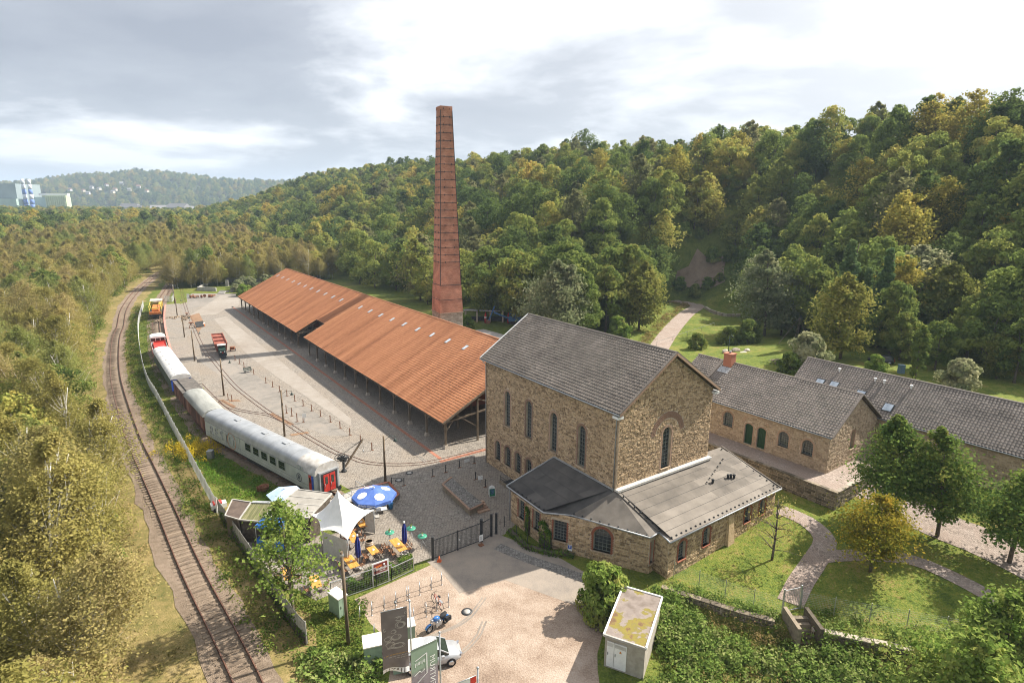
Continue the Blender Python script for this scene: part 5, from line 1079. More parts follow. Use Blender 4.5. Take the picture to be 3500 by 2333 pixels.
# ------------------------------------------------------------------ railway lines
M_rail = mat('rusty rail', (0.10, 0.05, 0.035), (0.19, 0.10, 0.07), scale=3, rough=0.6, metal=0.3)
M_sleeper = mat('old sleeper', (0.12, 0.09, 0.065), (0.24, 0.185, 0.135), scale=3, var=0.4, bump=0.4, stretch=(1, 0.3, 1))
SIDING = catmull([(-14.2, 51.6), (-19.0, 56.3), (-37.9, 71.6), (-46.3, 81.5), (-52.3, 89.0), (-66.0, 107.4), (-73.0, 118.0), (-84.3, 136.0), (-93.9, 152.0), (-104.5, 171.0), (-114.0, 190.0), (-124.0, 211.0), (-137.0, 237.0)], 1.5)
band('verge', TRK[:], 15, 4.8, 0.02, M_dry, rag=0.5, seed=3, cross=9)
band('ballast_bed', TRK, 1.9, 1.9, 0.05, M_ballast, rag=0.16, seed=4, cross=4)
band('siding_bed', SIDING, 2.0, 1.7, 0.045, M_ballast, rag=0.15, seed=6, cross=4)
band('verge', SIDING[:-20], 4.6, 0.5, 0.03, M_turf, rag=0.6, seed=8)
def rails(root, pl, gauge, w_, z0, h_, m=None):
    t, n = normals2(pl)
    for sg in (-1, 1):
        L_ = pl + n*sg*gauge/2; mb = MB(); vs = []
        for i in range(len(L_)):
            z = float(ground(L_[i][0], L_[i][1])) if len(L_) < 400 else 0
            for du, dz in ((-w_*0.8, 0), (w_*0.8, 0), (w_/2, h_), (-w_/2, h_)): vs.append((L_[i][0]+n[i][0]*du, L_[i][1]+n[i][1]*du, z+z0+dz))
        k = len(L_); mb.add(vs, [(4*i+a, 4*i+b, 4*i+4+b, 4*i+4+a) for i in range(k-1) for a, b in ((0, 1), (1, 2), (2, 3), (3, 0))]+[(0, 1, 2, 3), (4*k-1, 4*k-2, 4*k-3, 4*k-4)])
        mb.build('rail', m or M_rail, root)
def sleepers(root, pl, step, ln, wd, z, seed, maxn=140, m=None):
    r = random.Random(seed); mb = MB(); mb.box((0, 0, 0), (ln, wd, 0.14)); me = mb.mesh('sleeper', m or M_sleeper)
    seg = np.linalg.norm(np.diff(pl, axis=0), axis=1); s_ = np.concatenate([[0], np.cumsum(seg)]); t, n = normals2(pl); k = 0
    for q in np.arange(0, s_[-1], step):
        if k >= maxn: break
        x, y = np.interp(q, s_, pl[:, 0]), np.interp(q, s_, pl[:, 1]); tx, ty = np.interp(q, s_, t[:, 0]), np.interp(q, s_, t[:, 1])
        o = link('sleeper', me, root, (x, y, float(ground(x, y))+z+r.uniform(-0.015, 0.02)), math.atan2(ty, tx)-math.pi/2+r.uniform(-0.03, 0.03)); o.scale = (r.uniform(0.94, 1.03), r.uniform(0.85, 1.1), 1); k += 1
ml = thing('railway_track', 'single standard gauge railway line curving past the birch wood', 'railway track')
rails(ml, TRK[:330], 1.5, 0.07, 0.1, 0.15); sleepers(ml, TRK, 0.66, 2.5, 0.26, 0.015, 1, 230)
sl = thing('siding_track', 'siding with the parked train along the yard', 'railway track')
rails(sl, SIDING, 1.5, 0.07, 0.1, 0.15); sleepers(sl, SIDING, 0.7, 2.5, 0.26, 0.01, 2, 200)
NGA = catmull([(-131.37, 232.91), (-115.89, 204.37), (-103.72, 183.39), (-92.82, 165.02), (-85.93, 153.94), (-76.70, 138.90), (-69.42, 127.16), (-61.39, 114.75), (-60.56, 114.03), (-52.98, 103.38), (-46.87, 94.97), (-42.44, 89.59), (-37.86, 84.34), (-35.10, 81.34), (-32.46, 78.72), (-28.60, 74.57), (-24.86, 70.81), (-21.53, 67.65), (-19.44, 66.38), (-17.97, 65.33), (-16.65, 64.80), (-15.05, 64.50), (-13.27, 64.46), (-10.74, 64.87), (-8.50, 65.90), (-6.22, 67.40), (-3.37, 69.29)], 1.0)
NGB = catmull([(-76.72, 133.43), (-75.44, 129.54), (-71.13, 121.60), (-65.66, 113.10), (-59.94, 105.04), (-53.96, 96.91), (-49.52, 91.32), (-45.74, 86.73), (-42.66, 83.16), (-40.10, 80.62), (-37.25, 77.86)], 1.0)
NGC = catmull([(-45.24, 86.75), (-41.89, 83.60), (-38.36, 81.93), (-35.14, 80.75), (-32.02, 78.25)], 1.0)
for pl, lb in ((NGA, 'narrow gauge rails sunk in the yard from far court to engine house'), (NGB, 'short narrow gauge rails curving beside the parked train'), (NGC, 'narrow gauge switch rails linking the two yard lines')):
    t_ = thing('narrow_gauge_track', lb, 'railway track'); rails(t_, pl, 0.62, 0.055, 0.018, 0.035)
# ------------------------------------------------------------------ steel fence between line and siding
M_pale = mat('pale fence steel', (0.50, 0.51, 0.50), (0.64, 0.65, 0.64), scale=3, rough=0.5, metal=0.2)
FEN = catmull([(-29.00, 52.80), (-30.07, 54.07), (-37.36, 63.62), (-46.16, 75.10), (-54.99, 86.76), (-61.92, 95.74), (-71.59, 109.75), (-86.49, 132.64), (-97.61, 150.71), (-110.77, 174.21)], 0.5)
def pale_fence(nm, label, pl, h_, m, gap=0.16, wd=0.07, post=2.5, mpost=None):
    f_ = thing(nm, label, 'fence'); t, n = normals2(pl); seg = np.linalg.norm(np.diff(pl, axis=0), axis=1); s_ = np.concatenate([[0], np.cumsum(seg)])
    mb = MB(); at = lambda q: (np.interp(q, s_, pl[:, 0]), np.interp(q, s_, pl[:, 1]))
    for q in np.arange(0, s_[-1], gap):
        x, y = at(q); x2, y2 = at(min(q+wd, s_[-1])); z = float(ground(x, y)); mb.bar((x, y, z+0.05+h_/2), (x2+1e-4, y2, z+0.05+h_/2), 0.02, h_)
    o = mb.build('pales', m, f_); o['kind'] = 'stuff'
    for zz in (0.35, h_-0.25):
        mb = MB()
        for i in range(0, len(pl)-2, 2): mb.bar((*pl[i], float(ground(*pl[i]))+zz), (*pl[i+2], float(ground(*pl[i+2]))+zz), 0.04, 0.05)
        mb.build('fence_rail', m, f_)
    for q in np.arange(0, s_[-1], post):
        x, y = at(q); z = float(ground(x, y)); MB().b6(-.035, .035, -.035, .035, 0, h_+0.12).build('fence_post', mpost or m, f_, (x, y, z))
    return f_
pale_fence('steel_fence', 'long pale steel pale fence between the railway line and the siding', FEN, 1.75, M_pale)
pale_fence('steel_fence', 'pale steel fence curving along the far end of the siding', catmull([(-108.70, 181.62), (-105.76, 181.05), (-118.81, 204.18), (-128.04, 221.69), (-135.27, 237.53), (-140.98, 253.07), (-144.72, 266.17)], 0.5), 1.7, M_pale, gap=0.25)
FEN2 = catmull([(-14.14, 35.20), (-15.77, 36.92), (-20.38, 42.48), (-28.71, 52.47)], 0.5)
pale_fence('board_fence', 'grey weathered fence overgrown with ivy between railway and beer garden', FEN2, 1.8, mat('grey fence boards', (0.24, 0.235, 0.21), (0.38, 0.37, 0.34), scale=3), gap=.14, wd=.12)
FEN = np.concatenate([FEN2, FEN])
# ------------------------------------------------------------------ platform along the siding
pf = thing('platform', 'long low platform with red edge beside the siding', 'platform')
t_, n_ = normals2(SIDING); seg = np.linalg.norm(np.diff(SIDING, axis=0), axis=1); s_ = np.concatenate([[0], np.cumsum(seg)])
yy = SIDING[:, 1]; i0, i1 = np.searchsorted(yy, 84), np.searchsorted(yy, 171)
mb = MB(); me_ = MB()
for i in range(i0, i1):
    for j, (a, b, z0, z1, tgt) in enumerate(((1.75, 2.15, 0.0, 0.62, me_), (2.15, 5.6, 0.0, 0.6, mb))):
        fade = min(1, (i-i0)/18.0); q = [SIDING[i]+n_[i]*a, SIDING[i]+n_[i]*b, SIDING[i+1]+n_[i+1]*b, SIDING[i+1]+n_[i+1]*a]
        if j: q[1] = SIDING[i]+n_[i]*(2.15+0.3+3.2*fade); q[2] = SIDING[i+1]+n_[i+1]*(2.15+0.3+3.2*min(1, (i+1-i0)/18.0))
        zt_ = z1*min(1, 0.25+fade*2); tgt.prism([tuple(x) for x in q], 0.0, zt_)
me_.build('platform_edge', mat('faded red edge', (0.40, 0.16, 0.13), (0.55, 0.27, 0.22), scale=3), pf); mb.build('platform_top', M_yard, pf)
# ------------------------------------------------------------------ rolling stock
M_silver = mat('silver coach paint', (0.30, 0.315, 0.33), (0.40, 0.415, 0.43), scale=0.8, rough=0.38, metal=0.35)
M_coachside = mat('pale grey coach side', (0.33, 0.36, 0.34), (0.42, 0.445, 0.42), scale=0.8, rough=0.45)
M_blue = mat('blue paint', (0.02, 0.06, 0.30), (0.04, 0.09, 0.40), scale=3, rough=0.45)
M_red = mat('red paint', (0.36, 0.025, 0.02), (0.48, 0.05, 0.035), scale=3, rough=0.45)
M_winglass = glassmat('coach window', (0.018, 0.025, 0.018), 0.06)
M_black = mat('black rubber', (0.012, 0.012, 0.013), (0.028, 0.028, 0.03), scale=5, rough=0.8)
M_wheel = mat('wheel steel', (0.06, 0.05, 0.045), (0.12, 0.10, 0.09), scale=5, rough=0.55, metal=0.3)
M_vanbrown = mat('van planks', (0.085, 0.04, 0.03), (0.24, 0.12, 0.085), (0.15, 0.07, 0.05), scale=2.0, stretch=(1, 1, 0.15), bump=0.3, var=0.5)
M_vandark = mat('dark van roof', (0.07, 0.062, 0.055), (0.15, 0.135, 0.12), scale=1.2, detail=8)
M_vangrey = mat('weathered grey roof', (0.20, 0.205, 0.19), (0.34, 0.345, 0.32), scale=0.8, stretch=(1, 0.2, 1), detail=8)
M_whiteroof = mat('white van roof', (0.50, 0.49, 0.47), (0.68, 0.67, 0.65), scale=0.9, detail=8)
def roof_prof(hw, z0, z1, n=9, p=2.6):
    o = []
    for i in range(n+1):
        a = math.pi*i/n; c, s = math.cos(a), math.sin(a); o.append((hw*math.copysign(abs(c)**(2/p), c), z0+(z1-z0)*abs(s)**(2/p)))
    return o                                        # from +hw over the top to -hw
def shell(mb, prof, y0, y1, close=True):
    n = len(prof); vs = [(p[0], y0, p[1]) for p in prof]+[(p[0], y1, p[1]) for p in prof]; mb.smooth = True
    mb.add(vs, [(i, n+i, n+i+1, i+1) for i in range(n-1)]); mb.smooth = False
    if close: mb.add([(p[0], y0, p[1]) for p in prof], [tuple(range(n))]); mb.add([(p[0], y1, p[1]) for p in prof], [tuple(reversed(range(n)))])
def wheelset(root, y, r=0.45, hw=0.75):
    mb = MB().cyl((-hw-0.07, y, r+0.25), (-hw+0.07, y, r+0.25), r, r, 18).cyl((hw-0.07, y, r+0.25), (hw+0.07, y, r+0.25), r, r, 18).cyl((-hw, y, r+0.25), (hw, y, r+0.25), 0.08, 0.08, 8); return mb.build('wheelset', M_wheel, root)
def on_line(p, q): return ((p[0]+q[0])/2, (p[1]+q[1])/2, 0), math.atan2(q[1]-p[1], q[0]-p[0])-math.pi/2, math.hypot(q[0]-p[0], q[1]-p[1])
def text_mesh(txt, size, ext=0.0, spacing=1.0):
    cu = bpy.data.curves.new('txt', 'FONT'); cu.body = txt; cu.size = size; cu.extrude = ext; cu.align_x = 'CENTER'; cu.align_y = 'CENTER'; cu.space_character = spacing; cu.resolution_u = 3
    ob = bpy.data.objects.new('txt', cu); C.objects.link(ob); dg = bpy.context.evaluated_depsgraph_get(); me = bpy.data.meshes.new_from_object(ob.evaluated_get(dg)); bpy.data.objects.remove(ob); return me
def put_text(root, name, txt, size, m, loc, rot, ext=0.01, spacing=1.0, sx=1.0):
    me = text_mesh(txt, size, ext, spacing); me.materials.clear(); me.materials.append(m); o = link(name, me, root, loc); o.rotation_euler = rot; o.scale = (sx, 1, 1); return o
# restaurant coach: local +y away from camera end, left side is -x
M_letter0 = mat('coach trim', (0.24, 0.25, 0.25), (0.31, 0.32, 0.32), scale=2)
loc, rz, L_ = on_line((-18.85, 56.05), (-38.35, 71.95)); hl = L_/2; hw = 1.43
rc = thing('restaurant_coach', 'silver grey dining coach lettered RESTO parked beside the garden', 'railway coach', loc, rz)
mb = MB(); shell(mb, [(hw, 0.95), (hw+0.02, 1.9), (hw, 2.95)]+roof_prof(hw, 2.95, 4.02)[1:-1]+[(-hw, 2.95), (-hw-0.02, 1.9), (-hw, 0.95)], -hl+0.25, hl-0.1)
mb.build('body', M_coachside, rc)
mb = MB(); shell(mb, roof_prof(hw+0.03, 2.98, 4.06), -hl+0.5, hl-0.12, False); mb.build('roof', M_silver, rc)
mb = MB(); shell(mb, roof_prof(hw+0.05, 2.98, 4.10), -hl+0.2, -hl+3.6, True); mb.build('roof_cap', mat('stained roof cap', (0.33, 0.31, 0.28), (0.50, 0.48, 0.45), scale=1.5), rc)
for k in range(3): MB().b6(-hw-0.07, -hw-0.01, -hl+2.3+k*0.45, -hl+2.6+k*0.45, 3.02, 3.4).build('roof_louvre', M_silver, rc)
for i in range(5):
    y_ = -hl+6.6+i*1.85; wo = MB().b6(-hw-0.045, -hw+0.05, y_-0.72, y_+0.72, 1.85, 2.85).build('window_frame', M_silver, rc)
    MB().b6(-hw-0.055, -hw-0.047, y_-0.6, y_+0.6, 2.3, 2.77).build('pane', M_winglass, wo); MB().b6(-hw-0.055, -hw-0.047, y_-0.6, y_+0.6, 1.92, 2.27).build('pane', M_winglass, wo)
    wo = MB().b6(hw-0.05, hw+0.045, y_-0.72, y_+0.72, 1.85, 2.85).build('window_frame', M_silver, rc); MB().b6(hw+0.047, hw+0.055, y_-0.6, y_+0.6, 1.92, 2.77).build('pane', M_winglass, wo)
for k in range(9): mb = MB(); shell(mb, roof_prof(hw+0.045, 2.98, 4.075), -hl+5.0+k*2.2, -hl+5.04+k*2.2, False); mb.build('roof_seam', M_letter0, rc)
for z_ in (1.25, 1.6): MB().b6(-hw-0.035, -hw-0.01, -hl+1.6, hl-0.3, z_-.02, z_+.02).build('side_rib', M_letter0, rc)
MB().b6(-hw-0.06, -hw-0.01, -hl+0.4, hl-0.2, 2.93, 3.0).build('rain_strip', M_letter0, rc)
for y_ in (-hl+8, -hl+12.5, -hl+19): MB().b6(-.25, .25, y_-.4, y_+.4, 4.02, 4.16).build('roof_vent', M_silver, rc)
for y_ in (-hl+16.0, -hl+16.45, -hl+16.9): MB().b6(-hw-0.05, -hw, y_-0.06, y_+0.06, 1.1, 2.9).build('rib', M_coachside, rc)
M_letter = mat('raised grey lettering', (0.30, 0.32, 0.31), (0.38, 0.40, 0.385), scale=4, rough=0.5)
rot_l = (math.pi/2, 0, -math.pi/2)
for ch, y_ in zip('RESTO', (-hl+23.2, -hl+21.9, -hl+20.6, -hl+19.3, -hl+18.0)): put_text(rc, 'letter', ch, 1.75, M_letter, (-hw-0.06, y_, 2.05), rot_l, 0.05)
def ring(root, nm, c, r0_, r1_, m, t_=0.02, n=24):
    mb = MB(); vs = []
    for r_ in (r0_, r1_):
        for i in range(n): a = 2*math.pi*i/n; vs.append((c[0], c[1]+r_*math.cos(a), c[2]+r_*math.sin(a)))
    mb.add(vs, [(i, (i+1) % n, n+(i+1) % n, n+i) for i in range(n)]); return mb.build(nm, m, root)
ring(rc, 'orange_ring', (-hw-0.05, -hl+18.0, 2.0), 0.98, 1.06, mat('orange ring', (0.45, 0.16, 0.05), (0.5, 0.2, 0.07)))
M_navy = mat('dark navy print', (0.015, 0.02, 0.04), (0.02, 0.03, 0.06), rough=0.5)
ring(rc, 'emblem_ring', (-hw-0.05, -hl+3.2, 2.0), 0.40, 0.47, M_navy); put_text(rc, 'emblem_letter', 'B', 0.62, M_navy, (-hw-0.05, -hl+3.2, 2.0), rot_l, 0.004, sx=1.15)
MB().b6(-hw-0.05, -hw, -hl+0.5, -hl+0.85, 1.0, 2.85).build('side_door', M_blue, rc); dr = MB().b6(-hw-0.055, -hw, -hl+0.9, -hl+1.35, 1.0, 2.85).build('side_door', M_red, rc); MB().b6(-hw-0.065, -hw-0.057, -hl+1.0, -hl+1.25, 2.0, 2.6).build('pane', M_winglass, dr)
e0 = -hl+0.25
ed = MB().b6(-1.1, 1.1, e0-0.35, e0, 0.95, 3.25).build('gangway_surround', M_silver, rc); MB().b6(-0.95, 0.95, e0-0.37, e0-0.352, 1.0, 3.1).build('gangway_recess', M_iron, ed)
for sx in (-0.36, 0.36):
    d_ = MB().b6(sx-0.33, sx+0.33, e0-0.41, e0-0.375, 1.05, 2.95).build('end_door', M_red, rc); MB().b6(sx-0.14, sx+0.14, e0-0.425, e0-0.412, 1.9, 2.7).build('pane', M_winglass, d_); MB().tube([(sx-0.2, e0-0.44, 1.5), (sx-0.2, e0-0.44, 2.0)], 0.02, 6).build('handle', M_steel, d_)
for sx in (-0.9, 0.9): MB().cyl((sx, e0-0.7, 1.1), (sx, e0, 1.1), 0.08, 0.08, 8).cyl((sx, e0-0.75, 1.1), (sx, e0-0.7, 1.1), 0.25, 0.25, 12).build('buffer', M_black, rc)
MB().b6(-hw+0.1, hw-0.1, -hl+0.5, hl-0.4, 0.7, 0.95).build('underframe', M_iron, rc)
for y_ in (-hl+3, -hl+5.4, hl-5.4, hl-3): wheelset(rc, y_)
for y_ in (-hl+4.2, hl-4.2): MB().b6(-1.1, -0.85, y_-1.9, y_+1.9, 0.45, 0.85).b6(0.85, 1.1, y_-1.9, y_+1.9, 0.45, 0.85).build('bogie', M_iron, rc)
MB().b6(-1.2, 1.2, -2.5, 2.5, 0.35, 0.75).build('equipment_box', M_iron, rc)
def van(nm, label, p, q, hw, zf, ze, zr, msd, mrf, flat=False, boards=True, vents=0, endm=None, cat='railway wagon'):
    loc, rz, L_ = on_line(p, q); hl = L_/2-0.3; v = thing(nm, label, cat, loc, rz)
    MB().b6(-hw, hw, -hl, hl, zf, ze).build('body', msd, v)
    mb = MB()
    if flat: mb.slab([(-hw-.1, -hl-.1, ze+.02), (hw+.1, -hl-.1, ze+.02), (hw+.1, hl+.1, ze+.02), (-hw-.1, hl+.1, ze+.02)], 0.1); mb.b6(-hw*.6, hw*.6, -hl, hl, ze+.02, zr)
    else: shell(mb, roof_prof(hw+0.08, ze-0.02, zr, 12, 2.2), -hl-0.1, hl+0.1)
    mb.build('roof', mrf, v)
    if boards:
        n_ = int(2*hl/0.42)
        bm_ = MB().b6(-0.02, 0.02, -0.19, 0.19, zf+0.05, ze-0.05).mesh('plank', msd)
        for sg in (-1, 1):
            for i in range(n_): link('plank', bm_, v, (sg*(hw+0.015), -hl+0.25+i*(2*hl-0.5)/(n_-1), 0))
        for sg in (-1, 1):
            for y_ in (-hl+0.05, -hl*0.33, hl*0.33, hl-0.05): MB().b6(sg*(hw+0.035)-0.03, sg*(hw+0.035)+0.03, y_-0.05, y_+0.05, zf, ze).build('post', M_iron if not boards else msd, v)
        for e_ in (-1, 1):
            mb = MB()
            for i in range(6): mb.b6(-hw+0.05+i*(2*hw-0.1)/6+.02, -hw+0.05+(i+1)*(2*hw-0.1)/6-.02, e_*(hl+0.02)-0.02, e_*(hl+0.02)+0.02, zf+.05, ze)
            mb.build('end_boards', msd, v)
    if endm:
        mb = MB(); shell(mb, [(hw+0.02, zf)]+roof_prof(hw+0.02, ze-0.04, zr-0.05, 10, 2.2)+[(-hw-0.02, zf)], -hl-0.06, -hl-0.02); mb.build('end_panel', endm, v)
    MB().b6(-hw+0.15, hw-0.15, -hl+0.1, hl-0.1, zf-0.25, zf).build('underframe', M_iron, v)
    for y_ in (-hl*0.6, hl*0.6): wheelset(v, y_)
    for sx in (-0.85, 0.85):
        for e_ in (-1, 1): MB().cyl((sx, e_*hl, 1.05), (sx, e_*(hl+0.32), 1.05), 0.17, 0.17, 10).build('buffer', M_iron, v)
    if vents:
        vm = MB().cyl((0, 0, 0), (0, 0, 0.14), 0.09, 0.09, 8).b6(-0.18, 0.18, -0.09, 0.09, 0.14, 0.2).mesh('roof_vent', M_whiteroof)
        for i in range(vents):
            for sx in (-0.62, 0.62): link('roof_vent', vm, v, (sx, -hl+0.9+i*(2*hl-1.8)/(vents-1)+sx*0.3, zr-0.12))
    return v
van('goods_van', 'brown planked goods van with rounded grey roof next to the dining coach', (-38.75, 72.6), (-46.25, 81.6), 1.38, 1.0, 2.95, 3.75, M_vanbrown, M_vangrey)
van('goods_van', 'dark brown goods van with nearly flat dark roof', (-46.45, 81.9), (-51.55, 88.2), 1.33, 1.0, 3.1, 3.28, M_vanbrown, M_vandark, flat=True)
van('passenger_van', 'old coach with white roof, rows of vents and blue end', (-52.3, 89.2), (-66.2, 107.6), 1.42, 1.0, 2.85, 3.6, mat('dull green coach', (0.05, 0.065, 0.045), (0.10, 0.12, 0.085), scale=2), M_whiteroof, boards=False, vents=7, endm=M_blue, cat='railway coach')
loc, rz, L_ = on_line((-67.0, 108.9), (-74.2, 119.6)); hl = L_/2-0.2
lc = thing('shunting_locomotive', 'red shunting locomotive with white cab roof behind the white roofed coach', 'locomotive', loc, rz)
MB().b6(-1.35, 1.35, -hl, hl, 0.75, 1.3).build('frame', M_red, lc); MB().b6(-0.95, 0.95, -hl+0.5, hl-3.6, 1.3, 2.3).build('bonnet', M_red, lc); MB().b6(-1.3, 1.3, hl-3.5, hl-0.8, 1.3, 2.55).build('cab', M_red, lc)
cw = MB().b6(-1.25, 1.25, hl-3.45, hl-0.85, 2.55, 3.2).build('cab_window', M_winglass, lc); 
for sx in (-1.25, -0.4, 0.4, 1.25):
    for y_ in (hl-3.45, hl-0.85): MB().b6(sx-0.05, sx+0.05, y_-0.04, y_+0.04, 2.55, 3.22).build('cab_pillar', M_white, cw)
mb = MB(); shell(mb, roof_prof(1.4, 3.18, 3.6, 10, 2.2), hl-3.7, hl-0.6); mb.build('cab_roof', M_white, lc)
MB().b6(-0.5, 0.5, -hl+0.3, -hl+0.5, 1.35, 1.6).b6(-1.25, -0.75, hl-3.75, hl-3.6, 1.9, 2.4).build('white_panel', M_white, lc)
for sx in (-1.3, 1.3): MB().tube([(sx, -hl+0.2, 1.3), (sx, -hl+0.2, 2.2), (sx, hl-3.7, 2.2)], 0.03, 6).build('handrail', M_white, lc)
for y_ in (-hl*0.55, 0.2, hl*0.6): wheelset(lc, y_, 0.42)
# far yellow and orange work machine
loc, rz, L_ = on_line((-94.5, 153.0), (-102.0, 166.5)); hl = L_/2
M_yel = mat('faded yellow paint', (0.45, 0.34, 0.05), (0.60, 0.48, 0.12), scale=3); M_orn = mat('orange machine paint', (0.42, 0.12, 0.03), (0.55, 0.2, 0.06), scale=3)
wm_ = thing('track_machine', 'yellow and orange track machine at the far end of the siding', 'work vehicle', loc, rz)
MB().b6(-1.4, 1.4, -hl, hl, 0.7, 1.1).build('frame', M_iron, wm_); MB().b6(-1.35, 1.35, -hl+0.1, -hl+0.9, 1.1, 1.7).build('front_beam', M_orn, wm_); MB().b6(-0.8, 0.8, -hl+1.2, hl-5.0, 1.1, 2.2).build('engine_hood', M_orn, wm_)
MB().b6(-0.85, 0.85, -hl+2.2, -hl+2.6, 2.2, 2.5).build('hood_stripe', M_yel, wm_)
for sx in (-1.35, 1.35): 
    for y_ in (-hl+0.3, hl-4.6, hl-0.3): MB().b6(sx-0.08, sx+0.08, y_-0.08, y_+0.08, 1.1, 3.1).build('frame_post', M_yel, wm_)
MB().b6(-1.5, 1.5, hl-4.8, hl, 3.1, 3.2).build('canopy', M_concrete, wm_); MB().b6(-1.3, 1.3, hl-4.5, hl-0.3, 1.1, 2.2).build('cab', M_yel, wm_)
for sx in (-1.35, 1.35): MB().bar((sx, -hl+0.3, 3.05), (sx, hl-4.6, 3.05), 0.1).bar((sx, -hl+0.3, 2.0), (sx, hl-4.6, 2.0), 0.08).build('side_rail', M_yel, wm_)
for y_ in (-hl*0.6, hl*0.6): wheelset(wm_, y_)

# ------------------------------------------------------------------ yard furniture
M_pole = mat('tarred pole', (0.085, 0.062, 0.04), (0.20, 0.15, 0.10), scale=4, stretch=(1, 1, 0.15), bump=0.2)
M_lampgreen = mat('lamp enamel', (0.03, 0.045, 0.04), (0.05, 0.07, 0.06), rough=0.4)
def lamp(p, h_, label, rz, arm=1.3):
    t = thing('lamp_post', label, 'lamp post', p, rz, 'timber lamp posts of the yard'); MB().cyl((0, 0, 0), (0, 0, h_), 0.14, 0.1, 10).build('pole', M_pole, t)
    MB().tube([(0, 0, h_-0.6), (0.5*arm, 0, h_-0.15), (arm, 0, h_-0.3), (arm, 0, h_-0.5)], 0.025, 6).build('bracket', M_lampgreen, t); MB().lathe([(0.05, 0.25), (0.09, 0.12), (0.24, -0.05), (0.22, -0.08), (0.02, -0.06)], 12, (arm, 0, h_-0.75)).build('lamp_shade', M_lampgreen, t)
for p, h_, lb in (((-13.94, 60.14), 5.4, 'timber lamp post beside the big blue parasol'), ((-29.98, 72.89), 6.4, 'timber lamp post between the switch rails and the small white sign'), ((-45.98, 89.49), 6.1, 'timber lamp post in front of the bench'), ((-60.54, 108.32), 6.6, 'timber lamp post near the white roofed coach'), ((-73.59, 128.67), 5.6, 'timber lamp post at the near end of the stone heap'), ((-88.87, 153.20), 5.5, 'timber lamp post standing in the stone heap'), ((-101.99, 175.34), 5.6, 'farthest timber lamp post by the platform end')): lamp(p, h_, lb, 0.5)
bol_m = MB().b6(-.05, .05, -.05, .05, 0, 1.05).mesh('post', M_rust); bol_f = MB().b6(-.22, .22, -.06, .06, 0, 0.05).mesh('foot', M_rust)
def chainrow(pts, labels, m_=None, chain=True, ht=1.0):
    for i, p in enumerate(pts):
        t = thing('bollard', labels % (['first', 'second', 'third', 'fourth', 'fifth', 'sixth', 'seventh', 'eighth', 'ninth', 'tenth', 'eleventh', 'twelfth', 'thirteenth', 'fourteenth', 'fifteenth', 'sixteenth', 'seventeenth'][i]), 'bollard', p, 0.6, 'rusty chain bollards'); t.scale = (1, 1, ht)
        link('post', m_ or bol_m, t); link('foot', bol_f, t)
        if chain and i+1 < len(pts):
            q = pts[i+1]; d_ = math.hypot(q[0]-p[0], q[1]-p[1]); mb = MB(); pp = []
            for k in range(7): f_ = k/6; pp.append(((q[0]-p[0])*f_, (q[1]-p[1])*f_, 0.92-0.5*f_*(1-f_)*min(1.4, d_*0.25)))
            c_ = mb.tube(pp, 0.014, 4).build('chain', M_iron, t); c_.rotation_euler = (0, 0, -0.6)
row = [(-54.26, 111.33), (-52.16, 108.61), (-50.23, 106.21), (-46.35, 101.46), (-42.12, 96.45), (-40.08, 94.23), (-37.95, 91.75), (-35.92, 89.54), (-33.76, 87.07), (-31.71, 84.93), (-29.68, 82.69), (-27.62, 80.36), (-25.53, 78.16), (-23.50, 75.89), (-21.48, 73.41), (-19.46, 71.00), (-17.41, 68.58)]
chainrow(row, 'rusty bollard, %s from the small locomotive along the chain row')
blk = MB().b6(-.035, .035, -.035, .035, 0, 0.95).mesh('post', M_iron)
chainrow([(-8.84, 61.48), (-7.50, 62.58), (-6.03, 63.88), (-4.39, 65.06)], 'thin dark bollard, %s from the left in the row before the engine house', blk)
chainrow([(-3.95, 60.83), (-2.77, 59.05)], 'thin dark bollard, %s of the pair behind the green board', blk)
chainrow([(-13.06, 59.20), (-11.69, 59.18)], 'thin dark bollard, %s of the pair behind the big blue parasol', blk)
chainrow([(-44.34, 87.45), (-43.45, 86.80)], 'rusty bollard, %s of the pair by the middle lamp post')
chainrow([(-33.01, 81.59), (-31.80, 80.45), (-30.23, 78.22), (-29.32, 78.06)], 'timber bollard, %s of four by the small white sign', ht=1.25)
def board_sign(nm, lb, p, rz, w_, h_, z_, face, post=True, frame=None):
    t = thing(nm, lb, 'sign', p, rz)
    if post: MB().b6(-.025, .025, -.025, .025, 0, z_+h_).build('post', M_steel, t)
    MB().b6(-w_/2, w_/2, -.05, -.027, z_, z_+h_).build('panel', face, t); return t
board_sign('yard_sign', 'small white sign on a post by the four timber bollards', (-29.06, 77.89), 0.3, 0.5, 0.65, 0.75, M_white)
board_sign('yard_sign', 'small white plate on the ground before the engine house windows', (-5.25, 65.12), 0.6, 0.7, 0.45, 0.15, M_white, False)
board_sign('yard_sign', 'small white plate hanging between the two dark bollards', (-3.38, 60.23), 0.2, 0.5, 0.5, 0.3, M_white)
# manholes
def manhole(p, lb, r=0.42):
    t = thing('manhole_cover', lb, 'manhole', (p[0], p[1], 0.012), 0, 'manhole covers'); MB().lathe([(r, 0), (r, 0.03), (r*0.7, 0.03)], 20).build('ring', M_iron, t); MB().lathe([(r*0.62, 0), (r*0.62, 0.035), (0.02, 0.04)], 20).build('cover', M_concrete, t)
manhole((-11.64, 62.31), 'round manhole cover in the shade of the engine house'); manhole((-12.51, 60.46), 'round manhole cover next to the lamp post and parasol'); manhole((-3.22, 38.77), 'round manhole cover in the car park')
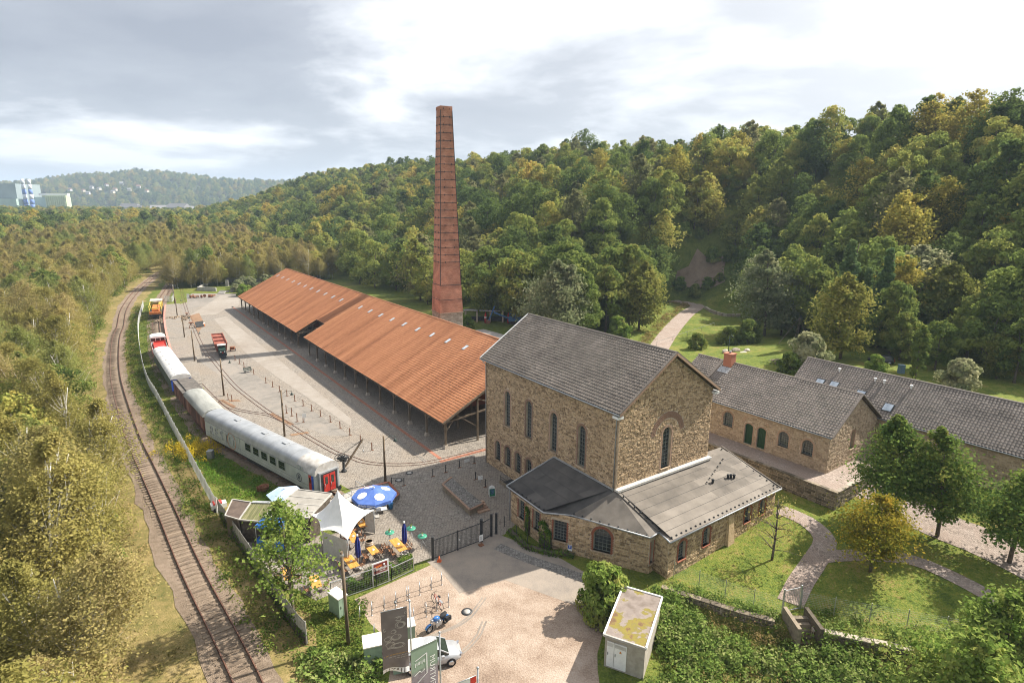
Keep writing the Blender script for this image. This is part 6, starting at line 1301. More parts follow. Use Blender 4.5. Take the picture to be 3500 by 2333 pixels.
# bench
t = thing('park_bench', 'dark slatted bench with backrest among the chain bollards', 'bench', (-48.00, 102.92), 0.9)
for i in range(4): MB().b6(-.75, .75, -.25+i*.13, -.14+i*.13, 0.42, 0.46).build('seat_slat', M_lampgreen, t)
for i in range(3): MB().box((0, 0.3+i*0.03, 0.58+i*0.14), (1.5, 0.04, 0.11), rx=-0.2).build('back_slat', M_lampgreen, t)
for sx in (-.6, .6): MB().bar((sx, -.2, 0), (sx, -.2, .42), .06).bar((sx, .25, 0), (sx, .38, .95), .06).bar((sx, -.25, .4), (sx, .3, .4), .05).build('leg', M_iron, t)
# mine train on show
M_tub = mat('rust red tub', (0.20, 0.06, 0.04), (0.32, 0.115, 0.08), scale=3, bump=0.2)
for i, (p, lb) in enumerate((((-69.00, 132.74), 'nearest rust red mine tub behind the small locomotive'), ((-71.69, 137.28), 'middle rust red mine tub behind the small locomotive'), ((-73.63, 140.47), 'farthest rust red mine tub behind the small locomotive'))):
    q = (-59.9-i*1.9, 117.4+i*3.25); t = thing('mine_tub', lb, 'mine tub', q, 0.52, 'rust red mine tubs'); t.scale = (1.25, 1.35, 1.05)
    mb = MB(); mb.add([(-.75, -1.1, .55), (.75, -1.1, .55), (.75, 1.1, .55), (-.75, 1.1, .55), (-.95, -1.25, 2.15), (.95, -1.25, 2.15), (.95, 1.25, 2.15), (-.95, 1.25, 2.15), (-.85, -1.15, 2.15), (.85, -1.15, 2.15), (.85, 1.15, 2.15), (-.85, 1.15, 2.15), (-.85, -1.15, 1.9), (.85, -1.15, 1.9), (.85, 1.15, 1.9), (-.85, 1.15, 1.9)], [(3, 2, 1, 0), (0, 1, 5, 4), (1, 2, 6, 5), (2, 3, 7, 6), (3, 0, 4, 7), (4, 5, 9, 8), (5, 6, 10, 9), (6, 7, 11, 10), (7, 4, 8, 11), (8, 9, 13, 12), (9, 10, 14, 13), (10, 11, 15, 14), (11, 8, 12, 15), (12, 13, 14, 15)]); mb.build('tub', M_tub, t)
    for y_ in (-.6, .6): MB().cyl((-.36, y_, .27), (-.24, y_, .27), .25, .25, 12).cyl((.24, y_, .27), (.36, y_, .27), .25, .25, 12).cyl((-.3, y_, .27), (.3, y_, .27), .04, .04, 6).build('wheelset', M_iron, t)
    MB().b6(-.4, .4, -1.0, 1.0, .42, .56).build('frame', M_iron, t)
t = thing('mine_locomotive', 'small dark green mine locomotive with pale cab roof', 'locomotive', (-58.4, 114.8), 0.52); M_dgreen = mat('dark green enamel', (0.015, 0.04, 0.03), (0.03, 0.065, 0.05), rough=0.35)
MB().b6(-.7, .7, -2.0, 1.6, .35, .8).build('frame', M_iron, t); MB().b6(-.6, .6, -1.7, 0.3, .8, 1.5).build('bonnet', M_dgreen, t); MB().b6(-.68, .68, .3, 1.6, .8, 1.55).build('cab', M_dgreen, t); MB().b6(-.62, .62, .36, 1.54, 1.55, 2.05).build('cab_window', M_winglass, t); MB().b6(-.78, .78, .15, 1.75, 2.05, 2.15).build('cab_roof', M_whiteroof, t)
for sx in (-.35, .35): MB().cyl((sx, -1.72, 1.2), (sx, -1.8, 1.2), .13, .13, 12).build('headlamp', M_white, t)
MB().lathe([(.14, 0), (.14, .02), (0.01, .02)], 10).build('red_badge', M_red, t, (0.0, -1.76, 1.0)).rotation_euler = (math.pi/2, 0, 0)
for y_ in (-1.2, 0.8): MB().cyl((-.38, y_, .3), (-.26, y_, .3), .3, .3, 14).cyl((.26, y_, .3), (.38, y_, .3), .3, .3, 14).build('wheelset', M_iron, t)
MB().b6(-.5, .5, -3.0, -2.05, .25, .42).build('front_step', M_iron, t)
t = thing('ore_barrow', 'small rusty two wheeled barrow beside the mine locomotive', 'barrow', (-58.11, 118.62), 0.2); MB().b6(-.45, .45, -.4, .4, .35, .95).build('box', M_rust, t)
for sx in (-.5, .5): MB().cyl((sx-.03, 0, .3), (sx+.03, 0, .3), .3, .3, 12).build('wheel', M_iron, t)
MB().bar((-.2, .4, .6), (-.2, 1.0, .75), .05).bar((.2, .4, .6), (.2, 1.0, .75), .05).build('handles', M_wood, t)
for p, lb, s_ in (((-87.27, 154.95), 'rusty iron frame beside the far rails', 1.0), ((-78.90, 141.36), 'rusty iron trestle next to the tall lamp post', 1.2)):
    t = thing('iron_trestle', lb, 'machine part', p, 0.5); t.scale = (s_,)*3
    for k in range(3): a = k*2.1; MB().bar((math.cos(a)*.7, math.sin(a)*.7, 0), (0, 0, 1.1), .09).build('leg', M_rust, t)
    MB().b6(-.4, .4, -.4, .4, 1.05, 1.2).build('plate', M_rust, t)
t = thing('stone_heap', 'low heap of rough brown stones around a lamp post', 'heap'); r = random.Random(5); c_ = (-88.97, 151.43)
for k in range(170):
    a = r.random()*6.28; q = math.sqrt(r.random())*3.6; s_ = r.uniform(0.22, 0.5); mb = MB(); mb.box((0, 0, 0), (s_, s_*r.uniform(.5, .9), s_*.6), r.random()*3, r.random()*.6, r.random()*.6); mb.v = [(v[0]+r.uniform(-.05, .05), v[1]+r.uniform(-.05, .05), v[2]+r.uniform(-.04, .04)) for v in mb.v]
    mb.build('stone', mat('heap stone', (0.13, 0.09, 0.06), (0.36, 0.28, 0.20), scale=2, var=0.7), t, (c_[0]+math.cos(a)*q*1.0, c_[1]+math.sin(a)*q*1.45, 0.15+0.6*(1-q/3.8)))
def junk(nm, lb, p, seed, n_, sz, cat='machine part'):
    r = random.Random(seed); t = thing(nm, lb, cat, p, r.random()*3)
    for k in range(n_):
        x, y = r.uniform(-1, 1)*sz, r.uniform(-.5, .5)*sz
        if k % 3 == 0: a = r.random()*3; MB().cyl((x-math.cos(a)*.08, y-math.sin(a)*.08, .5), (x+math.cos(a)*.08, y+math.sin(a)*.08, .5), .5, .5, 14).cyl((x-math.cos(a)*.6, y-math.sin(a)*.6, .5), (x+math.cos(a)*.6, y+math.sin(a)*.6, .5), .08, .08, 8).build('wheel', M_rust, t)
        else: MB().box((x, y, .3+r.random()*.3), (r.uniform(.4, 1.4), r.uniform(.2, .5), r.uniform(.2, .5)), r.random()*3, r.uniform(-.3, .3)).build('iron_piece', M_rust, t)
junk('scrap_iron', 'rusty wheels and iron pieces in front of the far grass', (-102.53, 188.07), 2, 9, 1.8); junk('scrap_iron', 'rusty iron frames right of the wheel heap', (-99.09, 189.87), 3, 8, 1.8)
board_sign('yard_sign', 'white upright board beside the rusty wheels', (-103.94, 186.43), 0.4, 0.7, 1.3, 0.3, M_white, False)
t = thing('dark_panel', 'dark leaning info panel in front of the tubs', 'sign', (-77.37, 142.46), 0.9); MB().box((0, 0, .8), (2.0, .1, 1.3), 0, -.35).build('panel', M_iron, t); MB().bar((-.8, .1, 0), (-.8, .45, 1.0), .08).bar((.8, .1, 0), (.8, .45, 1.0), .08).build('stand', M_iron, t)
t = thing('white_drum', 'white topped orange drum beside the dark panel', 'drum', (-77.12, 143.39)); MB().lathe([(.5, 0), (.55, .4), (.5, .7)], 14).build('drum', M_orn, t); MB().lathe([(.5, .7), (.4, .9), (.05, 1.0)], 14).build('lid', M_white, t)
# hand crane by the coach
t = thing('hand_crane', 'old iron hand crane with winch wheels and slanted jib', 'crane', (-19.23, 62.59), 0.0)
MB().lathe([(.35, 0), (.3, .15), (.16, .3), (.14, 1.7), (.18, 1.9)], 12).build('pillar', M_iron, t); jx, jy = 1.9, 1.7
MB().bar((0.1, 0.1, .5), (jx, jy, 3.3), .14, .2).build('jib', M_pole, t); MB().bar((-.5, -.4, 2.0), (jx, jy, 3.3), .03).bar((-.3, -.5, 2.0), (jx, jy, 3.25), .03).build('stay', M_iron, t)
for k, (x, y, z) in enumerate(((-.55, -.1, 1.75), (.35, -.45, 1.8), (-.3, .35, 1.6))):
    a = 0.7; c, s = math.cos(a), math.sin(a); pts = [(x+c*.42*math.cos(u), y+s*.42*math.cos(u), z+.42*math.sin(u)) for u in np.linspace(0, 6.28, 19)]; mb = MB().tube(pts, .035, 5, False)
    for u in (0, 1.05, 2.1): mb.bar((x-c*.4*math.cos(u), y-s*.4*math.cos(u), z-.4*math.sin(u)), (x+c*.4*math.cos(u), y+s*.4*math.cos(u), z+.4*math.sin(u)), .04)
    mb.build('winch_wheel', M_iron, t)
MB().cyl((-.6, -.3, 1.7), (.5, .2, 1.7), .14, .14, 10).b6(-.35, .35, -.3, .3, 1.35, 1.6).build('winch_drum', M_iron, t); MB().tube([(jx, jy, 3.2), (jx, jy, 1.9)], .02, 4).lathe([(.02, 0), (.12, .08), (.02, .25)], 8, (jx, jy, 1.7)).build('hook_chain', M_steel, t)
# ------------------------------------------------------------------ coach steps and deck
t = thing('entrance_deck', 'steel entrance deck with railings and stairs at the end of the dining coach', 'stairs', (-17.1, 54.9), math.atan2(15.9, -19.5)-math.pi/2)
MB().b6(-2.2, 1.7, -1.5, 0.2, .88, 1.0).build('deck', M_concrete, t)
for x, y in ((-2.1, -1.4), (1.6, -1.4), (1.6, .1), (-2.1, .1)): MB().b6(x-.04, x+.04, y-.04, y+.04, 0, .88).build('leg', M_steel, t)
for i in range(6): MB().b6(0.1, 1.5, -1.5-(i+1)*.3, -1.5-i*.3, .88-(i+1)*.145, .92-(i+1)*.145).build('tread', M_steel, t)
for sx in (.05, 1.55): MB().bar((sx, -1.5, .9), (sx, -3.4, 0.05), .05, .22).build('stringer', M_steel, t)
def rail_(root, pts, h_, m=None):
    mb = MB()
    for a, b in zip(pts[:-1], pts[1:]):
        for zz in (h_, h_*.5): mb.bar((*a[:2], a[2]+zz), (*b[:2], b[2]+zz), .04)
    for a in pts: mb.bar(a, (*a[:2], a[2]+h_), .045)
    mb.build('railing', m or M_steel, root)
rail_(t, [(-2.15, .1, 1), (-2.15, -1.45, 1), (-.9, -1.45, 1), (.05, -1.45, 1), (.05, -3.4, .05)], 1.0); rail_(t, [(1.55, -3.4, .05), (1.55, -1.45, 1), (1.65, .1, 1)], 1.0)
# planter bed with brick edge below the parasol
t = thing('planter_bed', 'raised paved bed with brick coping behind the big blue parasol', 'planter'); pp = [(-16.11, 57.38, 0.50), (-13.32, 59.16, 0.50), (-11.62, 56.29, 0.50), (-12.46, 54.47, 0.50), (-14.93, 54.43, 0.50)]
MB().prism([p[:2] for p in pp], 0.013, .48).build('bed', M_setts, t); cx0 = sum(p[0] for p in pp)/5; cy0 = sum(p[1] for p in pp)/5
for i in range(5): a, b = pp[i], pp[(i+1) % 5]; MB().bar((a[0]+(cx0-a[0])*.05, a[1]+(cy0-a[1])*.05, .52), (b[0]+(cx0-b[0])*.05, b[1]+(cy0-b[1])*.05, .52), .26, .07).build('brick_coping', M_redbrick, t)
# ------------------------------------------------------------------ beer garden
M_canvas = mat('white canvas', (0.74, 0.735, 0.71), (0.82, 0.815, 0.80), scale=1.5, rough=0.7)
M_pblue = mat('blue parasol cloth', (0.055, 0.115, 0.36), (0.085, 0.16, 0.44), scale=2, rough=0.75); M_dblue = mat('dark blue cloth', (0.012, 0.022, 0.14), (0.022, 0.035, 0.20), scale=3, rough=0.75); M_sky = mat('sky blue cloth', (0.32, 0.44, 0.62), (0.42, 0.54, 0.70), scale=2, rough=0.75)
M_bright = mat('bright blue tarp', (0.03, 0.15, 0.52), (0.05, 0.21, 0.62), scale=2, rough=0.6)
def tent(nm, lb, corners, peak, zc, sagk=0.5):
    t = thing(nm, lb, 'tent'); n = len(corners); mb = MB(); rings = 9; per = 8; vs = []
    edge_ = []
    for i in range(n):
        a, b = np.array(corners[i]), np.array(corners[(i+1) % n])
        for k in range(per):
            f_ = k/per; p = a+(b-a)*f_; p = p+(np.array((peak[0], peak[1]))-p)*0.13*4*f_*(1-f_); edge_.append((p[0], p[1], zc+0.22*4*f_*(1-f_)))
    for j in range(rings+1):
        s_ = j/rings
        for e_ in edge_:
            x = peak[0]+(e_[0]-peak[0])*max(0.02, s_); y = peak[1]+(e_[1]-peak[1])*max(0.02, s_); z = e_[2]+(peak[2]-e_[2])*(1-s_)**1.75; vs.append((x, y, z))
    m_ = len(edge_); mb.smooth = True; mb.add(vs, [(j*m_+i, (j+1)*m_+i, (j+1)*m_+(i+1) % m_, j*m_+(i+1) % m_) for j in range(rings) for i in range(m_)]); mb.build('canopy', M_canvas, t)
    for c in corners: MB().cyl((c[0], c[1], 0), (c[0], c[1], zc), .04, .04, 8).build('pole', M_steel, t)
    MB().cyl((peak[0], peak[1], 0), (peak[0], peak[1], peak[2]+.1), .05, .04, 8).build('mast', M_steel, t)
    return t
tc_ = [(-12.67, 49.47, 2.50), (-13.70, 44.49, 2.50), (-16.41, 45.85, 2.50), (-18.26, 48.53, 2.70)]
tn = tent('white_tent', 'white peaked stretch tent over the beer garden tables', [c[:2] for c in tc_], (-15.35, 47.75, 5.2), 2.45)
a, b = tc_[1], tc_[2]; MB().bar((a[0]-.1, a[1]+.05, 1.2), (b[0]+.1, b[1]+.05, 1.2), .03, 2.3).build('side_sheet', mat('clear plastic sheet', (0.42, 0.42, 0.40), (0.52, 0.52, 0.50), rough=0.3), tn)
a, b = tc_[0], (-13.29, 48.58, 2.40); MB().bar((a[0], a[1], 1.2), (a[0]-.9, a[1]+.25, 1.2), .03, 2.2).build('side_sheet', MATS['clear plastic sheet'], tn)
def hut(nm, lb, quad, drop, mroof, mwall, th=0.08, cat='hut', corr=False):
    t = thing(nm, lb, cat); q = [Vector(p) for p in quad]; cen = sum(q, Vector())/4
    ins = [p+(cen-p)*0.08 for p in q]
    for i in range(4):
        a, b = ins[i], ins[(i+1) % 4]; MB().add([(a.x, a.y, 0.01), (b.x, b.y, 0.01), (b.x, b.y, b.z-th-.01), (a.x, a.y, a.z-th-.01)], [(0, 1, 2, 3)]).build('wall', mwall, t)
    qq = [tuple(p) for p in q]
    ar = sum(qq[i][0]*qq[(i+1) % 4][1]-qq[(i+1) % 4][0]*qq[i][1] for i in range(4)); qq = qq if ar > 0 else qq[::-1]
    MB().slab(qq, th).build('roof', mroof, t)
    for i in range(4): MB().bar(qq[i], qq[(i+1) % 4], .1, .12).build('roof_edge', M_concrete if mroof is not M_bright else M_bright, t)
    return t
M_hutfelt = mat('pale felt', (0.24, 0.225, 0.20), (0.34, 0.32, 0.285), scale=0.8, detail=8); M_hutbrown = mat('brown felt', (0.085, 0.062, 0.05), (0.14, 0.105, 0.085), scale=1.2, detail=8); M_moss = mat('mossy corrugated sheet', (0.11, 0.115, 0.05), (0.24, 0.225, 0.12), scale=1.0, stretch=(3.0, 0.3, 1), detail=8)
h_ = hut('bar_hut', 'large low hut with flat pale felt roof beside the dining coach', [(-20.64, 52.30, 3.00), (-17.12, 51.50, 3.00), (-18.08, 47.69, 2.60), (-22.15, 47.80, 2.60)], 0, M_hutfelt, M_wooddark)
for k in range(1, 4):
    a = Vector((-20.63, 52.26, 3.02)).lerp(Vector((-22.14, 47.76, 2.62)), k/4); b = Vector((-17.11, 51.46, 3.02)).lerp(Vector((-18.07, 47.65, 2.62)), k/4); MB().bar(a, b, .08, .03).build('felt_seam', M_concrete, h_)
hg = hut('garden_shed', 'small shed with mossy green corrugated roof', [(-24.36, 50.36, 2.60), (-22.16, 50.20, 2.60), (-22.17, 47.64, 2.20), (-24.45, 47.96, 2.20)], 0, M_moss, M_wooddark); hut('garden_shed', 'small shed with dark brown felt roof nearest the fence', [(-26.42, 50.94, 2.60), (-24.43, 50.42, 2.60), (-24.49, 48.00, 2.20), (-26.08, 48.68, 2.20)], 0, M_hutbrown, M_wood)
for k in range(12):
    a = Vector((-24.34, 50.33, 2.62)).lerp(Vector((-22.14, 50.16, 2.62)), (k+.5)/12); b = Vector((-24.43, 47.93, 2.22)).lerp(Vector((-22.15, 47.60, 2.22)), (k+.5)/12); MB().bar(a, b, .06, .04).build('corrugation', M_moss, hg)
MB().bar((-24.3, 50.4, 2.66), (-22.2, 50.3, 2.66), .35, .08).build('ridge_sheet', M_zinc, hg)
t = thing('blue_pavilion', 'bright blue folding pavilion behind the slender garden tree', 'pavilion'); bq = [(-22.46, 46.70, 2.40), (-22.27, 48.15, 2.40), (-20.25, 48.00, 2.40), (-19.80, 46.31, 2.40)]; bc_ = (-21.1, 47.1, 3.0)
MB().add([*bq, bc_], [(0, 1, 4), (1, 2, 4), (2, 3, 4), (3, 0, 4)]).build('canopy', M_bright, t)
for i in range(4):
    a, b = bq[i], bq[(i+1) % 4]; MB().bar((a[0], a[1], 2.28), (b[0], b[1], 2.28), .02, .26).build('valance', M_bright, t); MB().b6(-.025, .025, -.025, .025, 0, 2.3).build('leg', M_steel, t, (a[0], a[1], 0))
for i in (0, 3): a, b = bq[i], bq[(i+1) % 4]; MB().bar((a[0], a[1], .55), (b[0], b[1], .55), .02, 1.0).build('side_wall', M_bright, t)
def parasol(nm, lb, p, R_, zr_, ze, m, n=8, rz=0.2, discs=False, text=None, valance=True):
    t = thing(nm, lb, 'parasol', p, rz); vs = [(0, 0, zr_)]+[(R_*math.cos(2*math.pi*i/n), R_*math.sin(2*math.pi*i/n), ze) for i in range(n)]; MB().add(vs, [(0, 1+i, 1+(i+1) % n) for i in range(n)]).build('canopy', m, t)
    if valance:
        for i in range(n):
            a, b = vs[1+i], vs[1+(i+1) % n]; MB().add([(a[0], a[1], ze), (b[0], b[1], ze), (b[0]*1.01, b[1]*1.01, ze-.28), (a[0]*1.01, a[1]*1.01, ze-.28)], [(3, 2, 1, 0)]).build('valance', m, t)
    MB().cyl((0, 0, 0), (0, 0, zr_+.08), .035, .03, 8).build('pole', M_white, t); MB().lathe([(.06, 0), (.08, .08), (.02, .18)], 8, (0, 0, zr_)).build('finial', M_white, t); MB().b6(-.4, .4, -.4, .4, .013, .1).build('foot', M_concrete, t)
    for i in range(n): MB().bar((0, 0, zr_-.12), (vs[1+i][0]*.97, vs[1+i][1]*.97, ze-.03), .02).build('rib', M_steel, t)
    if discs:
        for i in range(0, n, 2):
            am = 2*math.pi*(i+.5)/n; rm = R_*math.cos(math.pi/n); sl_ = math.atan((zr_-ze)/rm); c = (rm*.62*math.cos(am), rm*.62*math.sin(am), zr_-(zr_-ze)*.62+.02); mb = MB(); k = 18
            ex = Vector((-math.sin(am), math.cos(am), 0)); ey = Vector((math.cos(am)*math.cos(sl_), math.sin(am)*math.cos(sl_), -math.sin(sl_))); mb.add([tuple(Vector(c)+ex*.48*math.cos(6.283*q/k)+ey*.48*math.sin(6.283*q/k)) for q in range(k)], [tuple(range(k))]); mb.build('white_roundel', M_white, t)
    if text:
        i, txt = text; am = 2*math.pi*(i+.5)/n; rm = R_*math.cos(math.pi/n)*1.025; put_text(t, 'lettering', txt, .27, M_white, (rm*math.cos(am), rm*math.sin(am), ze-.14), (math.pi/2, 0, am+math.pi/2), .003)
    return t
parasol('large_parasol', 'big open blue parasol with white roundels and lettered valance', (-13.35, 52.6), 2.15, 3.05, 2.35, M_pblue, discs=True, text=(5, "Maisel's Weisse"), rz=math.radians(22.5-7))
parasol('light_parasol', 'pale blue open parasol behind the pale felt roof', (-22.20, 52.88, 2.40)[:2], 1.75, 2.75, 2.25, M_sky, valance=False, n=6)
def closed(p, lb):
    t = thing('closed_parasol', lb, 'parasol', p); MB().cyl((0, 0, 0), (0, 0, 3.1), .03, .03, 8).build('pole', M_white, t); mb = MB(); n = 14; prof = [(.06, 3.0), (.2, 2.5), (.24, 1.7), (.2, 1.15), (.13, 1.0)]; b_ = 0; vs = []
    for r_, z in prof:
        for i in range(n): rr_ = r_*(1.0 if i % 2 else .72); vs.append((rr_*math.cos(6.283*i/n), rr_*math.sin(6.283*i/n), z))
    mb.add(vs, [(j*n+i, (j+1)*n+i, (j+1)*n+(i+1) % n, j*n+(i+1) % n) for j in range(4) for i in range(n)]); mb.build('folded_cloth', M_dblue, t); MB().lathe([(.1, 2.98), (.09, 3.1), (.02, 3.16)], 8).build('cap', M_white, t); MB().b6(-.35, .35, -.35, .35, .013, .1).build('foot', M_concrete, t)
closed((-12.81, 44.19), 'folded dark blue parasol beside the wooden barrel'); closed((-9.28, 46.34), 'folded dark blue parasol beside the green bar tables')
t = thing('barrel', 'upright wooden barrel with pale hoops on the beer garden terrace', 'barrel', (-12.49, 46.70)); MB().lathe([(.30, 0), (.36, .25), (.385, .5), (.36, .75), (.30, 1.0), (.29, .96)], 18).build('staves', mat('oak staves', (0.24, 0.16, 0.09), (0.42, 0.30, 0.19), scale=4, stretch=(4, 4, .3)), t)
for z, r_ in ((.1, .335), (.28, .372), (.72, .372), (.9, .335)): MB().lathe([(r_, z), (r_+.008, z+.03), (r_, z+.06)], 18).build('hoop', M_steel, t)
M_orange = mat('orange varnished wood', (0.52, 0.22, 0.04), (0.70, 0.36, 0.09), scale=2, stretch=(6, .5, 1), rough=0.5, bump=0.1)
M_green = mat('green table top', (0.035, 0.19, 0.12), (0.05, 0.26, 0.17), scale=3, rough=0.4)
for p, lb in (((-10.92, 47.90), 'round green bar table left of the folded parasol'), ((-9.10, 48.63), 'round green bar table behind the folded parasol'), ((-7.88, 47.36), 'round green bar table nearest the gate')):
    t = thing('bar_table', lb, 'table', p, RNG.random()*3); MB().lathe([(.42, 1.08), (.43, 1.1), (.42, 1.12), (.02, 1.125)], 20).build('table_top', M_green, t)
    for a in (0.6, 2.2, 3.74, 5.34): MB().bar((math.cos(a)*.38, math.sin(a)*.38, 0), (-math.cos(a)*.18, -math.sin(a)*.18, 1.08), .03).build('leg', M_steel, t)
    v_ = thing('flower_pot', 'small white flower pot on the '+lb.replace('round ', ''), 'flower pot', (p[0], p[1], 1.125)); MB().lathe([(.05, 0), (.09, .06), (.08, .14)], 10).build('pot', M_white, v_)
    r = NR(int(abs(p[0])*10)); V_, F_ = leaf_quads(r.randn(40, 3)*.06+np.array((0, 0, .2)), r.randn(40, 3), .05, r); link('plant', np_mesh('plant', V_, F_, L_fresh, rnd=r.rand(40)), v_)
M_chair = mat('brown chair slats', (0.22, 0.10, 0.05), (0.36, 0.18, 0.09), scale=4)
def chair(p, rz, lb):
    t = thing('garden_chair', lb, 'chair', p, rz, 'folding garden chairs')
    for k in range(3): MB().b6(-.2, .2, -.18+k*.13, -.07+k*.13, .43, .455).build('seat_slat', M_chair, t)
    for k in range(2): MB().box((0, .23+k*.03, .62+k*.16), (.4, .02, .1), rx=-.15).build('back_slat', M_chair, t)
    for sx in (-.2, .2): MB().bar((sx, -.22, 0), (sx, .28, .9), .025).build('leg', M_iron, t); MB().bar((sx, .25, 0), (sx, -.18, .44), .025).build('leg', M_iron, t)
def table(p, rz, L_, W_, lb, nch, lbc):
    t = thing('beer_table', lb, 'table', p, rz); n = 5
    for k in range(n): MB().b6(-W_/2+k*W_/n+.008, -W_/2+(k+1)*W_/n-.008, -L_/2, L_/2, .71, .745).build('table_plank', M_orange, t)
    for y in (-L_/2+.25, L_/2-.25): MB().bar((-W_/2+.08, y, 0), (W_/2-.12, y, .7), .04).build('leg', M_iron, t); MB().bar((W_/2-.08, y+.05, 0), (-W_/2+.12, y+.05, .7), .04).build('leg', M_iron, t)
    MB().box((0.02, 0, .78), (.22, .16, .06), .3).b6(-.04, .0, -.03, .03, .8, .92).build('cutlery_box', M_white, t)
    c, s = math.cos(rz), math.sin(rz); k = 0
    for sg in (-1, 1):
        for y in np.linspace(-L_/2+.45, L_/2-.45, nch):
            x_, y_ = sg*(W_/2+.32), y; chair((p[0]+c*x_-s*y_, p[1]+s*x_+c*y_), rz+(math.pi/2 if sg < 0 else -math.pi/2)+RNG.uniform(-.2, .2), lbc)
table((-9.90, 46.58), 0.62, 2.2, .8, 'long orange table beside the hedge and the gate', 3, 'brown folding chair at the long orange table by the gate'); table((-11.90, 45.66), 0.62, 1.3, .75, 'square orange table directly behind the red banner sign', 2, 'brown folding chair at the table behind the red sign')
table((-13.38, 43.96), 0.62, 1.9, .8, 'orange table next to the timber pole', 2, 'brown folding chair at the table by the timber pole'); table((-14.12, 50.27), 0.55, 1.9, .75, 'orange table under the edge of the white tent', 2, 'orange brown chair under the edge of the white tent'); table((-14.21, 47.77), 0.55, 1.9, .75, 'orange table half covered by the white tent', 2, 'orange brown chair half covered by the white tent')
table((-18.08, 42.31), 0.5, 1.9, .75, 'orange table seen through the leaves of the garden tree', 2, 'brown chair seen through the garden tree'); table((-15.49, 41.26), 0.5, 1.7, .75, 'orange table under the lower branches of the garden tree', 1, 'brown chair under the lower branches of the garden tree')
t = thing('serving_trolley', 'steel serving trolley with white trays under the big blue parasol', 'trolley', (-12.91, 53.46), 0.3)
for z in (.35, .95): MB().b6(-.55, .55, -.35, .35, z, z+.04).build('tray', M_white, t)
for sx in (-.5, .5):
    for sy in (-.3, .3): MB().b6(sx-.02, sx+.02, sy-.02, sy+.02, 0, 1.1).build('leg', M_steel, t)
t = thing('blue_bin', 'round blue bin next to the serving trolley', 'bin', (-12.14, 54.21)); MB().lathe([(.2, 0), (.25, .6), (.27, .62), (.24, .6), (.19, .1)], 14).build('tub', mat('blue plastic', (0.05, 0.20, 0.42), (0.07, 0.26, 0.5), rough=0.4), t)
for p, lb, r_ in (((-26.41, 57.68), 'large rusty planting tub on the grass', .55), ((-26.74, 57.43), 'small rusty planting tub on the grass', .32)): t = thing('planting_tub', lb, 'tub', p); MB().lathe([(r_*.85, 0), (r_, .55), (r_*1.02, .6), (r_*.9, .58), (r_*.85, .3)], 14).build('tub', M_rust, t)
t = thing('scooter_trailer', 'small white and red cart beside the fence', 'cart', (-29.23, 53.58), 0.6); MB().b6(-.7, .7, -.4, .4, .35, .8).build('box', M_white, t); MB().b6(-.5, .3, -.38, .38, .8, .95).build('cover', M_red, t); MB().cyl((-.3, -.45, .25), (-.3, -.4, .25), .25, .25, 12).cyl((-.3, .4, .25), (-.3, .45, .25), .25, .25, 12).build('wheel', M_black, t)
t = thing('grey_bin', 'dark grey bin in the grass behind the yellow flowers', 'bin', (-36.07, 65.56)); MB().b6(-.3, .3, -.3, .3, 0, 1.05).build('bin', M_copper, t); MB().box((0, 0, 1.09), (.66, .66, .08), rx=.06).build('lid', M_copper, t)
# ------------------------------------------------------------------ gate, fence, hedge, red sign
def bars_panel(root, a, b, h_, gap, m, z0=.12, nm='gate_bar'):
    a, b = np.array(a), np.array(b); L_ = np.linalg.norm(b-a); n = int(L_/gap); me = MB().b6(-.014, .014, -.014, .014, z0, h_-.05).mesh(nm, m)
    for i in range(1, n): q = a+(b-a)*i/n; link(nm, me, root, (q[0], q[1], 0))
    for z in (z0, h_-.05): MB().bar((*a, z), (*b, z), .05, .06).build('gate_rail', m, root)
g0, g1, g2 = (-6.68, 45.45), (-2.64, 48.39), (-1.76, 49.32)
t = thing('yard_gate', 'wide dark steel bar gate across the entrance to the yard', 'gate'); gm_ = ((g0[0]+g1[0])/2, (g0[1]+g1[1])/2)
bars_panel(t, g0, gm_, 1.9, .13, M_iron); bars_panel(t, gm_, g1, 1.9, .13, M_iron)
for p, w_ in ((g0, .11), (gm_, .05), (g1, .13)): MB().b6(-w_, w_, -w_, w_, 0, 2.2 if w_ > .06 else 1.95).build('gate_post', M_iron, t, (p[0], p[1], 0))
MB().box((gm_[0]+.15, gm_[1]-.05, 1.1), (.1, .05, .14)).build('lock', M_white, t)
t = thing('foot_gate', 'narrow dark steel gate beside the annex', 'gate'); bars_panel(t, (g1[0]+.12, g1[1]+.1), g2, 1.9, .13, M_iron); MB().b6(-.11, .11, -.11, .11, 0, 2.2).build('gate_post', M_iron, t, (g2[0], g2[1], 0)); MB().b6(-.11, .11, -.11, .11, 0, 2.1).build('gate_post', M_iron, t, (g2[0]+.45, g2[1]+.4, 0))
t = thing('gate_notice', 'white notice on a red foot in front of the gate post', 'sign', (-2.63, 47.74), 0.6); MB().b6(-.2, .2, -.03, .0, .45, 1.05).build('panel', M_white, t); MB().b6(-.03, .03, 0, .03, 0, .5).build('post', M_rust, t); MB().b6(-.22, .22, -.2, .2, .012, .08).build('foot', M_rust, t)
for k in range(4): MB().b6(-.13+.02*(k % 2), .13-.03*(k % 3), -.034, -.031, .62+k*.08, .64+k*.08).build('print_line', M_iron, t)
t = thing('traffic_cone', 'orange traffic cone in front of the gate', 'traffic cone', (-6.12, 45.24)); MB().lathe([(.15, .03), (.03, .5), (.02, .5)], 14).build('cone', mat('cone orange', (0.62, 0.13, 0.04), (0.7, 0.18, 0.06), rough=.5), t); MB().b6(-.19, .19, -.19, .19, 0.008, .035).build('base', MATS['cone orange'], t); MB().lathe([(.108, .18), (.08, .28), (.07, .28)], 14).build('band', M_white, t)
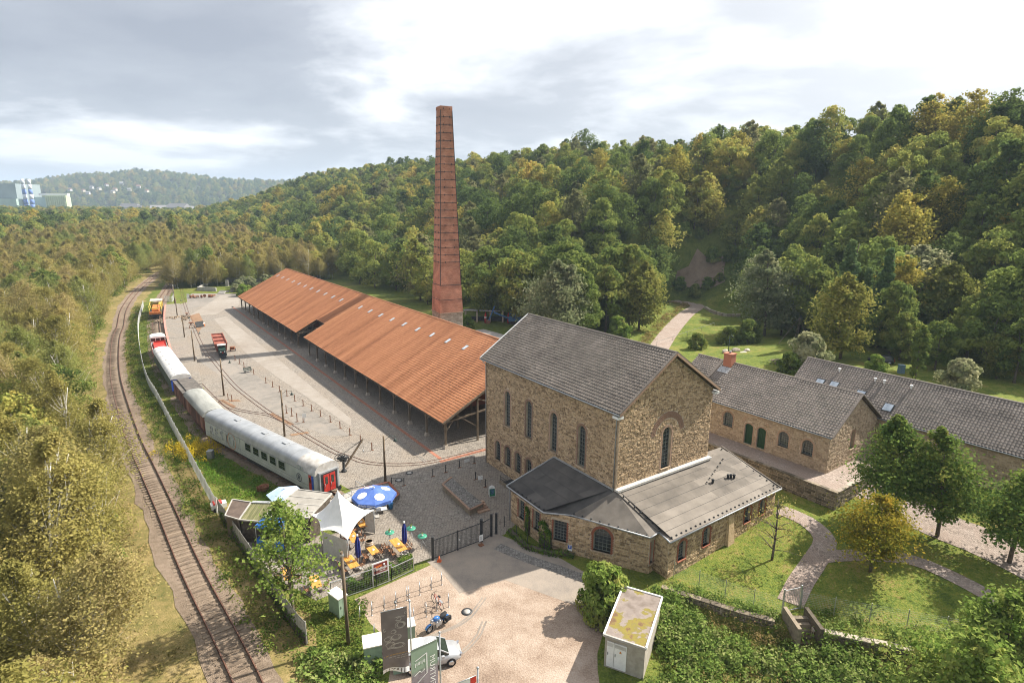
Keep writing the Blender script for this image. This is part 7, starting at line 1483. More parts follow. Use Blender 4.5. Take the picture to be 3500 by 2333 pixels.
M_ivy = leafmat('ivy', [(0.035, 0.075, 0.014), (0.07, 0.13, 0.022), (0.12, 0.19, 0.03), (0.18, 0.22, 0.05)], 0.3, 0.1)
def hedge(nm, lb, pl, w_, h_, m, seed, dens=220, ls=.07, cat='hedge', z0=0.0, kind=None):
    """leafy body along a line, built from single leaves around a solid core coloured dark as inner shade"""
    r = NR(seed); t = thing(nm, lb, cat); pl = np.array(pl, float); seg = np.linalg.norm(np.diff(pl, axis=0), axis=1); s_ = np.concatenate([[0], np.cumsum(seg)]); n = int(s_[-1]*h_*dens)
    q = r.rand(n)*s_[-1]; x = np.interp(q, s_, pl[:, 0]); y = np.interp(q, s_, pl[:, 1]); tt = np.stack([np.interp(q, s_, np.gradient(pl[:, 0], s_)), np.interp(q, s_, np.gradient(pl[:, 1], s_))], 1); nn = np.stack([tt[:, 1], -tt[:, 0]], 1)
    hh = h_*(0.82+0.18*np.sin(q*1.7+seed)+0.1*np.sin(q*4.1)); side = r.uniform(-1, 1, n); top_ = r.rand(n) < .35
    z = np.where(top_, hh*(0.9+.15*r.rand(n)), r.rand(n)*hh); off = np.where(top_, side*w_/2, np.sign(side)*w_/2*(.75+.4*r.rand(n)))
    P_ = np.stack([x+nn[:, 0]*off, y+nn[:, 1]*off, z0+z], 1); P_[:, 2] += ground(P_[:, 0], P_[:, 1])
    nr_ = np.stack([nn[:, 0]*np.sign(off), nn[:, 1]*np.sign(off), np.where(top_, 1.5, .35)], 1)+r.randn(n, 3)*.5
    V_, F_ = leaf_quads(P_, nr_, ls, r); link('foliage', np_mesh('foliage', V_, F_, m, rnd=np.clip(.5+.25*np.sin(q*3+z*4)+.2*r.randn(n), 0, 1)), t)
    mb = MB()
    for i in range(len(pl)-1): mb.bar((*pl[i], ground(*pl[i])+z0+h_*.35), (*pl[i+1], ground(*pl[i+1])+z0+h_*.35), w_*.5, h_*.6)
    mb.build('shade_core', M_wooddark, t); return t  # opaque dark block, its colour stands for shade between the leaves
fa, fb, fc, fd = (-13.76, 39.72), (-10.74, 41.65), (-9.66, 42.44), (-8.10, 43.87)
hedge('ivy_hedge', 'clipped ivy hedge along the beer garden fence', [(-12.91, 40.81), (-10.90, 42.35), (-9.91, 43.30), (-8.39, 44.57)], .7, 1.4, M_ivy, 3, 420, .08)
t = thing('mesh_fence', 'grey steel mesh fence with tubular frame in front of the ivy hedge', 'fence')
def mesh_panel(root, a, b, h_, m, step=.13, z0=.1, nm='wire_mesh', frame=True):
    a, b = np.array(a), np.array(b); L_ = np.linalg.norm(b-a); mb = MB()
    for i in range(int(L_/step)+1): q = a+(b-a)*min(1, i*step/L_); mb.bar((*q, z0+float(ground(*q))), (*q, h_+float(ground(*q))), .005)
    for k in range(int((h_-z0)/step/1.5)+1): z = z0+k*step*1.5; mb.bar((*a, z+float(ground(*a))), (*b, z+float(ground(*b))), .005)
    o = mb.build(nm, m, root); o['kind'] = 'stuff'
    if frame:
        for z in (z0, h_): MB().bar((*a, z+float(ground(*a))), (*b, z+float(ground(*b))), .05).build('frame_tube', m, root)
        for q in (a, b): MB().bar((*q, 0+float(ground(*q))), (*q, h_+.05+float(ground(*q))), .055).build('frame_post', m, root)
mesh_panel(t, fa, fb, 1.7, M_steel); mesh_panel(t, fb, fc, 1.5, M_steel); mesh_panel(t, fc, fd, 1.2, M_steel)
s0, s1 = (-10.97, 41.83), (-9.86, 42.63)
t = thing('banner_sign', 'dark red restaurant banner in a white frame on the fence', 'sign', ((s0[0]+s1[0])/2-.05, (s0[1]+s1[1])/2-.1, 0), math.atan2(s1[1]-s0[1], s1[0]-s0[0])); sw_ = math.hypot(s1[0]-s0[0], s1[1]-s0[1])
MB().b6(-sw_/2, sw_/2, -.03, .03, .95, 2.0).build('frame', M_white, t); MB().b6(-sw_/2+.1, sw_/2-.1, -.04, -.031, 1.05, 1.9).build('print_field', mat('dark red print', (0.16, 0.03, 0.025), (0.24, 0.05, 0.035), scale=1), t)
MB().box((-.2, -.045, 1.63), (.6, .006, .16), 0, 0, -.12).build('orange_streak', mat('orange print', (0.62, 0.15, 0.03), (0.7, 0.2, 0.05)), t); MB().lathe([(.09, 0), (.09, .005), (.01, .006)], 12).build('white_drop', M_white, t, (.3, -.041, 1.68)).rotation_euler = (math.pi/2, 0, 0)
r = random.Random(3); mb = MB(); x = -.5
while x < .52: mb.box((x, -.045, 1.4+r.uniform(-.03, .05)), (r.uniform(.025, .06), .005, r.uniform(.1, .26)), 0, 0, r.uniform(-.3, .3)); x += r.uniform(.055, .1)
mb.box((0, -.045, 1.32), (.95, .005, .02)); mb.box((.15, -.045, 1.2), (.5, .005, .035)); mb.build('script_lettering', M_white, t)
for sx in (-sw_/2, sw_/2): MB().b6(sx-.03, sx+.03, -.02, .04, 0, 2.0).build('post', M_white, t)

# ------------------------------------------------------------------ car park
t0_ = MB(); pts_ = [(-.3, 0, 0), (-.3, 0, .7), (-.24, 0, .84), (-.1, 0, .9), (.1, 0, .9), (.24, 0, .84), (.3, 0, .7), (.3, 0, 0)]; rk = t0_.tube(pts_, .028, 8).mesh('hoop', M_steel); rp_ = MB().lathe([(.07, 0), (.07, .015), (.03, .02)], 10).mesh('base_plate', M_steel)
RK = [((1120,765),)]
def rack(p, lb):
    t = thing('bicycle_stand', lb, 'bicycle stand', p, 1.75, 'steel hoop bicycle stands'); link('hoop', rk, t)
    for sx in (-.3, .3): link('base_plate', rp_, t, (sx, 0, .005))
for k, p in enumerate(((-11.14, 38.00), (-10.38, 38.56), (-9.57, 39.19), (-8.79, 39.76), (-8.05, 40.36), (-7.91, 40.44), (-7.15, 41.01), (-6.32, 41.68), (-5.57, 42.30))): rack(p, 'steel hoop bicycle stand, %s from the left in the row near the hedge' % ['first', 'second', 'third', 'fourth', 'fifth', 'sixth', 'seventh', 'eighth', 'ninth'][k])
for p, lb in (((-9.62, 36.10), 'steel hoop stand behind the green cabinet'), ((-7.29, 37.82), 'steel hoop stand just right of the grey banner'), ((-7.10, 37.89), 'twin of the hoop stand right of the grey banner'), ((-6.27, 38.48), 'steel hoop stand left of the red bicycle'), ((-5.55, 39.16), 'steel hoop stand holding the red bicycle'), ((-4.71, 39.61), 'steel hoop stand right of the red bicycle')): rack(p, lb)
def torus(mb, c, R_, r_, axis=0, n=20):
    pts = []
    for i in range(n+1):
        a = 6.2832*i/n
        pts.append((c[0], c[1]+R_*math.cos(a), c[2]+R_*math.sin(a)) if axis == 0 else (c[0]+R_*math.cos(a), c[1], c[2]+R_*math.sin(a)))
    return mb.tube(pts, r_, 6, False)
# bicycle: local +x forward
b0, b1 = (-5.98, 39.94), (-5.13, 38.91)
t = thing('bicycle', 'red bicycle leaning on a hoop stand', 'bicycle', ((b0[0]+b1[0])/2, (b0[1]+b1[1])/2, 0), math.atan2(b0[1]-b1[1], b0[0]-b1[0]))
for x in (-.53, .53):
    w_ = torus(MB(), (x, 0, .34), .33, .022, 1, 22).build('wheel', M_black, t); mb = MB()
    for k in range(8): a = k*.785; mb.bar((x, 0, .34), (x+.32*math.cos(a), 0, .34+.32*math.sin(a)), .005)
    mb.build('spokes', M_steel, w_)
mb = MB(); P_ = dict(rear=(-.53, 0, .34), bb=(-.08, 0, .3), seat=(-.25, 0, .82), head=(.36, 0, .86), hb=(.38, 0, .7), front=(.53, 0, .34))
for a, b in (('rear', 'bb'), ('rear', 'seat'), ('bb', 'seat'), ('seat', 'head'), ('bb', 'hb'), ('hb', 'head'), ('hb', 'front')): mb.tube([P_[a], P_[b]], .018, 6)
mb.build('frame', M_red, t); MB().tube([(-.25, 0, .8), (-.29, 0, .98)], .014, 6).box((-.3, 0, 1.0), (.26, .14, .05)).build('saddle', M_black, t); MB().tube([(.36, 0, .86), (.34, 0, 1.02)], .014, 6).tube([(.26, -.28, 1.04), (.36, -.12, 1.03), (.36, .12, 1.03), (.26, .28, 1.04)], .013, 6).build('handlebar', M_iron, t)
MB().b6(-.75, -.35, -.08, .08, .7, .73).build('carrier', M_steel, t); MB().cyl((-.08, -.06, .3), (-.08, .06, .3), .09, .09, 12).bar((-.08, .07, .3), (.06, .09, .22), .02).bar((-.08, -.07, .3), (-.22, -.09, .38), .02).build('crank', M_iron, t)
# motorcycle
m0, m1 = (-5.86, 36.35), (-4.51, 37.71)
t = thing('motorcycle', 'dark blue motorcycle with chrome engine and black seat', 'motorcycle', ((m0[0]+m1[0])/2, (m0[1]+m1[1])/2, 0), math.atan2(m0[1]-m1[1], m0[0]-m1[0]))
M_chrome = mat('chrome', (0.45, 0.46, 0.48), (0.6, 0.61, 0.63), rough=.15, metal=.9); M_mblue = mat('metallic blue', (0.02, 0.10, 0.30), (0.04, 0.16, 0.42), rough=.25, spec=.6)
for x in (-.74, .78): w_ = torus(MB(), (x, 0, .32), .25, .075, 1, 22).build('wheel', M_black, t); MB().cyl((x, -.05, .32), (x, .05, .32), .15, .15, 14).build('hub', M_chrome, w_)
mb = MB(); mb.smooth = True; prof = [(-.12, .06), (0.0, .17), (.2, .2), (.4, .15), (.5, .05)]; mb.tube([(x, 0, .82+.05*math.sin((x+.1)*4)) for x, _ in prof], [r_ for _, r_ in prof], 12); mb.build('fuel_tank', M_mblue, t)
mb = MB(); mb.tube([(-.75, 0, .80), (-.6, 0, .79), (-.35, 0, .74), (-.1, 0, .76)], [.08, .15, .16, .1], 10); mb.build('seat', M_black, t)
MB().b6(-.22, .3, -.18, .18, .3, .62).cyl((.1, 0, .5), (.22, 0, .75), .12, .12, 10).cyl((-.02, 0, .5), (-.16, 0, .74), .12, .12, 10).build('engine', M_chrome, t); MB().tube([(.2, -.2, .45), (.0, -.22, .3), (-.9, -.24, .32)], .05, 8).build('exhaust', M_chrome, t)
MB().tube([(.78, -.1, .32), (.5, -.1, 1.0)], .03, 6).tube([(.78, .1, .32), (.5, .1, 1.0)], .03, 6).build('fork', M_chrome, t); MB().tube([(.3, -.4, 1.08), (.45, -.2, 1.06), (.48, .2, 1.06), (.3, .4, 1.08)], .018, 6).build('handlebar', M_iron, t); MB().lathe([(.1, 0), (.12, .08), (.06, .16)], 12).build('headlight', M_chrome, t, (.66, 0, .9)).rotation_euler = (0, -math.pi/2, 0)
mb = MB()
for x0, sg in ((.78, 1), (-.74, 1)):
    vs = []
    for i in range(9):
        a = math.pi*(.1+.8*i/8)
        for y in (-.1, .1): vs.append((x0+.36*math.cos(a), y, .32+.36*math.sin(a)))
    mb.add(vs, [(2*i, 2*i+1, 2*i+3, 2*i+2) for i in range(8)])
mb.build('mudguard', M_mblue, t)
for y in (-.28, .28): MB().b6(-.95, -.5, y-.1, y+.1, .42, .72).build('pannier', M_black, t)
# silver car: lofted body, local +x forward
def car(nm, lb, p, rz, paint):
    t = thing(nm, lb, 'car', p, rz); L = 4.25; W = .86
    st = [(-2.1, .55, .35, .80), (-2.0, .76, .30, .95), (-1.6, .84, .26, 1.0), (-.8, .86, .24, .98), (.4, .86, .24, .96), (1.1, .85, .25, .90), (1.7, .80, .27, .80), (2.02, .66, .32, .66), (2.12, .45, .38, .58)]
    mb = MB(); mb.smooth = True; ring_ = 10; vs = []
    for x, w_, z0, z1 in st: vs += [(x, -w_*.9, z0), (x, -w_, z0+.12), (x, -w_*1.0, (z0+z1)/2), (x, -w_*.95, z1-.1), (x, -w_*.80, z1), (x, w_*.80, z1), (x, w_*.95, z1-.1), (x, w_*1.0, (z0+z1)/2), (x, w_, z0+.12), (x, w_*.9, z0)]
    n = len(st); mb.add(vs, [(i*10+k, (i+1)*10+k, (i+1)*10+(k+1) % 10, i*10+(k+1) % 10) for i in range(n-1) for k in range(10)]+[tuple(range(10)), tuple(reversed(range((n-1)*10, n*10)))]); mb.build('body', paint, t)
    gh = [(-1.95, .60, .97), (-1.55, .64, 1.38), (-.7, .66, 1.48), (.2, .65, 1.45), (.55, .62, 1.34), (1.2, .66, .93)]
    mb = MB(); vs = []
    for x, w_, z in gh: vs += [(x, -w_-.1*(1.5-z), z), (x, w_+.1*(1.5-z), z)]
    lo = [(x, -.77, .9) for x, _, _ in gh]+[(x, .77, .9) for x, _, _ in gh]; k = len(gh); mb.add(vs+lo, [(2*i, 2*i+2, 2*i+3, 2*i+1) for i in (0, 4)]+[(2*i, 2*k+i, 2*k+i+1, 2*i+2) for i in range(k-1)]+[(2*i+1, 2*i+3, 3*k+i+1, 3*k+i) for i in range(k-1)]); mb.build('window', M_winglass, t)
    mb = MB(); mb.smooth = True; vs = []
    for x, w_, z in gh[1:5]: vs += [(x, -w_-.03, z+.0), (x, -w_*.8, z+.05), (x, w_*.8, z+.05), (x, w_+.03, z+.0)]
    mb.add(vs, [(4*i+j, 4*i+4+j, 4*i+5+j, 4*i+j+1) for i in range(3) for j in range(3)]); mb.build('roof', paint, t)
    for sy in (-1, 1):
        for a, b in ((gh[0], gh[1]), (gh[4], gh[5])): MB().bar((a[0], sy*(a[1]+.1*(1.5-a[2])), a[2]), (b[0], sy*(b[1]+.1*(1.5-b[2])), b[2]+.02), .07).build('pillar', paint, t)
        MB().bar((-.55, sy*.74, .92), (-.6, sy*.68, 1.46), .07).bar((-1.4, sy*.74, .94), (-1.45, sy*.67, 1.4), .07).build('pillar', paint, t)
        MB().box((.75, sy*.95, .98), (.2, .16, .13)).build('mirror', paint, t); MB().box((2.0, sy*.5, .62), (.16, .3, .13), sy*-.5).build('headlight', M_chrome, t); MB().box((-2.06, sy*.58, .8), (.08, .22, .2)).build('tail_light', M_red, t)
        for x in (-1.32, 1.32): w_ = MB().cyl((x, sy*.68, .31), (x, sy*.88, .31), .31, .31, 20).build('wheel', M_black, t); MB().lathe([(.2, 0), (.19, .02), (.06, .035), (.02, .035)], 10).build('rim', M_chrome, w_, (x, sy*.885, .31)).rotation_euler = (-sy*math.pi/2, 0, 0)
    return t
car('parked_car', 'silver hatchback partly hidden behind the green banner', (-5.35, 33.75, 0.01), 0.30, mat('silver car paint', (0.36, 0.37, 0.385), (0.42, 0.43, 0.445), rough=.28, metal=.3, spec=.6))
# cabinets
M_cab = mat('pale green cabinet', (0.22, 0.30, 0.22), (0.28, 0.37, 0.27), scale=2, rough=.5); M_cream = mat('cream cabinet roof', (0.66, 0.64, 0.56), (0.76, 0.74, 0.66), scale=2, rough=.5)
def cabinet(lb, p, rz, w_, d_, h_):
    t = thing('utility_cabinet', lb, 'cabinet', p, rz); MB().b6(-w_/2, w_/2, -d_/2, d_/2, 0, h_).build('box', M_cab, t)
    mb = MB(); mb.add([(-w_/2-.05, -d_/2-.05, h_+.002), (w_/2+.05, -d_/2-.05, h_+.002), (w_/2+.05, d_/2+.05, h_+.002), (-w_/2-.05, d_/2+.05, h_+.002), (-w_/2-.05, -d_/2-.05, h_+.08), (w_/2+.05, -d_/2-.05, h_+.08), (w_/2+.05, d_/2+.05, h_+.14), (-w_/2-.05, d_/2+.05, h_+.14)], [(3, 2, 1, 0), (4, 5, 6, 7), (0, 1, 5, 4), (1, 2, 6, 5), (2, 3, 7, 6), (3, 0, 4, 7)]); mb.build('lid', M_cream, t)
    for sx in (-.25, .25): d = MB().b6(sx*w_-.22*w_, sx*w_+.22*w_, -d_/2-.015, -d_/2-.002, .1, h_-.08).build('door', M_cab, t); MB().b6(sx*w_-.02, sx*w_+.02, -d_/2-.04, -d_/2-.016, h_*.5, h_*.62).build('handle', M_iron, d)
cabinet('tall green cabinet with cream lid beside the timber pole', (-12.87, 38.47), 0.9, .75, 1.25, 1.65); cabinet('green cabinet with cream lid left of the grey banner', (-9.05, 34.05), 0.32, 1.55, 1.1, 1.35); cabinet('green cabinet with cream lid behind the green banner', (-6.75, 33.35), 0.30, 2.0, 1.0, 1.45); cabinet('low green cabinet peeping out behind the grey banner', (-7.35, 36.0), 0.32, 1.2, .8, 1.1)
t = thing('telegraph_pole', 'tall timber pole in front of the mesh fence', 'pole', (-11.24, 35.25)); MB().cyl((0, 0, 0), (-.12, .1, 7.2), .13, .1, 10).build('pole', M_pole, t); MB().b6(-.2, 0.0, -.05, .15, 6.9, 7.05).build('bracket', M_steel, t)
t = thing('path_lamp', 'tiny ground lamp behind the grey banner', 'lamp', (-8.71, 39.07)); MB().cyl((0, 0, 0), (0, 0, .5), .03, .03, 8).lathe([(.12, .5), (.1, .6), (.02, .62)], 10).build('lamp', M_copper, t)
# banners on poles
def flag(lb, top, a, b, ztop, hgt_, mcloth, seed, wave=.06):
    """banner hung from a boom between pole side a and free side b, rippling towards the bottom"""
    t = thing('banner_flag', lb, 'banner', (top[0], top[1], 0)); MB().cyl((0, 0, 0), (0, 0, ztop+.25), .055, .045, 10).lathe([(.03, 0), (.085, .06), (.03, .13)], 10, (0, 0, ztop+.25)).build('pole', M_steel, t)
    A, B = Vector((a[0]-top[0], a[1]-top[1], 0)), Vector((b[0]-top[0], b[1]-top[1], 0)); u = (B-A); L_ = u.length; u.normalize(); nrm = Vector((u.y, -u.x, 0)); nx, nz = 10, 22
    if nrm.y > 0: nrm = -nrm
    def P(fx, fz, off=0): 
        w_ = wave*(math.sin(fz*7+seed)+.6*math.sin(fz*13+fx*4))*fz*fx + (0.25*fz**6*math.sin(fx*5+seed)); return A+u*L_*fx+nrm*(w_+off)+Vector((0, 0, ztop-hgt_*fz))
    mb = MB(); mb.smooth = True; mb.add([tuple(P(i/nx, j/nz)) for j in range(nz+1) for i in range(nx+1)], [(j*(nx+1)+i, j*(nx+1)+i+1, (j+1)*(nx+1)+i+1, (j+1)*(nx+1)+i) for j in range(nz) for i in range(nx)]); c = mb.build('cloth', mcloth, t); MB().tube([tuple(P(0, 0)), tuple(P(1, 0))], .025, 6).build('boom', M_steel, t)
    return t, P, c, L_
def stroke(c, P, pts, wd, m, nm='print', off=.012):
    mb = MB(); vs = []
    for i, (x, z) in enumerate(pts):
        x2, z2 = pts[min(i+1, len(pts)-1)]; x1, z1 = pts[max(i-1, 0)]; dx, dz = x2-x1, z2-z1; l_ = math.hypot(dx*1.5, dz*4.5)+1e-6; ox, oz = -dz*4.5/l_*wd/1.5, dx*1.5/l_*wd/4.5
        vs += [tuple(P(x+ox, z+oz, off)), tuple(P(x-ox, z-oz, off))]
    mb.add(vs, [(2*i, 2*i+1, 2*i+3, 2*i+2) for i in range(len(pts)-1)]); return mb.build(nm, m, c)
M_taupe = mat('grey brown banner', (0.15, 0.125, 0.115), (0.21, 0.18, 0.165), scale=1.2, rough=.8); M_print = mat('pale print', (0.42, 0.39, 0.34), (0.54, 0.50, 0.45), scale=8); M_oprint = mat('ochre print', (0.45, 0.27, 0.07), (0.55, 0.34, 0.1), scale=8)
fl, P1, c1, _ = flag('grey brown banner with pale chalk drawing, hung on a pole', (-5.94, 30.49, 7.00)[:2], (-6.10, 30.42, 6.80)[:2], (-7.54, 29.86, 6.80)[:2], 6.8, 4.3, M_taupe, 1)
r = random.Random(12)
def blob(c, P, cx, cz, rx, rz_, n, m, jit=.25, w_=.011):
    for k in range(n):
        a0 = r.random()*6.28; ln = r.uniform(1.0, 3.2); s_ = r.uniform(.55, 1.05); stroke(c, P, [(cx+rx*s_*math.cos(a0+ln*q/7)*(1+r.uniform(-.03, .03)), cz+rz_*s_*math.sin(a0+ln*q/7)) for q in range(8)], w_*r.uniform(.6, 1.2), m, 'chalk_stroke')
for cx, cz, rx, rz_, n in ((.33, .165, .12, .03, 9), (.3, .135, .2, .012, 5), (.27, .26, .2, .055, 13), (.55, .345, .12, .035, 9), (.45, .44, .2, .05, 12), (.78, .45, .18, .05, 10), (.4, .58, .3, .045, 14), (.7, .56, .2, .06, 9), (.88, .29, .06, .03, 5), (.06, .09, .05, .02, 4)): blob(c1, P1, cx, cz, rx, rz_, n, M_print)
def print_row(c, P, x0, x1, z, h_, m, slope=0, seed=1):
    q = random.Random(seed); x = x0
    while x < x1: w_ = q.uniform(.012, .03); stroke(c, P, [(x, z+slope*(x-x0)), (x, z+slope*(x-x0)+h_*q.uniform(.7, 1.1))], w_*.7, m, 'print_mark'); x += q.uniform(.035, .06)
print_row(c1, P1, .06, .95, .70, .018, M_oprint, .02, 2); print_row(c1, P1, .06, .74, .735, .014, M_print, .02, 3); print_row(c1, P1, .06, .5, .765, .014, M_print, .02, 4)
mb = MB(); mb.add([tuple(P1(i/8, z_, .006)) for z_ in (.93, 1.0) for i in range(9)], [(i, i+1, 10+i, 9+i) for i in range(8)]); mb.build('white_hem', M_canvas, c1)
def banner2(name):
    m = bpy.data.materials.new(name); m.use_nodes = True; t = m.node_tree; p = t.nodes['Principled BSDF']; p.inputs['Roughness'].default_value = .8; g = N(t, 'ShaderNodeTexCoord'); sp = N(t, 'ShaderNodeSeparateXYZ'); t.links.new(g.outputs['Object'], sp.inputs[0])
    rp = N(t, 'ShaderNodeValToRGB'); mr = N(t, 'ShaderNodeMapRange'); mr.inputs[1].default_value = 4.6; mr.inputs[2].default_value = 6.2; t.links.new(sp.outputs[2], mr.inputs[0]); t.links.new(mr.outputs[0], rp.inputs[0]); rp.color_ramp.elements[0].color = (.27, .235, .255, 1); rp.color_ramp.elements[1].color = (.24, .32, .235, 1); rp.color_ramp.elements[0].position = .3; rp.color_ramp.elements[1].position = .5; t.links.new(rp.outputs[0], p.inputs['Base Color']); return m
fl2, P2, c2, L2 = flag('green and lilac banner with white vertical lettering, hung on a pole', (-3.84, 27.89, 7.00)[:2], (-3.96, 27.78, 6.80)[:2], (-5.25, 26.86, 6.80)[:2], 6.8, 4.6, banner2('two tone banner'), 2, .05)
A2 = P2(0, 0); B2 = P2(1, 0); ang = math.atan2((B2-A2).y, (B2-A2).x)
tm = text_mesh('ZENTRUM', .46, .002, 1.12); tm.materials.clear(); tm.materials.append(M_white); o = link('lettering', tm, c2); q = P2(.24, .42, .1)
o.matrix_basis = Matrix.Translation(q) @ Matrix.Rotation(ang+math.pi, 4, 'Z') @ Matrix.Rotation(math.pi/2, 4, 'X') @ Matrix.Rotation(math.pi/2, 4, 'Z') @ Matrix.Diagonal((1, -1, 1, 1))
for pts in ([(.42, .12), (.42, .4), (.95, .52)], [(.42, .12), (.85, .17)], [(.5, .33), (.62, .36), (.7, .33), (.9, .37)], [(.95, .52), (.62, .58), (.55, .75)]): stroke(c2, P2, pts, .03, M_white, 'emblem_line')
print_row(c2, P2, .5, .88, .19, .05, M_white, .04, 6)
fl3, P3_, c3, _ = flag('white banner with red corner at the bottom edge', (-1.58, 25.32, 7.00)[:2], (-1.66, 25.17, 6.85)[:2], (-2.61, 24.62, 6.85)[:2], 6.85, 4.0, M_canvas, 3)
mb = MB(); mb.add([tuple(P3_(i/10, z_, .012)) for z_ in (0.0, .1) for i in range(4)], [(i, i+1, 5+i, 4+i) for i in range(3)]); mb.build('red_corner', mat('signal red print', (0.6, 0.05, 0.03), (0.66, 0.07, 0.05)), c3)
for k in range(4): stroke(c3, P3_, [(.03+k*.06, .13), (.03+k*.06, .4)], .025, mat('blue grey print', (0.12, 0.2, 0.3), (0.16, 0.25, 0.36)), 'print_bar')
# ------------------------------------------------------------------ transformer house
q0, q1, q2, q3 = (6.24, 33.44, 2.50), (8.75, 32.21, 2.50), (11.05, 37.29, 2.50), (8.44, 38.53, 2.50)
t = thing('transformer_house', 'small transformer house with mossy flat roof and white louvred doors', 'transformer house'); cen = Vector(((q0[0]+q2[0])/2, (q0[1]+q2[1])/2, 0)); Q_ = [Vector(q) for q in (q0, q1, q2, q3)]; I_ = [p+(Vector((cen.x, cen.y, 2.5))-p)*.05 for p in Q_]
mb = MB()
for i in range(4): a, b = I_[i], I_[(i+1) % 4]; mb.add([(a.x, a.y, -.6), (b.x, b.y, -.6), (b.x, b.y, 2.35), (a.x, a.y, 2.35)], [(0, 1, 2, 3)])
mb.build('wall', mat('grey render', (0.30, 0.27, 0.225), (0.40, 0.365, 0.31), scale=2.5, bump=.2, bscale=30), t)
def mossmat():
    m = bpy.data.materials.new('mossy felt'); m.use_nodes = True; tt = m.node_tree; p = tt.nodes['Principled BSDF']; p.inputs['Roughness'].default_value = .95; g = N(tt, 'ShaderNodeTexCoord'); nz = N(tt, 'ShaderNodeTexNoise'); nz.inputs['Scale'].default_value = .6; nz.inputs['Detail'].default_value = 9; nz.inputs['Roughness'].default_value = .6; tt.links.new(g.outputs['Object'], nz.inputs[0]); rp = N(tt, 'ShaderNodeValToRGB'); tt.links.new(nz.outputs[0], rp.inputs[0]); el = rp.color_ramp.elements
    el[0].position = .36; el[0].color = (.15, .12, .10, 1); el[1].position = .64; el[1].color = (.13, .075, .035, 1)
    for pos, c in ((.50, (.24, .20, .175)), (.53, (.17, .14, .035)), (.58, (.21, .17, .03)), (.61, (.16, .10, .045))): k = el.new(pos); k.color = (*c, 1)
    tt.links.new(rp.outputs[0], p.inputs['Base Color']); bn = N(tt, 'ShaderNodeBump'); bn.inputs['Strength'].default_value = .5; tt.links.new(nz.outputs[0], bn.inputs['Height']); tt.links.new(bn.outputs[0], p.inputs['Normal']); return m
MB().slab([tuple(p) for p in Q_], .15).build('roof', mossmat(), t)
for i in range(4): a, b = Q_[i], Q_[(i+1) % 4]; MB().bar((a.x, a.y, 2.49), (b.x, b.y, 2.49), .12, .16).build('roof_edge', M_white if i else M_concrete, t)
a, b = I_[0], I_[1]; u = (b-a).normalized(); n = Vector((u.y, -u.x, 0)); dw = .38*(b-a).length
for k, (s0_, s1_) in enumerate(((.06, .24), (.25, .56))):
    L_ = (b-a).length; p = a+u*L_*(s0_+s1_)/2+n*.03; d = MB().box((0, 0, 0), ((s1_-s0_)*L_, .05, 1.9)).build('door', M_white, t, (p.x, p.y, 1.1), math.atan2(u.y, u.x)); d['label'] = 'white steel door leaf with louvre'
    mb = MB(); wd = (s1_-s0_)*L_; nl = int(wd/.07)
    for i in range(nl): mb.b6(-wd/2+.04+i*.07, -wd/2+.075+i*.07, -.04, -.026, .62, .88)
    mb.build('louvre', M_concrete, d); MB().b6(-wd/2+.06, -wd/2+.1, -.06, -.027, -.05, .15).build('handle', M_copper, d)
    if k: MB().add([(-.09, -.03, .32), (.11, -.03, .32), (.01, -.03, .5)], [(0, 1, 2)]).build('warning_triangle', mat('warning orange', (0.5, 0.2, 0.03), (0.55, 0.25, 0.05)), d)
# ------------------------------------------------------------------ garden wall, steps, mesh fence, wire gate
wp = [(p[0], p[1]) for p in WALLP]; gw = thing('garden_wall', 'low mossy stone wall below the lawn', 'wall'); it = []; mb = MB()
STEP_X = (20.6, 22.2)
fine = catmull(wp, 1.2); t_, n_ = normals2(fine)
for i in range(len(fine)-1):
    a, b = fine[i], fine[i+1]
    if STEP_X[0]-.3 < (a[0]+b[0])/2 < STEP_X[1]+.2: continue
    L_ = np.linalg.norm(b-a); u = np.append((b-a)/L_, 0); nn = np.array((u[1], -u[0], 0)); nn = nn if nn[1] < 0 else -nn
    za_, zb_ = float(ground(a[0], a[1]+1.2)), float(ground(b[0], b[1]+1.2)); zz = max(za_, .15)+.12; mb.bar((a[0], a[1], zz/2-.6), (b[0], b[1], zz/2-.6), .4, zz+1.2)
    it += stones(Wall((a[0]+nn[0]*.2, a[1]+nn[1]*.2, 0), u, nn), 0, L_, -1.0, zz-.02, [], rgs, rowh=(.14, .26), sw=(.25, .65))
    for k in range(2): p = a+(b-a)*(k+.5)/2; MB().box((0, 0, 0), (L_/2-.02, .5, .09), math.atan2(u[1], u[0])).build('coping', M_palestone if p[0] > 22 else M_darkstone, gw, (p[0], p[1], zz+.05+RNG.uniform(-.01, .015)))
mb.build('wall_core', M_mortar, gw); pieces(gw, 'stone', it, STONE_F, M_darkstone, 200, 'stonework')
st_ = thing('garden_steps', 'narrow stone steps through the low garden wall', 'stairs')
for k in range(6): y = 36.0+k*.32; MB().b6(20.75, 22.05, y, y+.34, -1.0, -.75+k*.27).build('step', M_darkstone, st_)
for x in (20.6, 22.2): MB().b6(x-.14, x+.14, 36.0, 38.4, -1.0, 1.0).build('cheek_wall', M_darkstone, st_)
t = thing('garden_gate', 'tubular steel gate at the head of the garden steps', 'gate'); ga, gb = (20.65, 38.8), (22.2, 39.3)
z_ = gz(21.4, 39)
for q in (ga, gb): MB().b6(-.05, .05, -.05, .05, 0, 2.1).build('gate_post', M_steel, t, (q[0], q[1], z_))
for i in range(1, 10): q = (ga[0]+(gb[0]-ga[0])*i/10, ga[1]+(gb[1]-ga[1])*i/10); MB().bar((q[0], q[1], z_+.15), (q[0], q[1], z_+1.95), .02).build('gate_bar', M_steel, t)
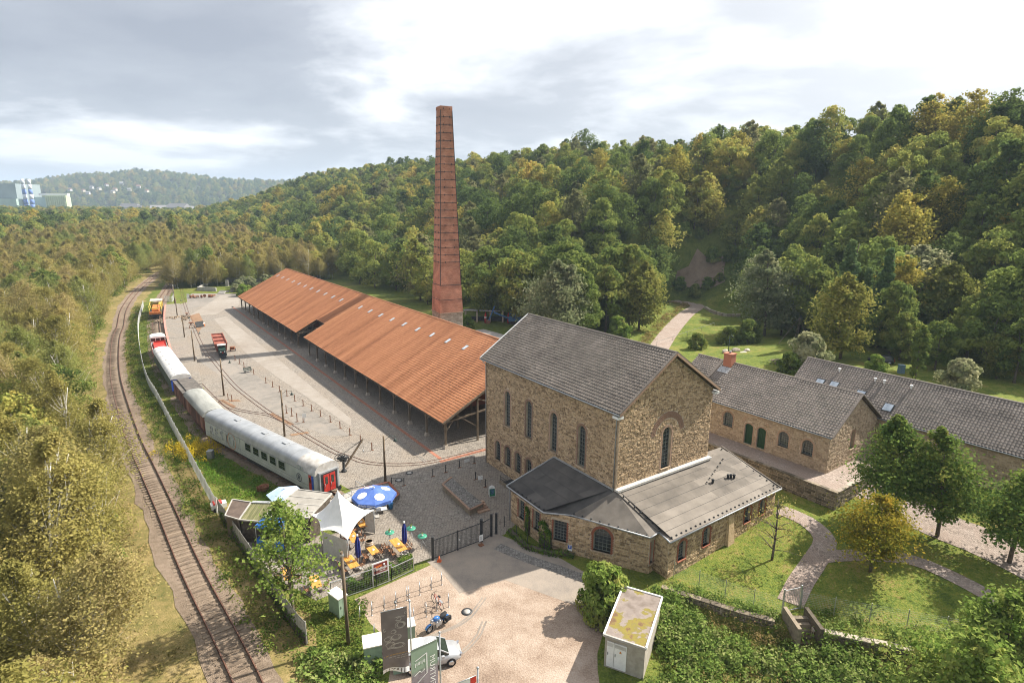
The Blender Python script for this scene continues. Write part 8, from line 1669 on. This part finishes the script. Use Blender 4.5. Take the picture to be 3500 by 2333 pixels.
for z in (.15, 1.95): MB().bar((*ga, z_+z), (*gb, z_+z), .045).build('gate_rail', M_steel, t)
t = thing('garden_fence', 'grey wire mesh fence along the lawn above the garden wall', 'fence'); fpts = [(13.6, 43.2), (15.3, 41.9), (17.0, 40.7), (18.8, 39.6), (20.6, 38.7)]
for a, b in zip(fpts[:-1], fpts[1:]): mesh_panel(t, a, b, 1.5, M_steel, .1, frame=False); MB().bar((*a, gz(*a)), (*a, gz(*a)+1.6), .045).build('fence_post', M_steel, t)
t = thing('garden_fence', 'grey wire mesh fence right of the garden gate', 'fence'); fpts = [(22.3, 39.3), (24.4, 38.5), (26.6, 37.7), (28.8, 36.9), (31.0, 36.1), (33.4, 35.2)]
for a, b in zip(fpts[:-1], fpts[1:]): mesh_panel(t, a, b, 1.5, M_steel, .1, frame=False); MB().bar((*a, gz(*a)), (*a, gz(*a)+1.6), .045).build('fence_post', M_steel, t)
# ------------------------------------------------------------------ bits by the engine house
t = thing('loading_ramp', 'low brick and sett loading platform with steps before the engine house', 'platform'); lp = [(-7.35, 58.28, 0.70), (-6.56, 60.04, 0.70), (-2.75, 54.22, 0.70), (-4.01, 52.90, 0.70)]
MB().prism([p[:2] for p in lp], .012, .66).build('platform', M_darkstone, t); MB().prism([tuple((Vector(p)+(Vector(lp[0])+Vector(lp[2])-2*Vector(p))*.03)[:2]) for p in lp], .66, .69).build('paving', M_setts, t)
for i in (0, 2, 3): a, b = lp[i], lp[(i+1) % 4]; MB().bar((a[0], a[1], .67), (b[0], b[1], .67), .22, .1).build('edge_stone', M_brownbrick, t)
for k in range(4): a = Vector((-3.91, 54.17)).lerp(Vector((-2.80, 55.31)), .5); d = Vector((0.55, -.83)); p = a+d*(.15+k*.34); MB().box((p.x, p.y, (.55-k*.14)/2+.01), (1.3, .34, .55-k*.14), math.atan2(.57, .82)).build('step', M_brownbrick, t)
t = thing('pavement_board', 'green A board with arched white top standing on the setts', 'sign', (-1.99, 57.10), 0.25); mb = MB(); L_ = [(-.33, 0), (.33, 0), (.33, .85)]+[(.33*math.cos(a), .85+.3*math.sin(a)) for a in np.linspace(0, math.pi, 9)]+[(-.33, .85)]
for sg in (-1, 1):
    y = lambda z: sg*(.22-.18*z/1.15); MB().add([(x, y(z), z+.02) for x, z in L_]+[(x, y(z)+.03*sg, z+.02) for x, z in L_], [tuple(range(len(L_))), tuple(range(2*len(L_)-1, len(L_)-1, -1))]+[(i, (i+1) % len(L_), len(L_)+(i+1) % len(L_), len(L_)+i) for i in range(len(L_))]).build('panel', M_white, t)
tilt = -.155
MB().box((0, -.195, .47), (.58, .012, .8), 0, tilt).build('green_field', mat('board green', (0.015, 0.13, 0.065), (0.02, 0.17, 0.085), rough=.5), t); MB().box((0, -.187, .56), (.38, .012, .52), 0, tilt).build('poster', mat('dark blue poster', (0.01, 0.015, 0.03), (0.10, 0.22, 0.34), scale=6, rough=.4), t); MB().box((0, -.215, .32), (.36, .012, .06), 0, tilt).build('poster_strip', M_white, t); MB().box((0, -.10, .98), (.22, .01, .03), 0, tilt).build('crest_line', M_iron, t)
pw = wl_anx[1][0]; base = Vector(anx.location); Rz = Matrix.Rotation(anx.rotation_euler[2], 3, 'Z'); pp = base+Rz @ Vector(pw.p(2.45, .62, .08)); un = Rz @ Vector(tuple(pw.n))
t = thing('parking_sign', 'small blue and white parking sign on the annex wall', 'sign', tuple(pp), math.atan2(un.y, un.x)+math.pi/2); MB().b6(-.2, .2, -.02, .01, -.28, .28).build('panel', M_white, t); MB().b6(-.17, .17, -.03, -.021, -.08, .25).build('blue_field', M_blue, t); put_text(t, 'letter', 'P', .3, M_white, (0, -.034, .09), (math.pi/2, 0, 0), .002)
t = thing('light_well', 'light well with flat floor coloured dark as shade and iron railing along the engine house wall', 'light well', (AMX, AMY, 0), math.pi/2-TH_M); MB().b6(-1.35, -1.15, 9.8, 16.5, 0.0, .3).build('kerb', M_darkstone, t); MB().b6(-1.15, .4, 9.8, 16.5, .013, .02).build('floor', M_iron, t)  # floor lies level with the yard, its dark colour paints the recess shade
rail_(t, [(-1.25, 9.9, .3), (-1.25, 12.0, .3), (-1.25, 14.2, .3), (-1.25, 16.4, .3)], .55, M_iron)
hedge('wall_ivy', 'green creeper climbing the annex wall beside the windows', [tuple((base+Rz @ Vector(pw.p(s_, 0, .28)))[:2]) for s_ in (-.4, .25, .75)], .5, 2.5, M_ivy, 8, 260, .08, 'creeper')
hedge('wall_ivy', 'narrow green creeper between the two shaded annex windows', [tuple((base+Rz @ Vector(wl_anx[0][0].p(s_, 0, .15)))[:2]) for s_ in (2.6, 2.9, 3.2)], .25, 3.0, M_ivy, 9, 300, .07, 'creeper')
pl_ = [tuple((base+Rz @ Vector(p_))[:2]) for p_ in ((-6.0, 7.6, 0), (-6.3, 4.6, 0), (-5.2, 2.6, 0), (-3.6, 1.0, 0))]
hedge('border_planting', 'low weedy border along the kerb before the annex', pl_, .7, .5, M_ivy, 10, 260, .07, 'plants')
rw = thing('ramp_railing', 'dark posts along the sunken path beside the annex', 'railing')
for p_ in ((-5.9, 8.6), (-5.9, 6.6), (-5.9, 4.8), (-5.2, 3.2)): q = base+Rz @ Vector((*p_, 0)); MB().b6(-.03, .03, -.03, .03, 0, 1.1).build('post', M_iron, rw, (q.x, q.y, 0))
# ------------------------------------------------------------------ far yard: basin walls, excavator, shelter, park things
t = thing('walled_basin', 'ruined rectangular basin of pale walls at the far end of the yard', 'basin')
def seg(a, b, h_, th=.4, m=None, nm='wall'): MB().bar((*a, h_/2), (*b, h_/2), th, h_).build(nm, m or M_concrete, t)
seg((-110.52, 204.71), (-103.29, 203.33), 1.3); seg((-101.17, 201.64), (-97.74, 200.96), .6, .4); seg((-97.65, 201.86), (-91.89, 204.05), 1.3); seg((-117.77, 229.17), (-96.40, 228.38), 1.6, .6); seg((-110.52, 204.71), (-116.66, 226.94), 1.1)
for p in ((-105.78, 216.82), (-99.24, 209.24), (-98.14, 229.41)): MB().b6(-.5, .5, -.5, .5, 0, 2.2).build('pier', M_concrete, t, (p[0], p[1], 0))
MB().cyl((*(-101.79, 213.01), 1.2), (*(-95.82, 217.49), 1.2), 1.3, 1.3, 16).build('pipe_boiler', M_iron, t)
for k in range(4): a = (-100.32, 199.91); b = (-98.08, 200.05); MB().bar((a[0]+k*.1, a[1]-k*.6-.5, .5-k*.12), (b[0]+k*.1, b[1]-k*.6-.5, .5-k*.12), .6, .14).build('step', M_concrete, t)
t = thing('excavator', 'blue cable excavator with bent boom near the chimney', 'excavator', (0.6, 150.6), 0.0); M_exb = mat('faded blue machine', (0.05, 0.14, 0.30), (0.09, 0.2, 0.38), scale=3, rough=.6)
for y in (-.8, .8): MB().prism([(-1.5, y-.28), (1.5, y-.28), (1.5, y+.28), (-1.5, y+.28)], 0.05, .75).build('crawler', M_iron, t)
MB().b6(-1.6, 2.0, -1.1, 1.1, .85, 1.6).build('deck', M_exb, t); MB().b6(-1.5, -.1, -1.05, .1, 1.6, 2.9).build('cab', M_exb, t); MB().b6(-1.53, -.2, -1.08, .05, 2.1, 2.75).build('cab_window', M_winglass, t); MB().b6(0.1, 2.0, -1.0, 1.0, 1.6, 2.6).build('engine_house', M_exb, t)
MB().bar((-1.4, 0, 1.4), (-5.4, -.2, 3.0), .3, .4).build('boom', M_exb, t); MB().bar((-5.2, -.2, 4.6), (-6.7, -.3, .8), .24, .3).build('dipper', M_exb, t); MB().bar((-.6, 0, 2.9), (-1.0, 0, 3.9), .1).bar((-1.0, 0, 3.9), (1.4, 0, 2.7), .1).build('gantry', M_exb, t); MB().b6(-7.4, -6.3, -.7, .3, .05, .9).build('bucket', M_rust, t)
t = thing('open_shelter', 'long open shelter with pipe rail and stone posts behind the gravel court', 'shelter', (-12.3, 152.5), -.02)
for x in (0, 3, 6.5, 9.8, 12.5): MB().b6(x-.2, x+.2, -.2, .2, 0, 3.0).build('post', M_palestone, t)
MB().cyl((-.5, -.3, 3.1), (12.8, -.3, 3.1), .15, .15, 8).build('pipe_rail', M_zinc, t); MB().b6(-.5, 13, 0, 2.6, 2.95, 3.05).build('roof', M_iron, t); MB().b6(-.2, 12.6, 1.6, 2.4, 0, 1.1).build('tank', M_iron, t)
for k, x in enumerate((-7.0, -1.0)):
    t = thing('red_pump', ['left red and white pump post before the shelter', 'right red and white pump post before the shelter'][k], 'pump', (x, 151.2)); MB().cyl((0, 0, 0), (0, 0, 2.3), .3, .25, 12).build('column', M_red, t); MB().lathe([(.3, 1.3), (.31, 1.65), (.3, 1.66)], 12).build('band', M_white, t); MB().lathe([(.2, 2.3), (.1, 2.6), (.02, 2.9)], 10).build('top', M_red, t)
def rockgrp(p, lb):
    t = thing('boulder_seat', lb, 'boulders', p); r = random.Random(9)
    for k, (x, y, sx, sy, sz) in enumerate(((0, 0, 2.0, 1.2, 1.0), (2.6, 1.2, 2.2, 1.4, 1.0), (3.4, -1.0, 2.4, 1.3, .8), (4.6, .4, 1.6, 1.3, 1.1))):
        bm = bmesh.new(); bmesh.ops.create_icosphere(bm, subdivisions=2, radius=.5)
        for v in bm.verts: v.co = Vector((v.co.x*sx, v.co.y*sy, v.co.z*sz))*(1+r.uniform(-.1, .1)); 
        me = bpy.data.meshes.new('boulder'); bm.to_mesh(me); bm.free(); me.materials.append(M_palestone); link('boulder', me, t, (x, y, sz*.35), r.random())
rp0 = (44.02, 117.63, 0.80); rockgrp(rp0, 'group of pale boulders on the park lawn')
p = (41.25, 108.69, 1.75); t = thing('park_lamp', 'dark lamp post behind the chimney of the terrace house', 'lamp post', p, .3); MB().cyl((0, 0, 0), (0, 0, 4.6), .1, .07, 8).tube([(0, 0, 4.5), (.4, 0, 4.8), (.6, 0, 4.6)], .03, 6).build('pole', M_lampgreen, t); MB().lathe([(.05, .2), (.25, 0), (.02, -.05)], 10, (.6, 0, 4.4)).build('lamp_shade', M_lampgreen, t)
p = (47.43, 102.19, 2.77); t = thing('picnic_table', 'timber picnic table on the park lawn', 'picnic table', p, .4); MB().b6(-.9, .9, -.35, .35, .7, .76).build('table_top', M_wood, t)
for sy in (-.75, .75): MB().b6(-.9, .9, sy-.14, sy+.14, .42, .47).build('seat', M_wood, t)
for sx in (-.6, .6): MB().bar((sx, -.7, 0), (sx, .25, .7), .07).bar((sx, .7, 0), (sx, -.25, .7), .07).build('leg', M_wood, t)
p = (64.15, 128.94, 1.14); t = thing('pole_tripod', 'tripod of long poles under the pale trees', 'tripod', p)
for dx, dy, ht in ((0, 0, 5), (-6.0, -4.0, 0), (1.9, -1.0, 0), (.3, 1.8, 0)): MB().cyl((dx, dy, ht if not ht else 0), (.1*dx*0, 0, 5.2), .07, .05, 6).build('pole', M_wood, t)
p = (67.02, 103.31, 2.80); car('parked_car', 'dark car parked among the trees behind the long roof', (p[0], p[1], p[2]), 2.6, mat('dark car paint', (0.012, 0.014, 0.018), (0.02, 0.022, 0.028), rough=.25, spec=.6))
p = (66.25, 96.41, 2.80); t = thing('blue_bin', 'blue grey bin beside the columnar tree', 'bin', p); MB().b6(-.4, .4, -.4, .4, 0, 1.4).build('bin', mat('blue grey plastic', (0.10, 0.17, 0.25), (0.14, 0.22, 0.3), rough=.5), t); MB().b6(-.44, .44, -.44, .44, 1.4, 1.5).build('lid', MATS['blue grey plastic'], t)
# dry stone bank and railing in the park
t = thing('dry_stone_bank', 'low curved dry stone wall beside the park path', 'wall'); bk = catmull([(58.56, 175.43, -0.00), (58.45, 169.90, -0.00), (60.19, 164.03, -0.00), (65.14, 163.78, -0.00)], 1.1); r = random.Random(6)
for i in range(len(bk)-1):
    for k in range(2): MB().box((0, 0, 0), (1.0+r.uniform(-.2, .2), .6, .42), math.atan2(*(bk[i+1]-bk[i])[::-1])+r.uniform(-.15, .15)).build('stone', M_palestone, t, (bk[i][0]+r.uniform(-.1, .1), bk[i][1], gz(*bk[i])+.2+k*.42))
t = thing('wire_railing', 'thin steel railing crossing the park path behind the engine house', 'railing'); q0 = np.array((31.98, 126.40)); q1 = np.array((52.19, 148.91))
for k in range(5): q = q0+(q1-q0)*k/4; MB().b6(-.03, .03, -.03, .03, 0, 1.1).build('post', M_steel, t, (q[0], q[1], gz(*q)))
MB().bar((*q0, 1.05+gz(*q0)), (*q1, 1.05+gz(*q1)), .05).build('rail', M_steel, t)
# ------------------------------------------------------------------ far valley: power station and houses
def farpos(px, dist, z=0): return (px, dist, z)
M_pgrey = mat('grey cladding', (0.20, 0.25, 0.26), (0.27, 0.32, 0.33), scale=.02); M_pgreen = mat('pale green cladding', (0.42, 0.50, 0.30), (0.54, 0.60, 0.36), scale=.05, stretch=(3, 3, .1)); M_pteal = mat('teal cladding', (0.30, 0.42, 0.36), (0.42, 0.54, 0.46), scale=.05)
PX = lambda px, D: (px-1176)/1349.3*(.974*D+6)          # metres to the side at distance D for the photo's field of view
D_ = 1150.0
t = thing('power_station', 'power station with grey boiler block and pale green halls on the left horizon', 'power station')
MB().b6(-985, -945, 1150, 1210, 0, 62).build('boiler_house', M_pgrey, t); MB().b6(-985, -930, 1128, 1150, 0, 34).build('hall', M_pteal, t); MB().b6(-927, -880, 1165, 1200, 0, 38).build('hall', M_pteal, t); MB().b6(-900, -860, 1160, 1172, 0, 41).build('hall', M_pgreen, t); MB().b6(-915, -860, 1165, 1172, 41, 45).build('roof_band', M_white, t)
for k in range(10): MB().b6(-899+k*4, -897.5+k*4, 1159, 1160, 8, 40).build('cladding_rib', M_pgreen, t)
M_wb = [mat('chimney white', (0.62, 0.66, 0.72), (0.7, 0.74, 0.8)), mat('chimney blue', (0.12, 0.2, 0.5), (0.17, 0.26, 0.58))]
for k, x in enumerate((-926, -914)):
    t = thing('striped_chimney', ['left blue and white banded power station chimney', 'right blue and white banded power station chimney'][k], 'chimney', (x, 1145))
    for i in range(7): MB().cyl((0, 0, 6+i*9.2), (0, 0, 6+(i+1)*9.2), 3.9-.14*i, 3.9-.14*(i+1), 14).build('band', M_wb[0 if i in (3, 5, 6) else 1], t)
    MB().cyl((0, 0, 0), (0, 0, 6), 4.1, 3.9, 14).build('foot', M_wb[1], t)
M_hw = [mat('far white wall', (0.42, 0.42, 0.42), (0.5, 0.5, 0.5)), mat('far cream wall', (0.5, 0.46, 0.38), (0.6, 0.55, 0.47))]; M_hr = [mat('far red roof', (0.22, 0.12, 0.095), (0.28, 0.16, 0.12)), mat('far grey roof', (0.2, 0.2, 0.21), (0.28, 0.28, 0.29))]
r = random.Random(4)
def house(x, y, z, w_, d_, h_, lb, k, grp='houses on the far slope'):
    t = thing('far_house', lb, 'house', (x, y, z), r.uniform(-.6, .6), grp); MB().b6(-w_/2, w_/2, -d_/2, d_/2, 0, h_).build('wall', M_hw[k % 2], t); mb = MB(); e_ = h_; mb.add([(-w_/2-.4, -d_/2-.4, e_), (w_/2+.4, -d_/2-.4, e_), (w_/2+.4, d_/2+.4, e_), (-w_/2-.4, d_/2+.4, e_), (-w_/2-.4, 0, e_+d_*.42), (w_/2+.4, 0, e_+d_*.42)], [(0, 1, 5, 4), (3, 4, 5, 2), (0, 4, 3), (1, 2, 5), (3, 2, 1, 0)]); mb.build('roof', M_hr[(k//2) % 2], t)
    for i in range(3): MB().b6(-w_*.35+i*w_*.3, -w_*.35+i*w_*.3+w_*.13, -d_/2-.06, -d_/2+.02, h_*.45, h_*.75).build('window', M_winglass, t)
for k, (px, D_, z) in enumerate(((165, 1900, 62), (195, 1900, 60), (215, 1920, 70), (232, 1900, 66), (250, 1930, 78), (268, 1900, 64), (284, 1950, 84), (300, 1900, 64), (322, 1920, 74), (340, 1900, 60), (205, 1880, 52), (262, 1880, 56))): house(PX(px, D_), D_, z, 10, 8, 6, 'small pale house on the wooded far slope above the valley', k)
for k, (px, D_, w_, h_, lb) in enumerate(((300, 1000, 40, 12, 'long white factory hall in the valley'), (318, 960, 18, 9, 'white house left of the long factory hall'), (410, 980, 38, 13, 'white hall with teal roof edge in the valley'), (432, 1000, 16, 9, 'small white house right of the white hall'), (370, 990, 30, 10, 'pale block between the two white halls'), (585, 620, 22, 10, 'white gabled house behind the birch wood'), (470, 940, 14, 9, 'small white house near the tall poplar'))): house(PX(px, D_), D_, 9 if D_ > 700 else 6, w_, 16, h_, lb, 2 if k != 4 else 3, None)
fh = bpy.data.objects['far_hill'].data; co = np.empty(len(fh.vertices)*3, np.float32); fh.vertices.foreach_get('co', co); co = co.reshape(-1, 3); r = NR(9); co = co[(co[:, 2] > 12) & (co[:, 1] < 2700)]; co = co[r.choice(len(co), min(6000, len(co)), False)]; co = co+r.randn(*co.shape)*np.array((6, 12, 0)); wood_stuff('far_wood', 'wooded far hill beyond the valley', HC, co-np.array((0, 0, 4)), 1.3+0.9*r.rand(len(co)), seed=4)
# ------------------------------------------------------------------ weeds, flowers, verges
def weeds(nm, lb, pts, hgt_, ls, m, seed, cat='weeds', spread=.5, per=40, tall=.6):
    r = NR(seed); pts = np.asarray(pts); n = len(pts)*per; b_ = np.repeat(pts, per, 0); hh = np.repeat(hgt_*(.4+r.rand(len(pts))), per); off = r.randn(n, 2)*spread*(.4+.6*np.repeat(r.rand(len(pts)), per))[:, None]
    rr = np.hypot(off[:, 0], off[:, 1])/spread; z = hh*np.clip(1.1-.45*rr, .05, 1)*(tall+(1-tall)*r.rand(n))*np.sqrt(r.rand(n)*.9+.1); x, y = b_[:, 0]+off[:, 0], b_[:, 1]+off[:, 1]; P_ = np.stack([x, y, ground(x, y)+z], 1); nn = np.stack([off[:, 0], off[:, 1], .5+.6*r.rand(n)], 1)+r.randn(n, 3)*.5
    V_, F_ = leaf_quads(P_, nn, ls, r); o = link(nm, np_mesh(nm, V_, F_, m, rnd=np.clip(.5+.28*np.repeat(r.randn(len(pts)), per)+.15*r.randn(n), 0, 1))); tag(o, lb, cat, kind='stuff'); return o
L_weed = leafmat('weeds', [(0.06, 0.10, 0.02), (0.10, 0.155, 0.028), (0.16, 0.20, 0.04), (0.22, 0.21, 0.06)], .3, 0.0); L_dry = leafmat('dry weeds', [(0.13, 0.12, 0.04), (0.21, 0.175, 0.06), (0.30, 0.23, 0.09), (0.36, 0.25, 0.12)], .3, 0.0)
L_gold = leafmat('goldenrod', [(0.40, 0.30, 0.02), (0.52, 0.40, 0.03), (0.60, 0.46, 0.05)], .3, 0.0); L_lush = leafmat('lush scrub', [(0.08, 0.13, 0.03), (0.14, 0.21, 0.045), (0.21, 0.28, 0.07), (0.27, 0.29, 0.11)], .32, 0.0)
r = NR(15)
def along(pl, n, lo, hi, seed, y0=0, y1=999):
    q = NR(seed); t_, nn = normals2(pl); k = q.randint(0, len(pl)-1, n); o = q.uniform(lo, hi, n); p = pl[k]+nn[k]*o[:, None]+t_[k]*q.uniform(-1, 1, n)[:, None]; return p[(p[:, 1] > y0) & (p[:, 1] < y1)]
weeds('track_weeds', 'dry yellow weeds along the left side of the railway', along(TRK, 900, -6.5, -2.6, 1, 20, 140), .55, .075, L_dry, 1, per=34)
weeds('fence_weeds', 'green weeds and brambles between railway and steel fence', along(FEN, 700, -2.6, -.25, 2), .8, .085, L_weed, 2, per=40)
hedge('fence_ivy', 'ivy and climbers over the grey garden fence', FEN2[::3], .4, 1.2, M_ivy, 23, 70, .085, 'creeper')
weeds('siding_weeds', 'grass and weeds between steel fence and parked train', along(FEN, 600, .3, 3.0, 3, 55), .5, .075, L_weed, 3, per=34)
weeds('garden_grass', 'bright rough grass beside the dining coach', np.stack([r.uniform(-32, -22, 500), r.uniform(52, 64, 500)], 1)[lambda a: (a[:, 0]*.78+a[:, 1]*.63 < 19.0-3.4+0) & (a[:, 0]*.78+a[:, 1]*.63 > 10.5)] if False else np.array([p for p in np.stack([r.uniform(-40, -21, 1600), r.uniform(51, 72, 1600)], 1) if -6.2 < (lambda d: d)((p[0]+28.6)*.632+(p[1]-64.0)*.775) < -2.3]), .42, .075, leafmat('bright grass', [(0.07, 0.14, 0.02), (0.11, 0.21, 0.03), (0.17, 0.26, 0.04)], .3, 0.0), 4, cat='grass', per=34)
gp = (-38.73, 67.42); weeds('goldenrod', 'clump of yellow flowering goldenrod beside the fence', np.array([(gp[0]+q[0]*1.5, gp[1]+q[1]*1.3) for q in r.randn(60, 2)]), 1.35, .07, L_gold, 5, 'flowers', per=90, tall=.85)
cp_ = np.array([p for p in np.stack([r.uniform(9.5, 46, 4600), r.uniform(24, 41, 4600)], 1) if wall_side(p[0], p[1]) < -.5 and p[1] > 29 and not (5.5 < p[0] < 10.5 and 32 < p[1] < 39.5)]); ck_ = np.sin(cp_[:, 0]*.55+1.3)+np.sin(cp_[:, 1]*.8+cp_[:, 0]*.3)+r.randn(len(cp_))*.7
weeds('corner_scrub', 'lush green scrub below the garden wall in the lower right', cp_[ck_ > .1], 1.35, .115, L_lush, 6, 'scrub', per=46)
weeds('corner_grass', 'tall pale grass and nettles between the scrub in the lower right', cp_[(ck_ <= .1) & (ck_ > -1.0)], .75, .07, L_weed, 16, 'grass', per=60, spread=.4)
weeds('corner_stems', 'dry brown stems between the scrub in the lower right', cp_[ck_ <= -1.0], .95, .06, L_dry, 17, 'weeds', per=46, spread=.35)
weeds('wall_brambles', 'brambles and creepers along the top of the garden wall', np.array([(x, y) for x, y in ((p[0]+r.uniform(-.4, .4), p[1]+r.uniform(.25, 2.6 if p[0] > 22.5 else 1.3)) for p in np.repeat(fine, 9, 0)) if x > 13.2 and not 20.3 < x < 22.5]), .8, .085, L_lush, 7, 'scrub', per=40)
weeds('plot_weeds', 'weedy grass plot between steel fence and car park', np.array([p for p in np.stack([r.uniform(-18, -7, 900), r.uniform(28, 40, 900)], 1) if p[0] < -9.4-.25*(p[1]-32) and track_dist(p[None, :1].ravel(), p[None, 1:].ravel())[0] > 5]), .34, .08, L_weed, 8, per=30)
weeds('plot_shrubs', 'taller broad leaved weeds at the lower edge of the grass plot', np.stack([r.uniform(-14, -8.5, 60), r.uniform(29.5, 34, 60)], 1), .9, .14, L_lush, 9, per=40)
weeds('path_weeds', 'rough grass along the edges of the park path', along(park_path, 260, -5, -2.3, 11), .8, .12, L_dry, 10, per=24)
weeds('understorey', 'dark understorey bushes along the foot of the birch wood', along(TRK, 260, -8.5, -4.2, 12, 38, 260), 2.0, .15, L_weed, 11, 'shrubs', spread=.9, per=120)
# hazy late summer air
hb = MB().b6(-7500, 7500, -7500, 7500, -14, 260); vm_ = bpy.data.materials.new('hazy air'); vm_.use_nodes = True; tt = vm_.node_tree; tt.nodes.remove(tt.nodes['Principled BSDF']); pv = N(tt, 'ShaderNodeVolumePrincipled'); pv.inputs['Color'].default_value = (0.62, 0.79, 1.0, 1); pv.inputs['Density'].default_value = 0.00017; pv.inputs['Anisotropy'].default_value = 0.0; tt.links.new(pv.outputs[0], tt.nodes['Material Output'].inputs['Volume'])
ho = hb.build('haze', vm_); tag(ho, kind='stuff')
